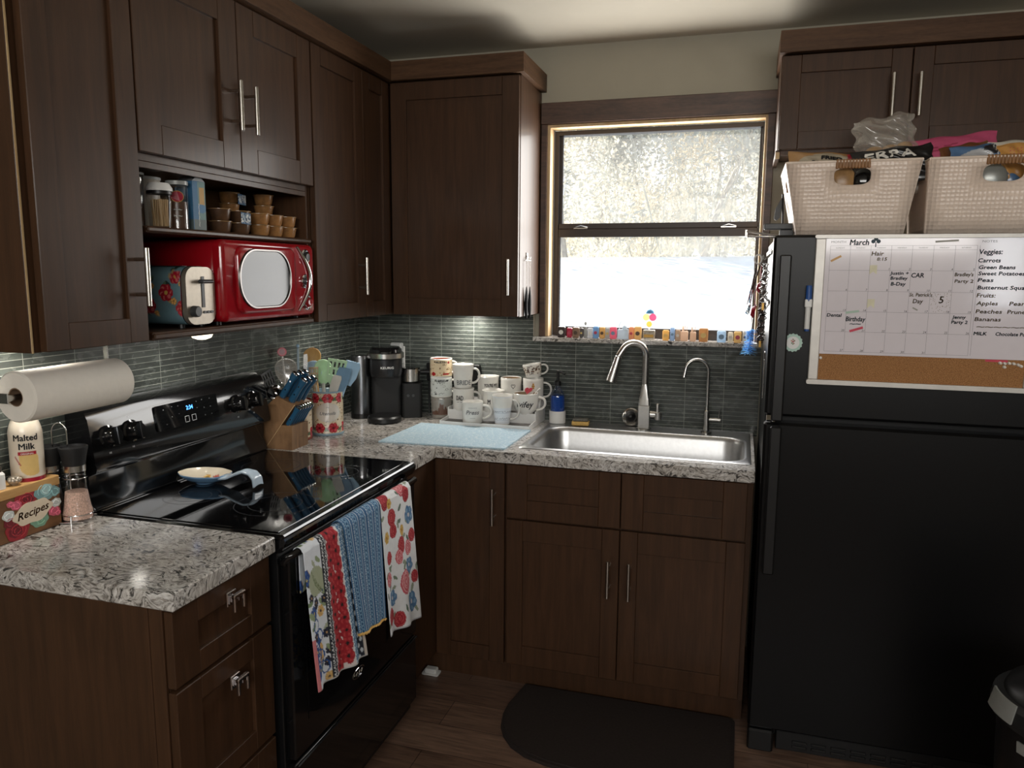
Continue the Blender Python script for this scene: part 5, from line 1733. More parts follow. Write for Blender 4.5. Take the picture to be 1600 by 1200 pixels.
MB().box((-0.036, -0.024, 0), (0.036, 0.024, 0.017), 0.004).build('sponge_body', SPO, c)
MB().box((-0.032, -0.021, 0.0172), (0.033, 0.022, 0.027), 0.004).build('scrub_pad', SCR, c)
c = thing('sink_strainer', 'round steel sink strainer with a black stopper propped behind the faucet', 'sink strainer', (1.268, -0.040, 0.9178))
T = Matrix.Rotation(math.radians(72), 3, 'X')
MB().lathe([(0.021, 0.0), (0.036, 0.0), (0.037, 0.004), (0.030, 0.007), (0.024, 0.014), (0.021, 0.012)], (0, 0, 0.037), 32, T=T, closed=True).build('rim', STEEL, c)
MB().lathe([(0, 0.003), (0.0205, 0.003), (0.0205, 0.012), (0.012, 0.020), (0.006, 0.030), (0, 0.031)], (0, 0, 0.037), 28, T=T).build('stopper', BLACKP, c)

# little blocks along the sill -------------------------------------------------------------------------
SILL = [(0.947, 0.978, 1.32, 'black', (70, 60, 60)), (0.986, 1.008, 1.316, 'crimson', (190, 60, 84)), (1.011, 1.038, 1.319, 'brown', (150, 124, 104)), (1.041, 1.055, 1.317, 'dark grey', (96, 92, 92)), (1.059, 1.070, 1.350, 'tall grey', (150, 150, 146)), (1.074, 1.095, 1.318, 'clear white', (206, 206, 208)),
        (1.098, 1.120, 1.324, 'blue', (110, 156, 196)), (1.125, 1.147, 1.322, 'amber', (206, 164, 92)), (1.149, 1.167, 1.320, 'pale grey', (176, 176, 172)), (1.169, 1.195, 1.324, 'rose', (216, 96, 122)), (1.200, 1.244, 1.340, 'wide frosted', (186, 198, 206)), (1.247, 1.266, 1.326, 'orange', (216, 150, 104)),
        (1.269, 1.297, 1.328, 'honey', (206, 168, 104)), (1.383, 1.408, 1.317, 'yellow', (214, 170, 90)), (1.413, 1.431, 1.328, 'slim blue', (150, 176, 206)), (1.434, 1.453, 1.320, 'tan', (176, 150, 126)), (1.455, 1.484, 1.338, 'peach', (216, 186, 160)), (1.492, 1.515, 1.334, 'pink beige', (206, 176, 150)),
        (1.527, 1.562, 1.328, 'brown and gold', (176, 128, 72)), (1.597, 1.631, 1.320, 'ice blue', (176, 200, 222)), (1.638, 1.659, 1.316, 'pale cream', (214, 206, 190)), (1.662, 1.690, 1.319, 'straw', (214, 182, 120)), (1.694, 1.711, 1.322, 'milky', (206, 206, 204))]
ORD = ['first', 'second', 'third', 'fourth', 'fifth', 'sixth', 'seventh', 'eighth', 'ninth', 'tenth', 'eleventh', 'twelfth', 'thirteenth', 'fourteenth', 'fifteenth', 'sixteenth', 'seventeenth', 'eighteenth', 'nineteenth', 'twentieth', 'twenty-first', 'twenty-second', 'twenty-third']
for i, (x0, x1, zt, cn, cc) in enumerate(SILL):
    h, w = zt - 1.2758, (x1 - x0) / 2
    c = thing('sill_trinket', '%s trinket block on the window sill, %s from the left' % (cn, ORD[i]), 'trinket', ((x0 + x1) / 2, -0.020, 1.2758), 0, 'trinket blocks on the window sill')
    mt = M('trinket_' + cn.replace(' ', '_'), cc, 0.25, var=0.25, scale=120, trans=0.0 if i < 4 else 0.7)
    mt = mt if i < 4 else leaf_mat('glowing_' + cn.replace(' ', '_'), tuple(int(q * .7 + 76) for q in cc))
    d_ = min(w, 0.012)
    if i in (4, 10, 16, 17):
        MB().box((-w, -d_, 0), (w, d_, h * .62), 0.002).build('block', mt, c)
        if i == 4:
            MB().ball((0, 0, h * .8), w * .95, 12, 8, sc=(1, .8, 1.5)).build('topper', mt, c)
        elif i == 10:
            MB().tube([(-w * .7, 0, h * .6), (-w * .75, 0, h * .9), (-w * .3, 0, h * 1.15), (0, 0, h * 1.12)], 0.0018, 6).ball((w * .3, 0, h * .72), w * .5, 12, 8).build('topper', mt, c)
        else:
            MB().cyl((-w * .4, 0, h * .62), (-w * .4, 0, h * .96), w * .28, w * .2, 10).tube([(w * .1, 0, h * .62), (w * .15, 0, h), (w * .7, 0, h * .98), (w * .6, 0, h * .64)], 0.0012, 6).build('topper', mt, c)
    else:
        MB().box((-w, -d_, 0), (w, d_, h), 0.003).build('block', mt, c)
        MB().cyl((0, -d_ - 0.0002, h * .48), (0, -d_ - 0.0014, h * .48), min(w, h * .5) * .62, seg=14).build('emblem', M('trinket_mark_%d' % (i % 5), [(226, 222, 214), (196, 74, 96), (90, 70, 56), (226, 196, 120), (120, 150, 176)][i % 5], 0.35), c)
c = thing('trinket_stand', 'clear block in the middle of the sill with a blue-topped stack of round pieces', 'trinket', (1.328, -0.020, 1.2758))
MB().box((-0.024, -0.010, 0), (0.024, 0.010, 0.040), 0.003).build('clear_block', M('milky_clear_acrylic', (226, 220, 208), 0.1, coat=0.3, trans=0.7), c)
MB().box((-0.019, -0.0115, 0.010), (0.019, -0.0102, 0.022), 0.0005).build('gold_plate', M('gold_foil', (190, 150, 80), 0.3, 0.7), c)
m = MB().box((-0.003, -0.003, 0.0402), (0.003, 0.003, 0.052), 0.001)
m.build('stem', M('milky_clear_acrylic'), c)
for (dx, dz, r, cc, n_) in ((0, 0.064, 0.012, (214, 160, 70), 'amber_disc'), (-0.013, 0.092, 0.014, (206, 180, 120), 'tan_disc'), (0.014, 0.092, 0.015, (216, 70, 106), 'pink_disc')):
    MB().cyl((dx, -0.005, dz), (dx, 0.004, dz), r, seg=20, bev=0.002).build(n_, M(n_, cc, 0.3, trans=0.5), c)
MB().lathe([(0, 0.020), (0.012, 0.017), (0.019, 0.009), (0.021, 0.0), (0, 0.0)], (0.002, 0, 0.1076), 24).build('blue_dome', M('blue_dome', (90, 150, 200), 0.15, coat=0.4), c)

# ================================================================== MICROWAVE BAY AND OPEN SHELF
BAY = ZU + 0.0204
# microwave
c = thing('microwave', 'shiny red retro microwave in the bay under the open shelf', 'microwave', (0.18, -1.163, BAY))
MY0, MY1, MZ0, MZ1 = -1.388, -0.921, BAY + 0.010, 1.627
m = MB().box((0.015, MY0 + 0.008, MZ0), (0.305, MY1 - 0.008, MZ1), 0.012)
m.build('case', REDM, c, world=True, smooth=60)
for x in (0.04, 0.28):
    for y in (MY0 + 0.04, MY1 - 0.04):
        MB().cyl((x, y, BAY + 0.0002), (x, y, MZ0 + 0.001), 0.011, seg=12).build('foot', BLACKP, c, world=True)
def rounded_panel(mb, fn, u0, v0, u1, v1, r, d0, d1, e=0.006, n=8):
    """pillow-edged slab"""
    rings = [(0.0, d0), (0.0, d1 - e), (e * 0.35, d1 - e * 0.3), (e, d1)]
    vs, fs, k = [], [], None
    for o, d_ in rings:
        q = rrect(u0 + o, v0 + o, u1 - o, v1 - o, max(0.001, r - o), n)
        k = len(q)
        vs += [fn(u, v, d_) for u, v in q]
    for i in range(len(rings) - 1):
        for q in range(k):
            fs.append((i * k + q, i * k + (q + 1) % k, (i + 1) * k + (q + 1) % k, (i + 1) * k + q))
    fs.append(tuple(range(k)))
    fs.append(tuple((len(rings) - 1) * k + q for q in range(k)))
    mb.add(vs, fs)
    return mb
F0 = FX(0.3055)
fr = rounded_panel(MB(), F0, MY0, MZ0 - 0.001, MY1, MZ1 + 0.001, 0.022, 0, 0.030, 0.012).build('front_housing', REDM, c, world=True, smooth=60)
dr = rounded_panel(MB(), F0, MY0 + 0.055, MZ0 + 0.020, MY1 - 0.125, MZ1 - 0.014, 0.030, 0.0302, 0.042, 0.008).build('door', REDM, c, world=True, smooth=60)
def stad(o):
    return rrect(-1.338 + o, 1.434 + o, -1.082 - o, 1.606 - o, 0.080 - o, 12)
m = MB()
q0, q1 = stad(0), stad(0.008)
k = len(q0)
vs = [F0(u, v, 0.0422) for u, v in q0] + [F0(u, v, 0.0475) for u, v in stad(0.002)] + [F0(u, v, 0.0475) for u, v in stad(0.006)] + [F0(u, v, 0.0422) for u, v in q1]
m.add(vs, [(i * k + a, i * k + (a + 1) % k, (i + 1) * k + (a + 1) % k, (i + 1) * k + a) for i in range(3) for a in range(k)])
m.build('window_ring', M('dark_chrome', (120, 116, 114), 0.3, 1.0), dr, world=True, smooth=60)
MB().prism(stad(0.0075), 0.0421, 0.0440, F0).build('door_window', DOORGLASS, dr, world=True, smooth=0)
m = MB()
pts = [(F0(-1.046 + 0.034 * math.sin(PI * t) ** 1.0, 1.420 + 0.198 * t, 0.044 + 0.022 * math.sin(PI * t))) for t in [k / 16 for k in range(17)]]
m.tube(pts, [0.004 + 0.004 * math.sin(PI * k / 16) for k in range(17)], 12, flat=(1.0, 1.5))
m.build('handle', CHROME, dr, world=True, smooth=60)
for (y, z, r) in ((-0.981, 1.588, 0.024), (-0.985, 1.511, 0.022), (-0.975, 1.443, 0.024)):
    k_ = MB().lathe([(r, 0.0), (r, 0.004), (r - 0.003, 0.007), (r - 0.006, 0.004), (r - 0.006, 0)], F0(y, z, 0.0302), 28, T=Vector((1, 0, 0)).to_track_quat('Z', 'Y').to_matrix(), closed=True)
    ko = k_.build('knob_ring', CHROME, fr, world=True)
    MB().lathe([(0, 0), (r - 0.007, 0), (r - 0.007, 0.006), (r * .45, 0.014), (0, 0.015)], F0(y, z, 0.0303), 24, T=Vector((1, 0, 0)).to_track_quat('Z', 'Y').to_matrix()).build('knob', DGREY if z > 1.5 and z < 1.55 else (BLACKP if z > 1.55 else REDM), fr, world=True)

# toaster
c = thing('toaster', 'two-slice toaster with teal floral sides and a steel front in the bay', 'toaster', (0.19, -1.44, BAY))
TY0, TY1, TZ0, TZ1, TX0, TX1 = -1.512, -1.394, BAY + 0.008, 1.553, 0.075, 0.300
prof = rrect(TY0, TZ0, TY1, TZ1, 0.034, 8)
P_ = Paint(0.25, 0.17, 1000, (112, 144, 154))
rf = random.Random(8)
for (x, y, r) in ((.215, .125, .017), (.185, .085, .022), (.235, .045, .019), (.12, .12, .018), (.13, .05, .020), (.06, .09, .018), (.03, .03, .016), (.05, .15, .014)):
    for k in range(4):
        P_.leaf(x + rf.uniform(-.024, .024), y + rf.uniform(-.024, .024), .011, rf.uniform(0, 3), rf.choice([(96, 120, 96), (176, 156, 110), (52, 70, 66)]))
    P_.flower(x, y, r, rf.choice([(170, 36, 52), (186, 60, 70), (150, 30, 44)]), (214, 110, 110), (206, 170, 90), 6)
    P_.flower(x + r * 1.1, y - r, r * .42, (206, 150, 84), None, (120, 80, 40))
m = MB()
kk = len(prof)
def shell(u, v):
    i = int(round(u * kk)) % kk
    return (TX0 + (TX1 - TX0) * v, prof[i][0], prof[i][1])
m.grid(shell, kk, 40, cu=True, col=lambda u, v: P_.at(min(.999, v * .93), min(.99, max(0, (prof[int(round(u * kk)) % kk][1] - TZ0) / .17))))
m.v = m.v
# finer side sheets carry the print
for yy in (TY0 - 0.0004, TY1 + 0.0004):
    m.grid(lambda u, v, yy=yy: (TX0 + 0.001 + (TX1 - TX0 - 0.002) * u, yy, TZ0 + 0.032 + (TZ1 - TZ0 - 0.064) * v), 110, 60, col=lambda u, v: P_.at(u * .93, (0.032 + (TZ1 - TZ0 - 0.064) * v) / .17))
m.build('floral_shell', painted('enamel_floral_print', 0.25, 0.4), c, world=True, smooth=60)
m = MB().prism(rrect(TY0 + 0.003, TZ0 + 0.001, TY1 - 0.003, TZ1 - 0.001, 0.032, 8), TX1 + 0.0002, TX1 + 0.014, lambda u, v, d_: (d_, u, v))
fp = m.build('front_plate', BRUSHED, c, world=True, smooth=30)
MB().prism(rrect(TY0 + 0.006, TZ0 + 0.004, TY1 - 0.006, TZ1 - 0.004, 0.03, 8), TX0 - 0.010, TX0 - 0.0002, lambda u, v, d_: (d_, u, v)).build('back_plate', BLACKP, c, world=True)
m = MB().box((TX0 + 0.02, TY0 + 0.022, TZ1 + 0.0002), (TX1 - 0.01, TY0 + 0.040, TZ1 + 0.0016)).box((TX0 + 0.02, TY1 - 0.040, TZ1 + 0.0002), (TX1 - 0.01, TY1 - 0.022, TZ1 + 0.0016))
m.build('slots', BLACKM, c, world=True)
yl = (TY0 + TY1) / 2 + 0.008
MB().box((TX1 + 0.0142, yl - 0.006, TZ0 + 0.045), (TX1 + 0.0158, yl + 0.006, TZ1 - 0.026), 0.0006).build('lever_track', DGREY, c, world=True)
MB().box((TX1 + 0.016, yl - 0.024, TZ1 - 0.044), (TX1 + 0.034, yl + 0.024, TZ1 - 0.034), 0.004).build('lever', DGREY, c, world=True)
MB().lathe([(0, 0), (0.015, 0), (0.0145, 0.014), (0.012, 0.016), (0, 0.016)], (TX1 + 0.0142, TY0 + 0.028, TZ0 + 0.036), 24, T=Vector((1, 0, 0)).to_track_quat('Z', 'Y').to_matrix()).build('browning_dial', DGREY, c, world=True)
for k in range(3):
    MB().prism(rrect(yl - 0.002 + 0.014 * k, TZ0 + 0.029, yl + 0.009 + 0.014 * k, TZ0 + 0.036, 0.003, 4), TX1 + 0.0142, TX1 + 0.0165, lambda u, v, d_: (d_, u, v)).build('button', DGREY, c, world=True)
for x in (TX0 + 0.02, TX1 - 0.02):
    for y in (TY0 + 0.02, TY1 - 0.02):
        MB().cyl((x, y, BAY + 0.0002), (x, y, TZ0 + 0.002), 0.008, seg=10).build('foot', BLACKP, c, world=True)

# shelf items
SH = 1.6484
c = thing('toothpick_jar', 'clear ribbed jar of toothpicks with a white flip lid on the open shelf', 'jar', (0.272, -1.537, SH))
MB().lathe([(0, 0.001), (0.026, 0.001), (0.029, 0.080), (0.028, 0.082)], seg=8).build('jar_body', CLEAR, c, smooth=0)
m = MB()
rf = random.Random(2)
for k in range(70):
    a, r = rf.uniform(0, 2 * PI), 0.020 * math.sqrt(rf.random())
    b = rf.uniform(0, 2 * PI)
    m.cyl((r * math.cos(a), r * math.sin(a), 0.004), (r * math.cos(a) + 0.004 * math.cos(b), r * math.sin(a) + 0.004 * math.sin(b), 0.070), 0.0011, seg=4)
o = m.build('toothpicks', PINE, c)
o['kind'] = 'stuff'
MB().lathe([(0, 0.0825), (0.030, 0.0825), (0.030, 0.090), (0, 0.090)], seg=28).build('black_ring', BLACKP, c)
MB().lathe([(0, 0.0905), (0.0315, 0.0905), (0.0315, 0.098), (0.024, 0.110), (0, 0.112)], seg=28).build('lid', WHITEP, c)
c = thing('glass_canister', 'tall clear canister behind the toothpick jar on the open shelf', 'jar', (0.205, -1.555, SH))
MB().lathe([(0, 0.001), (0.028, 0.001), (0.028, 0.130)], seg=28).build('jar_body', CLEAR, c, smooth=60)
MB().lathe([(0, 0.002), (0.026, 0.002), (0.026, 0.06), (0, 0.065)], seg=24).build('contents', M('brown_snack', (96, 64, 40), 0.8, var=0.4, scale=150), c)
MB().lathe([(0, 0.1305), (0.030, 0.1305), (0.030, 0.136), (0, 0.136)], seg=28).build('lid', M('grey_lid', (150, 152, 150), 0.3), c)
def fruit_cup(x, y, label, sc=1.0):
    c = thing('fruit_jar', label, 'jar', (x, y, SH))
    MB().lathe([(0, 0.001), (0.026, 0.001), (0.0265, 0.108), (0.024, 0.112)], seg=28).build('jar_body', CLEAR, c, smooth=60)
    MB().lathe([(0, 0.002), (0.0245, 0.002), (0.0245, 0.070), (0, 0.072)], seg=24).build('contents', M('dark_fruit', (74, 50, 38), 0.3, var=0.4, scale=80), c)
    MB().lathe([(0, 0.1122), (0.0275, 0.1122), (0.0275, 0.122), (0, 0.122)], seg=28).build('lid', M('grey_lid'), c)
    pa = to_cam(x, y)
    m = MB()
    for (rr, cc, dd) in ((0.016, lin((196, 160, 84)), 0.0006), (0.0145, lin((150, 26, 52)), 0.0012)):
        n = 28
        m.add([((0.0265 + dd) * math.cos(pa + rr * math.cos(2 * PI * k / n) / .0265), (0.0265 + dd) * math.sin(pa + rr * math.cos(2 * PI * k / n) / .0265), 0.082 + rr * .9 * math.sin(2 * PI * k / n)) for k in range(n)], [tuple(range(n))], col=cc)
    m.build('round_label', painted('printed_label', 0.4), c, smooth=0)
    m = MB()
    cyl_text(m, '~~', 0.018, (0, 0), 0.0265, 0.044, pa, shear=0.2, dz=0.0015)
    cyl_text(m, '~~', 0.018, (0, 0), 0.0265, 0.028, pa, shear=0.2, dz=0.0015)
    m.build('lettering', M('pale_print', (196, 200, 196), 0.5), c, smooth=0)
fruit_cup(0.268, -1.468, 'clear fruit jar with a round red label beside the blue carton')
c = thing('white_tub', 'round white tub at the back of the open shelf above the jars', 'tub', (0.12, -1.42, SH))
MB().lathe([(0, 0), (0.036, 0), (0.042, 0.135), (0, 0.135)], seg=32).build('tub_body', M('white_tub_print', (206, 196, 180), 0.4), c)
MB().lathe([(0, 0.1352), (0.044, 0.1352), (0.044, 0.142), (0, 0.143)], seg=32).build('lid', WHITEP, c)
c = thing('cracker_carton', 'blue and tan food carton standing right of the jars on the open shelf', 'carton', (0.262, -1.408, SH), -0.15)
P_ = Paint(0.06, 0.13, 1200, (64, 112, 150))
P_.rect(0.022, 0, 0.06, 0.13, (104, 136, 136))
P_.rect(0.030, 0.062, 0.055, 0.115, (190, 150, 88))
P_.disk(0.04, 0.058, 0.022, (72, 120, 160), 0.012)
P_.rect(0.0, 0, 0.06, 0.028, (96, 110, 110))
m = MB().box((-0.030, -0.021, 0.0002), (0.030, 0.021, 0.128), 0.001, col=lin((58, 104, 142)))
m.grid(lambda u, v: (0.0304, -0.020 + 0.040 * u, 0.001 + 0.126 * v), 40, 90, col=P_.at)
m.grid(lambda u, v: (-0.029 + 0.058 * u, -0.0214, 0.001 + 0.126 * v), 40, 90, col=lambda u, v: P_.at(u * .35, v))
m.prism([(-0.021, 0.128), (0.021, 0.128), (0.004, 0.142), (-0.004, 0.142)], -0.029, 0.029, lambda u, v, d_: (d_, u, v), col=lin((150, 156, 160)))
m.build('carton_body', painted('printed_carton', 0.4), c, smooth=0)
MB().text('~~~~', 0.020, lambda u, v: (0.0308, 0.002 - v, 0.010 + u + 0.03), align='C', width=0.06).build('lettering', WHITEP, c, smooth=0)
# snack tubs in stacks
TUBM = M('caramel_food_cup', (150, 108, 66), 0.3, var=0.25, scale=70)
TUBD = M('dark_food_cup', (84, 60, 42), 0.3, var=0.25, scale=70)
FILM = clearglass('clear_cup_film', (230, 226, 220), 0.08, 0.3)
def cup_proto(fill):
    c = thing('snack_cup', 'x', 'snack cup', (0, 0, 0), 0, 'snack cups on the open shelf')
    MB().lathe([(0, 0), (0.022, 0), (0.026, 0.006), (0.0305, 0.030), (0, 0.030)], seg=24).build('cup', fill, c)
    MB().lathe([(0.0312, 0.0302), (0.0335, 0.0312), (0.0335, 0.0322), (0, 0.0335), (0, 0.0302)], seg=24).build('film_lid', M('tan_film_lid', (176, 140, 96), 0.25, coat=0.3), c)
    return c
pc, pd = cup_proto(TUBM), cup_proto(TUBD)
used = set()
CUPS = [(0.070, -1.275, 4, 'far left rear stack', 1), (0.140, -1.085, 4, 'middle rear stack', 0), (0.195, -0.985, 4, 'right rear stack', 0), (0.262, -1.292, 2, 'front stack beside the carton', 1), (0.262, -1.205, 2, 'second front stack', 1), (0.262, -1.108, 2, 'middle front stack', 0), (0.262, -1.036, 2, 'fourth front stack', 0), (0.262, -0.963, 2, 'rightmost front stack', 0)]
LV = {2: ['lower', 'upper'], 4: ['lowest', 'second', 'third', 'topmost']}
for (x, y, n, nm, dk) in CUPS:
    for k in range(n):
        p = pd if dk else pc
        o = p if id(p) not in used else copy_tree(p)
        used.add(id(p))
        o.location = (x, y, SH + 0.0003 + 0.0340 * k)
        o.rotation_euler = (0, 0, 0.3 * k)
        o['label'] = '%s plastic snack cup, %s in the %s on the open shelf' % ('dark' if dk else 'caramel', LV[n][k], nm)
def sleeve(x, y, z, w, label):
    c = thing('label_sleeve', label, 'cardboard sleeve', (x, y, z), 0.25, 'blue sleeves on the snack cups')
    P_ = busy(w, .032, (60, 100, 136), int(y * -1000), [(190, 206, 214), (206, 206, 200), (28, 56, 92), (230, 230, 226)])
    MB().grid(lambda u, v: (0.0006 * math.sin(9 * u), -w / 2 + w * u, 0.032 * v), 60, 36, col=P_.at).build('printed_card', painted('printed_sleeve_card', 0.4), c, smooth=60, solid=0.0012)
sleeve(0.299, -1.225, SH + 0.028, 0.070, 'blue printed sleeve around the front dark snack cups')
sleeve(0.176, -1.070, SH + 0.098, 0.060, 'blue printed sleeve around the topmost cup of the middle rear stack')
sleeve(0.108, -1.262, SH + 0.098, 0.070, 'blue printed sleeve around the topmost cup of the far left rear stack')

# under-cabinet puck lights
PUCK = M('puck_light_lens', (255, 246, 226), 0.4, emit=(255, 240, 210), es=2.6)
for (x, y, z, lb, dp) in ((0.190, -1.305, ZU, 'round white puck light lit under the microwave bay', 0.022), (0.100, -1.80, ZU, 'round white puck light under the near wall cabinet', 0.003), (0.56, -0.10, ZU, 'round white puck light under the cabinet left of the window', 0.003), (0.18, -0.44, ZU, 'round white puck light under the corner wall cabinet', 0.003)):
    c = thing('puck_light', lb, 'light', (x, y, z), 0, 'puck lights under the wall cabinets')
    MB().lathe([(0, -0.0004), (0.036, -0.0004), (0.036, -0.006), (0, -0.006)], seg=32).build('housing', WHITEP, c)
    MB().lathe([(0.034, -0.0062), (0.034, -0.0065), (0.026, -0.0062 - dp * .7), (0.012, -0.0062 - dp * .95), (0, -0.0064 - dp)], seg=32).build('lens', PUCK, c)
    lamp('puck_lamp', 'AREA', 1.5 if x > 0.5 else 0.8, (x, y, z - 0.010 - dp), (0, 0, -1), (1.0, 0.95, 0.86), shape='DISK', size=0.05)

# ================================================================== TOWELS ON THE OVEN HANDLE
def towel(label, yt0, yt1, yb0, yb1, zl, zr, paint, seed, mat, x_off=0.0, back=0.12, folds=3, amp=0.006, trim=None, flare=0.006):
    rf = random.Random(seed)
    ph = rf.uniform(0, 6)
    R0 = 0.0125 + x_off
    c = thing('dish_towel', label, 'towel', (HX, (yt0 + yt1) / 2, HZ + R0), 0, 'dish towels on the oven handle')
    zm = (zl + zr) / 2
    Lf = HZ - zm
    arcL = PI * R0
    tot = back + arcL + Lf
    def fn(u, v):
        s = v * tot
        yt = yt0 + (yt1 - yt0) * u
        yb = yb0 + (yb1 - yb0) * u
        if s < back:
            d = back - s
            x, z, k = HX - R0, HZ - d, d / max(back, .01) * 0.3
            yt, yb = yt0 + 0.030 + (yt1 - yt0 - 0.04) * u, yt0 + 0.034 + (yt1 - yt0 - 0.04) * u
        elif s < back + arcL:
            a = PI - (s - back) / R0
            x, z, k = HX + R0 * math.cos(a), HZ + R0 * math.sin(a), 0.0
        else:
            d = (s - back - arcL) / Lf
            zb = zl + (zr - zl) * u
            x, z, k = HX + R0, HZ - d * (HZ - zb), d
        fold = math.sin(2 * PI * folds * u + ph) * amp * (0.35 + 0.65 * k) + math.sin(2 * PI * 1.3 * u + ph * 2) * amp * 0.6 * k
        if s < back:
            x -= 0.003
            x = max(x + fold * 0.2, 0.6695)
        else:
            x += abs(fold) if s < back + arcL else amp * 0.6 + fold * (0.4 + 0.6 * k) + flare * k
        return (x, yt + (yb - yt) * k, z)
    o = MB().grid(fn, 90, 190, col=lambda u, v: paint.at(u, max(0.0, min(1.0, 1 - (v * tot - back) / (arcL + Lf)))) if v * tot > back else paint.at(u, min(1, (back - v * tot) / (arcL + Lf) * -1 + 1)))
    o.build('cloth', mat, c, world=True, smooth=80, solid=0.0016)
    if trim:
        m = MB()
        n = 60
        pts = []
        for k in range(n + 1):
            p = fn(k / n, 1.0)
            pts.append((p[0], p[1], p[2] - 0.001 - 0.005 * abs(math.sin(PI * k / 4))))
        m.tube(pts, 0.0042, 6, flat=(1, .6))
        m.build('yellow_trim', trim, c, world=True, smooth=60)
    return c
TOW = painted('printed_cotton', 0.9, 0.0, 0.25)
# left towel: bands of flowers, rings and poppies
w, h = 0.26, 0.38
P_ = Paint(w, h, 900, (232, 238, 246))
rf = random.Random(17)
for k in range(46):
    x, y = rf.uniform(0.0, .085), rf.uniform(0, h)
    q = rf.random()
    if q < .35:
        P_.flower(x, y, rf.uniform(.012, .018), (40, 74, 140), (70, 104, 166), (206, 190, 120), 5, rf.uniform(0, 3))
    elif q < .5:
        P_.flower(x, y, .014, (222, 180, 110), (236, 206, 150), (70, 60, 70), 6)
    elif q < .65:
        P_.flower(x, y, .012, (30, 34, 52), (60, 62, 80), (200, 160, 110))
    else:
        P_.leaf(x, y, rf.uniform(.010, .018), rf.uniform(0, 3), rf.choice([(150, 166, 130), (120, 142, 104), (176, 184, 160)]))
P_.disk(.050, .262, .040, (176, 184, 156), .036)
for k in range(5):
    P_.line([(.03 + .01 * k, .29 - .012 * k), (.045 + .008 * k, .255 - .008 * k), (.06, .24)], .003, (120, 134, 96))
for k in range(7):
    P_.ring(.045 + rf.uniform(-.03, .03), .09 + rf.uniform(-.07, .07), .018, .004, (40, 84, 150))
P_.rect(.085, 0, .115, h, (34, 38, 48))
for k in range(42):
    for j in range(2):
        P_.ring(.0925 + .015 * j, .004 + k * .0092 + .0045 * j, .0046, .0018, (222, 224, 226))
P_.rect(.115, 0, .185, h, (228, 216, 214))
for k in range(12):
    for j in range(2):
        P_.flower(.132 + .034 * j + rf.uniform(-.004, .004), .016 + k * .034 + .016 * j, .0205, (166, 34, 46), (196, 66, 70), (40, 30, 30), 5, rf.uniform(0, 3))
P_.rect(.185, 0, .222, h, (84, 124, 158))
for k in range(42):
    for j in range(3):
        P_.ring(.191 + .012 * j, .004 + k * .0092, .0044, .0016, (206, 222, 232))
P_.rect(.186, 0, .188, h, (226, 230, 232))
P_.rect(.222, 0, .250, h, (38, 44, 58))
for k in range(26):
    P_.disk(.230 + .011 * (k % 2), .006 + k * .0148, .0052, (214, 222, 230), .0066)
P_.rect(.250, 0, .26, h, (216, 206, 196))
P_.rect(0, 0, w, .004, (206, 206, 206))
P_.rect(0, 0, .014, .13, (214, 130, 134))
towel('patchwork dish towel of poppies and blue flowers, leftmost on the oven handle', -1.622, -1.395, -1.598, -1.325, 0.500, 0.462, P_, 1, TOW, 0.0, folds=3, amp=0.007)
# middle towel: blue knitted bands
w, h = 0.20, 0.35
P_ = Paint(w, h, 900, (70, 112, 152))
x = 0.004
k = 0
while x < w:
    if k % 3 == 0:
        for q in range(60):
            P_.disk(x + .003, q * .0062, .0028, (196, 214, 226), .0020, .6)
        x += .009
    elif k % 3 == 1:
        for q in range(34):
            P_.ring(x + .007, q * .0108 + .004, .0066, .0022, (140, 178, 204))
            P_.disk(x + .007, q * .0108 + .004, .0026, (40, 78, 122))
        x += .019
    else:
        P_.rect(x, 0, x + .003, h, (206, 220, 230))
        P_.rect(x + .006, 0, x + .008, h, (44, 82, 128))
        x += .012
    k += 1
towel('blue patterned dish towel with a scalloped yellow hem, middle of the oven handle', -1.432, -1.222, -1.366, -1.205, 0.545, 0.520, P_, 2, TOW, 0.005, folds=2, amp=0.005, trim=M('yellow_cotton_trim', (222, 178, 104), 0.9, bump=0.3))
# right towel: roses on white
w, h = 0.22, 0.42
P_ = Paint(w, h, 900, (238, 240, 242))
rf = random.Random(23)
spots = [(rf.uniform(0, w), rf.uniform(0, h)) for k in range(40)]
for (x, y) in spots:
    P_.leaf(x, y, rf.uniform(.010, .016), rf.uniform(0, 3), rf.choice([(120, 138, 116), (150, 160, 140), (96, 116, 100)]))
for (x, y, r, q) in [(.03, .385, .022, 1), (.07, .33, .02, 0), (.075, .29, .017, 0), (.15, .40, .024, 2), (.18, .37, .018, 1), (.19, .31, .02, 3), (.12, .24, .020, 0), (.10, .21, .017, 2), (.17, .22, .018, 2), (.04, .22, .016, 0), (.03, .16, .018, 2), (.05, .10, .019, 3), (.13, .13, .030, 2), (.17, .17, .018, 3), (.03, .05, .022, 0), (.08, .03, .02, 0), (.17, .06, .024, 3), (.20, .13, .016, 0), (.03, .28, .017, 4), (.13, .28, .015, 4), (.2, .25, .016, 0), (.06, .37, .014, 4)]:
    if q == 3:
        P_.flower(x, y, r * 1.25, (84, 124, 166), (130, 166, 196), (206, 206, 210), 5, x * 50)
    elif q == 4:
        P_.flower(x, y, r, (206, 164, 76), (226, 196, 120), (150, 90, 50), 6)
    else:
        P_.rose(x, y, r * 1.22, [(164, 34, 48), (150, 30, 44), (206, 92, 104)][q], [(206, 90, 90), (196, 70, 76), (236, 176, 176)][q])
P_.rect(0, 0, w, .004, (196, 198, 204))
towel('white floral dish towel with red roses, rightmost on the oven handle', -1.215, -1.005, -1.185, -0.945, 0.450, 0.405, P_, 3, TOW, 0.001, folds=2, amp=0.007)

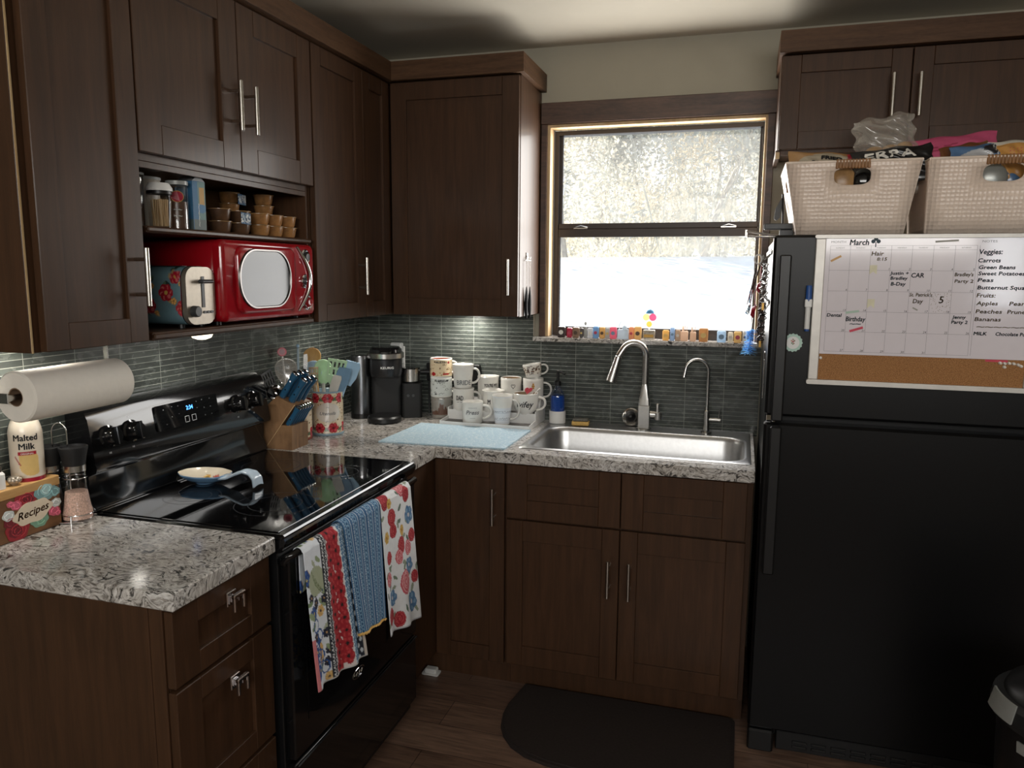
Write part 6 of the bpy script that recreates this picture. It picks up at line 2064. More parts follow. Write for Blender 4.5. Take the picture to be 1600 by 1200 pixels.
# ================================================================== FRIDGE FRONT
BY = -0.7456
c = thing('calendar_board', 'white dry-erase March calendar board with a cork strip on the freezer door', 'calendar board', (2.17, BY, 1.44))
BX0, BX1, BZ0, BZ1 = 1.884, 2.466, 1.222, 1.657
BF = FY(BY)
ALU = M('silver_board_frame', (206, 202, 196), 0.4, 0.3)
m = MB()
fbox(m, BF, BX0, BZ0 + 0.014, BX0 + 0.027, BZ1 - 0.0105, 0, 0.012, 0.002)
fbox(m, BF, BX1 - 0.024, BZ0 + 0.014, BX1, BZ1 - 0.0105, 0, 0.012, 0.002)
m.prism(rrect(BX0 - 0.003, BZ1 - 0.010, BX1, BZ1, 0.004, 3), 0, 0.014, BF)
m.prism(rrect(BX0 - 0.004, BZ0, BX1, BZ0 + 0.0138, 0.005, 3), 0, 0.015, BF)
m.build('frame', ALU, c, world=True, smooth=30)
m = MB()
fbox(m, BF, BX0 + 0.0273, 1.3125, BX1 - 0.0243, BZ1 - 0.0105, 0, 0.0045)
m.build('whiteboard', M('whiteboard_film', (228, 221, 227), 0.12, var=0.01, coat=0.4), c, world=True)
def cork():
    g = NT('cork_strip')
    v = g.coord()
    n = g.noise(v, 420, 3, 0.7)
    g.P(Base_Color=g.ramp(n, [(0.30, lin((96, 64, 38))), (0.5, lin((160, 112, 68))), (0.72, lin((192, 146, 96)))]), Roughness=0.9)
    g.bump(n, 0.5, 0.001)
    return g.m
m = MB()
fbox(m, BF, BX0 + 0.0273, BZ0 + 0.0140, BX1 - 0.0243, 1.3120, 0, 0.0050)
m.build('corkboard', cork(), c, world=True)
GX = [1.924 + 0.05375 * k for k in range(8)]
GZ = [1.626, 1.614, 1.556, 1.4965, 1.4375, 1.379, 1.3205]
LD = 0.0048
m = MB()
for x in GX + [2.3065]:
    fbox(m, BF, x - 0.0003, GZ[-1], x + 0.0003, GZ[0], 0.0045, LD)
for z in GZ:
    fbox(m, BF, GX[0], z - 0.0003, GX[-1], z + 0.0003, 0.0045, LD + 0.00001)
m.build('grid_lines', M('thin_grey_print', (140, 134, 142), 0.6), c, world=True, smooth=0)
def BT(x, z, d_=0.00495):
    return lambda u, v: (x + u, BY - d_, z + v)
m = MB()
for k, s_ in enumerate(('SUNDAY', 'MONDAY', 'TUESDAY', 'WEDNESDAY', 'THURSDAY', 'FRIDAY', 'SATURDAY')):
    MB().text(s_, 0.0052, BT(GX[k] + 0.0268, 1.6180), width=0.024).build('printed_lettering', INKG, c, world=True, smooth=0)
MB().text('MONTH', 0.0085, BT(1.945, 1.634), width=0.039).build('printed_lettering', INKG, c, world=True, smooth=0)
MB().text('NOTES', 0.0085, BT(2.329, 1.634), width=0.036).build('printed_lettering', INKG, c, world=True, smooth=0)
NAVY = M('dark_teal_marker', (22, 50, 62), 0.5)
BLK = M('black_marker', (28, 28, 30), 0.5)
TAN = M('olive_brown_marker', (124, 108, 72), 0.5)
m = MB()
n = 1
for r in range(5):
    for k in range(7):
        if (r == 0 and k < 2) or n > 31:
            continue
        m.text(str(n), 0.0085, BT(GX[k + 1] - 0.002, GZ[r + 2] + 0.0012), align='R', shear=0.15)
        n += 1
m.build('date_lettering', BLK, c, world=True, smooth=0)
m = MB()
for (s_, x, z, sz, w) in [('CAR', 2.157, 1.537, 0.017, 0.032), ('Justin +', 2.110, 1.5445, 0.012, 0.048), ('Bradley', 2.110, 1.5305, 0.012, 0.044), ('B-Day', 2.109, 1.514, 0.013, 0.038), ('Dental', 1.946, 1.422, 0.013, 0.040), ('Birthday', 2.004, 1.410, 0.018, 0.052), ('Jenny', 2.270, 1.4235, 0.012, 0.034), ('Party 2', 2.272, 1.4095, 0.012, 0.040), ('Veggies:', 2.334, 1.602, 0.018, 0.056), ('Carrots', 2.332, 1.580, 0.014, 0.054), ('Green Beans', 2.352, 1.5615, 0.0135, 0.088), ('Sweet Potatoes', 2.364, 1.5445, 0.0135, 0.112), ('Peas', 2.327, 1.5265, 0.0135, 0.038), ('Butternut Squash', 2.374, 1.506, 0.0135, 0.130), ('Chocolate Po', 2.400, 1.379, 0.0125, 0.072), ('~~', 2.004, 1.398, 0.014, 0.030)]:
    MB().text(s_, sz * 1.06, BT(x, z), width=w, shear=0.12, heavy=0.0005).build('marker_lettering', NAVY, c, world=True, smooth=0)
m = MB()
for (s_, x, z, sz, w) in [('Hair', 2.050, 1.598, 0.016, 0.032), ('8:15', 2.062, 1.584, 0.012, 0.026), ("St. Patrick's", 2.169, 1.484, 0.013, 0.058), ('Day', 2.163, 1.465, 0.016, 0.026), ("Bradley's", 2.273, 1.5415, 0.013, 0.046), ('Party 2', 2.274, 1.5235, 0.012, 0.046), ('5', 2.222, 1.466, 0.026, 0.012), ('Fruits:', 2.332, 1.484, 0.015, 0.046), ('Apples', 2.336, 1.4625, 0.014, 0.052), ('Pears', 2.412, 1.4625, 0.014, 0.044), ('Peaches', 2.342, 1.440, 0.014, 0.064), ('Prunes', 2.412, 1.440, 0.014, 0.050), ('Bananas', 2.341, 1.4185, 0.014, 0.064), ('~~~~~~', 2.378, 1.398, 0.014, 0.125)]:
    MB().text(s_, sz * 1.06, BT(x, z), width=w, shear=0.12, heavy=0.0004).build('faded_lettering', TAN, c, world=True, smooth=0)
for (s_, x, z, sz, w) in (('March', 2.000, 1.628, 0.022, 0.050), ('MILK', 2.326, 1.379, 0.013, 0.032)):
    MB().text(s_, sz, BT(x, z), width=w, shear=0.12, heavy=0.0006).build('marker_lettering', NAVY, c, world=True, smooth=0)
rf = random.Random(6)
for k in range(70):
    x, z = rf.uniform(2.195, 2.245), rf.uniform(1.440, 1.494)
    if abs(x - 2.222) < .012 and abs(z - 1.474) < .014:
        continue
    fbox(m, BF, x, z, x + .0014, z + .0014, 0.0045, LD)
m.build('dot_sticker', TAN, c, world=True, smooth=0)
def sticker(name, x0, z0, x1, z1, mat, lab, tilt=0.0, poly=None):
    T = Matrix.Rotation(tilt, 2)
    cx_, cz_ = (x0 + x1) / 2, (z0 + z1) / 2
    pl = poly or [(x0, z0), (x1, z0), (x1, z1), (x0, z1)]
    pl = [tuple(T @ Vector((u - cx_, v - cz_)) + Vector((cx_, cz_))) for u, v in pl]
    return MB().prism(pl, 0.0046, 0.0053, BF).build(name, mat, c, world=True, smooth=0, label=lab)
CRM = M('cream_sticker', (222, 216, 188), 0.5)
for zt in (1.571, 1.4745):
    pl = [(2.032, zt - .026), (2.032, zt), (2.051, zt), (2.051, zt - .026), (2.0415, zt - .018)]
    sticker('payday_sticker', 2.032, zt - .026, 2.051, zt, CRM, 'cream ribbon sticker on the calendar', poly=pl)
sticker('bandage_sticker', 1.925, 1.5865, 1.956, 1.5925, M('tan_bandage', (206, 160, 100), 0.5), 'tan bandage sticker on the calendar', 0.5)
sticker('red_sticker', 1.989, 1.3830, 2.026, 1.3900, M('red_sticker', (206, 60, 84), 0.5), 'red strip sticker under Birthday', 0.33)
sticker('green_sticker', 1.976, 1.4335, 2.012, 1.4400, M('pale_green_sticker', (176, 200, 184), 0.5), 'pale green strip sticker above Birthday', 0.15)
sticker('grey_sticker', 2.150, 1.4465, 2.165, 1.4505, M('grey_sticker', (160, 158, 150), 0.5), 'small grey strip sticker', -0.5)
sticker('grey_strip', 2.195, 1.6355, 2.253, 1.6405, M('grey_sticker'), 'pale grey strip at the top of the calendar', 0.06)
sticker('red_strip', 2.345, 1.3055, 2.400, 1.3118, M('red_sticker'), 'red strip at the bottom of the notes column')
m = MB()
for (dx, dz) in ((-.0068, .001), (.0068, .001), (0, .0085)):
    m.prism(arc(2.043 + dx, 1.637 + dz * .9, 0.0056, 0, 345, 16), 0.0046, 0.0052 + abs(dx) * .02, BF)
m.prism([(2.0415, 1.622), (2.0445, 1.622), (2.044, 1.636), (2.042, 1.636)], 0.0046, 0.0051, BF)
m.build('shamrock_sticker', NAVY, c, world=True, smooth=0)
for k, (x, z) in enumerate(((1.916, 1.3005), (2.381, 1.3035), (2.392, 1.3025), (2.403, 1.3035), (2.414, 1.3025), (2.425, 1.3), (2.432, 1.2965), (2.392, 1.2925))):
    lab = 'clear pushpin alone at the left end of the cork strip' if k == 0 else ('clear pushpin below the row at the right of the cork strip' if k == 7 else 'clear pushpin, %s in the row at the right of the cork strip' % ORD[k - 1])
    p = thing('pushpin', lab, 'pushpin', (x, BY - 0.0052, z), 0, 'pushpins in the cork strip')
    MB().lathe([(0.0042, 0), (0.0042, 0.0015), (0.0022, 0.003), (0.002, 0.008), (0.0036, 0.010), (0, 0.011), (0, 0)], seg=14, T=Vector((0, -1, 0)).to_track_quat('Z', 'Y').to_matrix()).build('pin_head', M('clear_pin_plastic', (214, 206, 196), 0.15, coat=0.3), p)
# marker and magnet
c = thing('dry_erase_marker', 'white marker with a blue cap stuck on the freezer door left of the board', 'marker', (1.8725, -0.7575, 1.378))
MB().cyl((0, 0, 0), (-0.0, 0, 0.006), 0.0065, seg=18).build('end_plug', M('marker_blue', (44, 84, 150), 0.4), c)
MB().cyl((0, 0, 0.0061), (0, 0, 0.088), 0.0075, seg=20, bev=0.001).build('barrel', WHITEP, c)
MB().lathe([(0, 0.0882), (0.0088, 0.0882), (0.0084, 0.130), (0.007, 0.134), (0, 0.134)], seg=20).build('cap', M('marker_blue'), c)
MB().box((-0.010, -0.0085, 0.070), (0.010, -0.0040, 0.094), 0.002).box((-0.005, 0.0072, 0.03), (0.005, 0.0112, 0.09), 0.001).build('magnet_clip', WHITEP, c)
c = thing('scalloped_magnet', 'round scalloped mint magnet with a tiny bouquet on the freezer door', 'magnet', (1.837, BY, 1.342))
FM = lambda u, v, d_: (u, -d_, v)
sc_ = [(0.0265 * (1 + 0.045 * math.cos(16 * a)) * math.cos(a), 0.0265 * (1 + 0.045 * math.cos(16 * a)) * math.sin(a)) for a in [2 * PI * k / 128 for k in range(128)]]
MB().prism(sc_, 0.0003, 0.0045, FM).build('scalloped_rim', M('mint_enamel', (176, 206, 194), 0.4), c, smooth=20)
MB().prism(arc(0, 0, 0.0185, 0, 352, 40), 0.0046, 0.0056, FM).build('white_disc', WHITEP, c, smooth=0)
m = MB()
for (x, z, r, cc) in ((0, .003, .003, (176, 110, 110)), (-.004, .006, .0026, (206, 160, 140)), (.004, .006, .0026, (150, 120, 100)), (0, -.004, .002, (110, 130, 100)), (-.003, -.001, .0022, (120, 140, 110)), (.003, -.002, .002, (160, 120, 100)), (0, .010, .002, (140, 100, 90))):
    m.prism(arc(x, z, r, 0, 340, 10), 0.0057, 0.0062 + r * .05, FM, col=lin(cc))
m.build('bouquet_print', painted('printed_bouquet', 0.5), c, smooth=0)

# ================================================================== ON TOP OF THE FRIDGE
FT = 1.6586
def knit():
    g = NT('woven_beige_plastic')
    c_ = g.n('TexCoord')
    br = g.n('TexVoronoi')
    br.inputs['Scale'].default_value = 88
    br.inputs['Randomness'].default_value = 0.15
    g.link(c_.outputs['Object'], br.inputs['Vector'])
    n = g.noise(c_.outputs['Object'], 6, 2)
    g.P(Base_Color=g.ramp(n, [(0.3, lin((230, 210, 194))), (0.7, lin((238, 219, 203)))]), Roughness=0.3)
    h = g.n('Math', operation='POWER')
    g.link(br.outputs['Distance'], h.inputs[0])
    h.inputs[1].default_value = 1.4
    g.bump(h.outputs[0], 0.55, 0.004)
    return g.m
KNIT = knit()
WRAP = M('brown_ribbed_wrap', (140, 98, 56), 0.5, var=0.2)
def basket(x0, x1, xb0, xb1, label):
    y0, y1, yb0, yb1 = -0.675, -0.355, -0.640, -0.385
    zt, zb = 1.872, FT + 0.0006
    c = thing('storage_basket', label, 'basket', ((x0 + x1) / 2, -0.515, FT), 0, 'storage baskets on the refrigerator')
    def P(u, v, t):      # u, v in 0..1 across the plan, t height 0..1
        xa, xb = xb0 + (x0 - xb0) * t, xb1 + (x1 - xb1) * t
        ya, yb = yb0 + (y0 - yb0) * t, yb1 + (y1 - yb1) * t
        return (xa + (xb - xa) * u, ya + (yb - ya) * v, zb + (zt - zb) * t)
    m = MB()
    # front with a stadium hand hole
    W_, H_ = x1 - x0, zt - zb
    cu, cv, hu, hv = 0.5, 0.80, 0.052 / W_, 0.024 / H_
    n = 64
    inner, outer = [], []
    for k in range(n):
        a = 2 * PI * k / n
        ca, sa = math.cos(a), math.sin(a)
        f = (abs(ca) ** 3.2 + abs(sa) ** 3.2) ** (-1 / 3.2)
        inner.append((cu + hu * f * ca, cv + hv * f * sa))
        t = min(((1 - cu) if ca > 0 else cu) / max(1e-6, abs(ca) * W_ ** 0), 9)
        tx = ((1 - cu) / ca) if ca > 1e-6 else ((-cu) / ca if ca < -1e-6 else 9e9)
        tz = ((1 - cv) / sa) if sa > 1e-6 else ((-cv) / sa if sa < -1e-6 else 9e9)
        t = min(tx, tz)
        outer.append((cu + ca * t, cv + sa * t))
    for q in ((0, 0), (1, 0), (1, 1), (0, 1)):   # snap the nearest ray ends to the corners
        k = min(range(n), key=lambda i: (outer[i][0] - q[0]) ** 2 + (outer[i][1] - q[1]) ** 2)
        outer[k] = q
    for v_ in (0.0, 1.0):
        rings = []
        for f in (0, .33, .66, 1):
            rings += [P(a[0] * (1 - f) + b[0] * f, v_, a[1] * (1 - f) + b[1] * f) for a, b in zip(inner, outer)]
        m.add(rings, [(i * n + k, i * n + (k + 1) % n, (i + 1) * n + (k + 1) % n, (i + 1) * n + k) for i in range(3) for k in range(n)])
    for u_ in (0.0, 1.0):
        m.grid(lambda a, b, u_=u_: P(u_, a, b), 12, 12)
    m.grid(lambda a, b: P(a, b, 0.0), 8, 8)
    m.build('woven_body', KNIT, c, world=True, smooth=40, solid=0.005)
    rim = MB()
    pts = [P(0, 0, 1), P(1, 0, 1), P(1, 1, 1), P(0, 1, 1)]
    for i in range(4):
        a, b = Vector(pts[i]), Vector(pts[(i + 1) % 4])
        rim.tube([tuple(a.lerp(b, k / 6)) for k in range(7)], 0.0042, 8)
    rim.build('rim', M('cream_rim', (232, 214, 198), 0.4), c, world=True, smooth=60)
    hw = MB()
    for k in range(11):
        u = cu + (k - 5) * (0.0088 / W_)
        a, b = P(u, 0, cv + hv * 0.9), P(u, 0, 1.0)
        hw.box((a[0] - 0.0040, a[1] - 0.008, a[2]), (a[0] + 0.0040, b[1] + 0.006, b[2] + 0.006), 0.002)
    hw.build('handle_wrap', WRAP, c, world=True)
    return c
basket(1.795, 2.160, 1.838, 2.128, 'woven beige plastic basket of snack bags, left of two on the refrigerator')
basket(2.182, 2.560, 2.190, 2.520, 'woven beige plastic basket of snack bags, right of two on the refrigerator')

def bag(name, label, cat, loc, rot, w, h, t, paint=None, mat=None, seed=0, crinkle=0.006, texts=(), flare=0.0):
    c = thing(name, label, cat, loc, 0, 'snack bags in the baskets')
    c.rotation_euler = rot
    rf = random.Random(seed)
    ks = [(rf.uniform(8, 30), rf.uniform(8, 30), rf.uniform(0, 6), rf.uniform(.3, 1)) for k in range(6)]
    def F(u, v, sd):
        x, z = (u - .5) * w, v * h
        e = max(0.0, 1 - abs(2 * u - 1) ** 2.6) ** .8 * max(0.0, 1 - abs(2 * v - 1) ** 2.6) ** .8
        cr = sum(a * math.sin(p * u + q * v + s) for p, q, s, a in ks) / 3
        x += 0.4 * crinkle * math.sin(17 * v + seed) * (1 if abs(2 * u - 1) > .8 else 0)
        z += 0.5 * crinkle * math.sin(13 * u + seed) * (1 if v > .85 else 0)
        return (x, sd * (t * .5 * e + crinkle * cr * e + 0.0008) + crinkle * .6 * math.sin(11 * u + seed), z)
    m = MB()
    for sd in (-1, 1):
        m.grid(lambda u, v, sd=sd: F(u, v, sd), 60, 46, col=(paint.at if paint else None))
    m.build('bag_film', mat or painted('printed_snack_film', 0.28, 0.3), c, smooth=70)
    for (s_, sz, x, z, wd, cm) in texts:
        tm = MB().text(s_, sz, lambda a, b: tuple(np.add(F(min(.98, max(.02, .5 + (x + a) / w)), min(.98, max(.02, (z + b) / h)), -1), (0, -0.0030, 0))), width=wd, heavy=0.0014)
        tm.build('lettering', cm, c, smooth=0)
    return c
WPR = M('white_film_print', (226, 222, 214), 0.4)
P_ = Paint(.24, .16, 500, (168, 128, 82))
P_.disk(.11, .10, .085, (172, 160, 140), .05)
P_.rect(.165, .05, .24, .16, (176, 36, 62))
P_.disk(.20, .11, .03, (150, 24, 48), .016)
P_.rect(0, 0, .24, .03, (140, 92, 52))
bag('snack_bag', 'tan and red bag lettered FRIED PORK SKINS in the left basket', 'snack bag', (1.925, -0.570, 1.790), (-0.38, 0.06, 0.05), 0.25, 0.140, 0.05, P_, seed=1, texts=[('FRIED', 0.018, 0.0, 0.103, 0.06, INK), ('PORK SKINS', 0.018, 0.0, 0.082, 0.115, INK)])
c = bag('bread_bag', 'crumpled clear plastic bag of rolls on top of the left basket', 'plastic bag', (2.090, -0.535, 1.888), (-0.10, -0.16, 0.1), 0.175, 0.135, 0.09, mat=milky_film(), seed=4, crinkle=0.014)
BRD = M('toasted_bread', (190, 148, 92), 0.8, var=0.2, scale=40)
for k, (x, z, r) in enumerate(((-.035, .030, .026), (.012, .026, .028), (.05, .032, .022))):
    MB().ball((x, 0, z), r, 18, 10, sc=(1.1, .9, .75)).build('bread_roll', BRD, c)
P_ = Paint(.24, .14, 400, (18, 18, 20))
bag('snack_bag', 'black bag with white letters lying across the right end of the left basket', 'snack bag', (2.100, -0.615, 1.812), (-0.35, -0.10, 0.0), 0.22, 0.115, 0.045, P_, seed=6, crinkle=0.007, texts=[('ERRA', 0.036, -0.005, 0.072, 0.135, WPR)])
P_ = Paint(.26, .16, 500, (196, 84, 120))
P_.rect(.0, .02, .05, .11, (206, 200, 190))
P_.rect(.0, .0, .26, .03, (150, 130, 110))
P_.disk(.10, .05, .05, (170, 146, 120), .03)
for k in range(5):
    P_.line([(.06, .075 + .012 * k), (.16, .09 + .011 * k)], .0022, (140, 40, 70))
bag('snack_bag', 'pink snack bag standing tallest at the back of the right basket', 'snack bag', (2.285, -0.520, 1.800), (-0.2, -0.10, 0.06), 0.25, 0.165, 0.05, P_, seed=9, crinkle=0.006)
P_ = Paint(.24, .16, 500, (86, 120, 160))
P_.disk(.09, .11, .06, (190, 192, 196), .022)
P_.disk(.15, .13, .035, (40, 40, 46), .02)
P_.disk(.06, .09, .03, (120, 96, 80), .012)
for k in range(9):
    P_.line([(.17 + .006 * k, .10), (.155 + .007 * k, .155)], .0025, (206, 204, 200))
bag('snack_bag', 'blue silvery snack bag in the middle of the right basket', 'snack bag', (2.345, -0.600, 1.798), (-0.38, -0.06, 0.0), 0.17, 0.135, 0.045, P_, seed=12)
P_ = Paint(.2, .16, 500, (206, 150, 80))
P_.rect(.12, 0, .2, .16, (60, 110, 160))
P_.disk(.13, .08, .03, (96, 130, 150), .09)
for k in range(20):
    P_.disk(.06 + .012 * (k % 5), .09 + .012 * (k // 5), .003, (200, 70, 90))
P_.rect(0, .145, .2, .16, (220, 214, 200))
bag('snack_bag', 'orange and blue snack bag at the right of the right basket', 'snack bag', (2.440, -0.590, 1.798), (-0.28, -0.04, -0.05), 0.17, 0.140, 0.05, P_, seed=15)
P_ = Paint(.2, .16, 400, (150, 104, 56))
P_.rect(0, .1, .2, .16, (110, 66, 36))
bag('snack_bag', 'brown and orange snack bag tucked between the pink and blue bags', 'snack bag', (2.315, -0.565, 1.792), (-0.32, -0.15, 0.0), 0.13, 0.148, 0.03, P_, seed=18)
# contents that show through the hand holes
c = thing('snack_pouch', 'tan pouch seen through the hand hole of the left basket', 'snack bag', (1.955, -0.628, 1.80), 0)
MB().ball((0, 0, 0.02), 0.040, 18, 10, sc=(1.0, 0.45, 1.2)).build('bag_film', M('tan_pouch', (160, 124, 82), 0.3, var=0.3), c)
c = thing('dark_glass_jar', 'shiny black lid seen through the hand hole of the left basket', 'jar', (2.015, -0.63, 1.79), 0)
MB().ball((0, 0, 0.03), 0.034, 20, 12, sc=(1.0, 0.5, 1.1)).build('jar_body', BLACK, c)
c = thing('foil_pouch', 'grey foil pouch seen through the hand hole of the right basket', 'snack bag', (2.352, -0.628, 1.79), 0)
MB().ball((0, 0, 0.03), 0.036, 18, 10, sc=(1.1, 0.45, 1.1)).build('bag_film', M('grey_foil', (150, 152, 148), 0.3, 0.4), c)
# flat steel bar and black turner left of the baskets
c = thing('wall_rack', 'flat grey metal rack jutting left from the fridge top', 'rack', (1.77, -0.52, FT))
MB().box((1.742, -0.545, FT + 0.026), (1.832, -0.525, FT + 0.046), 0.003).box((1.790, -0.545, FT + 0.0006), (1.832, -0.525, FT + 0.0255), 0.002).build('bar', DGREY, c, world=True)
m = MB().tube([(1.690, -0.55, FT + 0.022), (1.735, -0.55, FT + 0.014), (1.790, -0.55, FT + 0.006)], 0.0035, 8).tube([(1.690, -0.54, FT + 0.006), (1.74, -0.54, FT + 0.004), (1.790, -0.54, FT + 0.0045)], 0.003, 8).cyl((1.690, -0.545, FT + 0.003), (1.690, -0.545, FT + 0.026), 0.004, seg=10)
m.build('wire_arms', STEEL, c, world=True)
c = thing('black_turner', 'black plastic turner standing between the window and the left basket', 'utensil', (1.80, -0.40, FT))
MB().tube([(1.806, -0.40, FT + 0.001), (1.803, -0.40, FT + 0.09), (1.800, -0.40, FT + 0.15)], 0.004, 8).build('handle', BLACKP, c, world=True)
MB().prism([(1.800, 1.80), (1.793, 1.79), (1.779, 1.762), (1.775, 1.728), (1.783, 1.722), (1.794, 1.732), (1.798, 1.765)], -0.402, -0.398, lambda u, v, d_: (u, d_, v)).build('blade', BLACKP, c, world=True)

# ================================================================== HANGING ON THE FRIDGE SIDE
SXF = 1.7675
c = thing('magnetic_rail', 'narrow steel hook rail on the side of the refrigerator', 'rail', (SXF, -0.35, 1.5))
m = MB()
for (y, z) in ((-0.30, 1.60), (-0.42, 1.60), (-0.54, 1.60), (-0.48, 1.46), (-0.60, 1.44), (-0.36, 1.44)):
    m.tube([(SXF - 0.004, y, z + 0.012), (SXF - 0.004, y, z), (SXF - 0.012, y, z - 0.006), (SXF - 0.020, y, z), (SXF - 0.022, y, z + 0.006)], 0.0018, 6)
m.box((SXF - 0.004, -0.64, 1.608), (SXF - 0.0006, -0.20, 1.622), 0.001).box((SXF - 0.004, -0.64, 1.445), (SXF - 0.0006, -0.20, 1.459), 0.001)
m.build('rail_and_hooks', STEEL, c, world=True)
def hang(name, label, cat, x, y, z):
    return thing(name, label, cat, (x, y, z), 0, 'tools hanging on the refrigerator side')
BRB = leaf_mat('blue_bristles', (130, 190, 240))
c = hang('bottle_brush', 'blue bottle brush hanging lowest on the fridge side', 'brush', 1.724, -0.24, 1.415)
MB().tube([(0.012, 0, 0.02), (0.004, 0, -0.02), (0.0, 0, -0.08), (-0.006, 0, -0.155)], 0.0022, 8).build('handle', STEEL, c)
m = MB()
rf = random.Random(40)
for k in range(420):
    t = rf.random()
    z = -0.068 - 0.090 * t
    r = 0.023 + 0.010 * max(0, (t - .55) / .45) ** 1.2
    a = rf.uniform(0, 2 * PI)
    x0 = -0.006 * t
    d_ = Vector((math.cos(a), math.sin(a), rf.uniform(-.35, .05)))
    s = Vector((-math.sin(a), math.cos(a), 0)) * 0.0012
    p0, p1 = Vector((x0, 0, z)), Vector((x0, 0, z)) + d_ * r
    m.add([p0 - s, p0 + s, p1 + s, p1 - s], [(0, 1, 2, 3)])
o = m.build('bristles', BRB, c, smooth=0)
o['kind'] = 'stuff'
REDP = M('dark_red_plastic', (150, 20, 40), 0.3)
def scoop(label, x, y, z, mat, r, ang):
    c = hang('measuring_scoop', label, 'measuring spoon', x, y, z)
    T = Matrix.Rotation(ang, 3, 'Y')
    MB().lathe([(0, -0.016), (r * .6, -0.013), (r * .95, -0.003), (r, 0), (r * .92, 0), (r * .55, -0.010), (0, -0.013)], (0, 0, -0.062), 22, T=Matrix.Rotation(PI / 2 + 0.2, 3, 'Y')).build('bowl', mat, c)
    MB().box((-0.003, -0.006, -0.048), (0.001, 0.006, 0.012), 0.001).build('handle', mat, c)
scoop('dark red measuring scoop, upper of two on the fridge side', 1.745, -0.38, 1.560, REDP, 0.020, 0)
scoop('dark red measuring scoop just above the brush', 1.731, -0.34, 1.475, REDP, 0.024, 0)
scoop('clear measuring scoop left of the red ones on the fridge side', 1.716, -0.30, 1.485, clearglass('clear_plastic', (226, 230, 232), 0.05, 0.25), 0.022, 0)
scoop('blue tipped measuring scoop between the clear scoop and the brush', 1.713, -0.22, 1.470, M('sky_blue_plastic', (96, 156, 200), 0.3), 0.013, 0)
c = hang('kitchen_scissors', 'steel scissors hanging in front of the window edge on the fridge side', 'scissors', 1.707, -0.33, 1.48)
m = MB().tube([(0.022, 0, 0.10), (0.012, 0, 0.03), (-0.004, 0, -0.045)], [0.003, 0.003, 0.0012], 6).tube([(0.034, 0, 0.095), (0.014, 0, 0.02), (0.006, 0, -0.05)], [0.003, 0.003, 0.0012], 6)
m.build('blades', STEEL, c)
m = MB().tube([(0.026 + 0.012 * math.cos(a), 0, 0.115 + 0.016 * math.sin(a)) for a in [2 * PI * k / 18 for k in range(18)]], 0.003, 6, closed=True)
m.build('finger_loop', WHITEP, c)
for k, (x, y, z, lab) in enumerate(((1.752, -0.60, 1.52, 'ring of metal keys and charms near the fridge front edge'), (1.750, -0.58, 1.40, 'lower bunch of metal clips near the fridge front edge'))):
    c = hang('clip_bunch', lab, 'clips', x, y, z)
    m = MB()
    rf = random.Random(50 + k)
    for q in range(6):
        a = rf.uniform(0, 6)
        m.tube([(rf.uniform(-.008, .006) + 0.008 * math.cos(b), rf.uniform(-.001, .001) + 0.01 * math.sin(a), 0.045 - 0.02 * q + 0.012 * math.sin(b)) for b in [2 * PI * j / 14 for j in range(14)]], 0.002, 6, closed=True)
    m.build('rings', CHROME if k == 0 else BLACK, c, smooth=60)
    MB().box((-0.006, -0.004, -0.09), (0.002, 0.004, -0.066), 0.001).build('tag', M('brass', (190, 150, 84), 0.3, 0.8), c)
c = hang('bottle_opener', 'long steel bottle opener on the fridge side below the hooks', 'bottle opener', 1.7655, -0.62, 1.20)
MB().box((-0.0035, -0.008, -0.05), (-0.0006, 0.008, 0.075), 0.001).tube([(-0.002, 0.012 * math.cos(a), 0.086 + 0.014 * math.sin(a)) for a in [2 * PI * k / 18 for k in range(18)]], 0.0018, 6, closed=True).build('bar', STEEL, c)

# black measuring spoons on the cabinet side
c = thing('hook_rail', 'small clear hook on the side of the cabinet left of the window', 'hook', (0.8595, -0.205, 1.59))
m = MB().box((0.8594, -0.218, 1.590), (0.862, -0.200, 1.622), 0.001).tube([(0.862, -0.209, 1.612), (0.868, -0.209, 1.600), (0.874, -0.209, 1.598), (0.876, -0.209, 1.606)], 0.0018, 6)
m.tube([(0.864, -0.245, 1.592), (0.864, -0.165, 1.5925)], 0.0016, 6)
m.build('hook', NICKEL, c, world=True)
for (y, lab, grp) in ((-0.182, 'black teardrop tool hanging on a thin wire beside the window', 1), (-0.234, 'black tool hanging further from the window on the cabinet side', 2)):
    c = thing('hanging_utensil', lab, 'kitchen tool', (0.866, y, 1.59), 0, 'black tools on the cabinet side')
    MB().tube([(0, 0, -0.0005), (0, 0, -0.10)], 0.0010, 6).build('wire', NICKEL, c)
    MB().lathe([(0, -0.100), (0.003, -0.104), (0.010, -0.135), (0.0135, -0.165), (0.0125, -0.200), (0.0085, -0.226), (0, -0.228)], seg=20, sx=0.45).build('body', M('dull_black_plastic', (14, 14, 15), 0.7, spec=0.1), c, smooth=60)

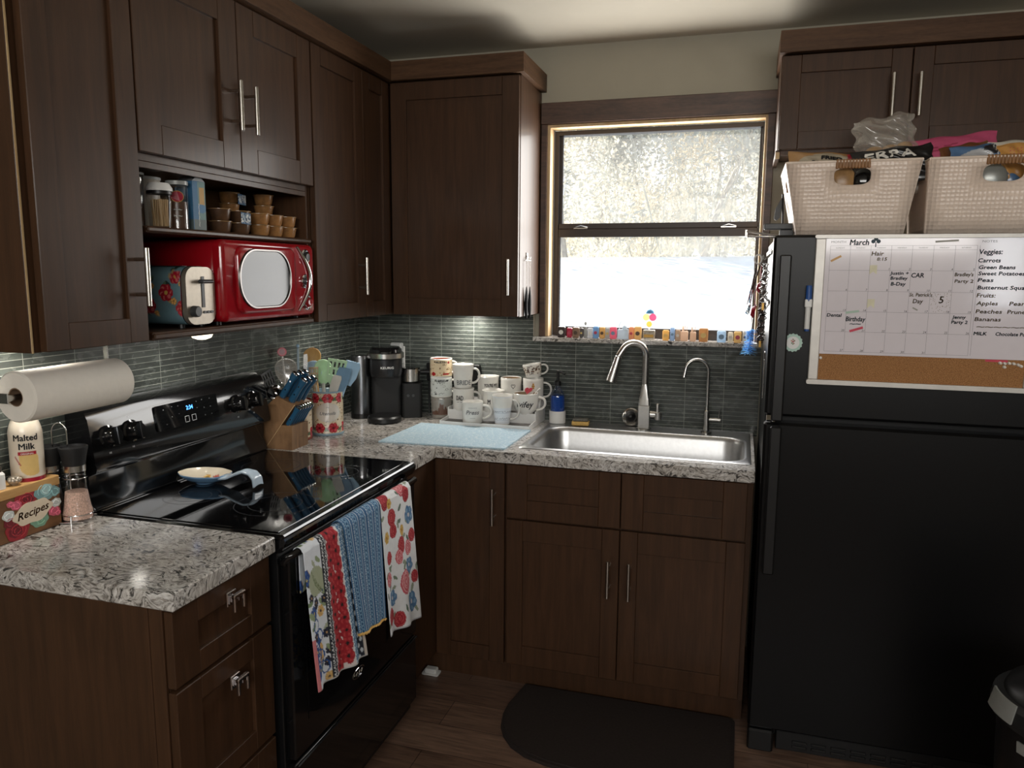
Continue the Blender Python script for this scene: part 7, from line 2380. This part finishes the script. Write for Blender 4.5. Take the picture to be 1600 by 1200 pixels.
# ================================================================== FLOOR
def rubbermat():
    g = NT('brown_black_foam_mat')
    v = g.coord()
    n = g.noise(v, 120, 3)
    g.P(Base_Color=g.ramp(n, [(0.3, lin((34, 27, 25))), (0.7, lin((46, 38, 35)))]), Roughness=0.7)
    g.bump(n, 0.25, 0.001)
    return g.m
out = [(0.975, -0.578)] + [(0.952, -0.72), (0.952, -0.79), (0.966, -0.86), (0.99, -0.908), (1.03, -0.955), (1.085, -0.990), (1.16, -1.012), (1.25, -1.022), (1.70, -1.022)] + [(1.722, -1.010), (1.732, -0.985), (1.732, -0.60), (1.722, -0.582), (1.70, -0.578)]
m = MB().prism(out, 0.0006, 0.012, lambda u, v, d_: (u, v, d_))
inn = [(1.345 + (x - 1.345) * 0.975, -0.80 + (y + 0.80) * 0.955) for x, y in out]
m.prism(inn, 0.0121, 0.0165, lambda u, v, d_: (u, v, d_))
tag(m.build('floor_mat', rubbermat(), smooth=25), 'dark half-round cushioned mat on the floor in front of the sink', 'mat')
c = thing('floor_sensor', 'small white plastic gadget on the floor in the corner by the range', 'sensor', (0.598, -0.592, 0.0))
MB().prism(rrect(-0.034, -0.022, 0.034, 0.022, 0.008, 4), 0.0005, 0.004, lambda u, v, d_: (u, v, d_)).build('base_plate', WHITEP, c)
MB().box((-0.024, -0.016, 0.0042), (0.024, 0.016, 0.022), 0.004).cyl((0.012, -0.0162, 0.012), (0.012, -0.0175, 0.012), 0.003, seg=12).build('housing', WHITEP, c)
# trash can
c = thing('trash_can', 'black trash can with grey rim accents standing in front of the refrigerator', 'trash can', (2.475, -1.335, 0.0))
def oval(r, z, sy=0.82):
    return (r, z)
MB().lathe([(0, 0.001), (0.165, 0.001), (0.172, 0.01), (0.195, 0.575), (0, 0.575)], seg=56, sy=0.85).build('can_body', BLACKP, c, smooth=40)
MB().lathe([(0.197, 0.5755), (0.207, 0.580), (0.210, 0.600), (0.206, 0.622), (0.190, 0.630), (0, 0.630), (0, 0.5755)], seg=56, sy=0.85).build('lid_rim', M('black_rim_plastic', (30, 31, 32), 0.35), c, smooth=40)
MB().lathe([(0.186, 0.6305), (0.180, 0.645), (0.12, 0.668), (0, 0.676), (0, 0.6305)], seg=56, sy=0.85).build('lid', BLACKP, c, smooth=60)
GRY = M('silver_grey_accent', (150, 152, 148), 0.35, 0.3)
def arcband(a0, a1, r0, z0, r1, z1, n=14, th=0.004):
    vs = []
    for k in range(n + 1):
        a = math.radians(a0 + (a1 - a0) * k / n)
        for (r, z) in ((r0, z0), (r1, z1), (r1 + th, z1), (r0 + th, z0)):
            vs.append((r * math.cos(a), r * .85 * math.sin(a), z))
    fs = []
    for k in range(n):
        for q in range(4):
            fs.append((k * 4 + q, k * 4 + (q + 1) % 4, (k + 1) * 4 + (q + 1) % 4, (k + 1) * 4 + q))
    fs += [(0, 1, 2, 3), tuple(n * 4 + q for q in range(4))]
    return MB().add(vs, fs)
arcband(176, 204, 0.2125, 0.594, 0.2025, 0.636).build('side_latch', GRY, c)
arcband(206, 270, 0.197, 0.535, 0.199, 0.560).build('front_accent', GRY, c)
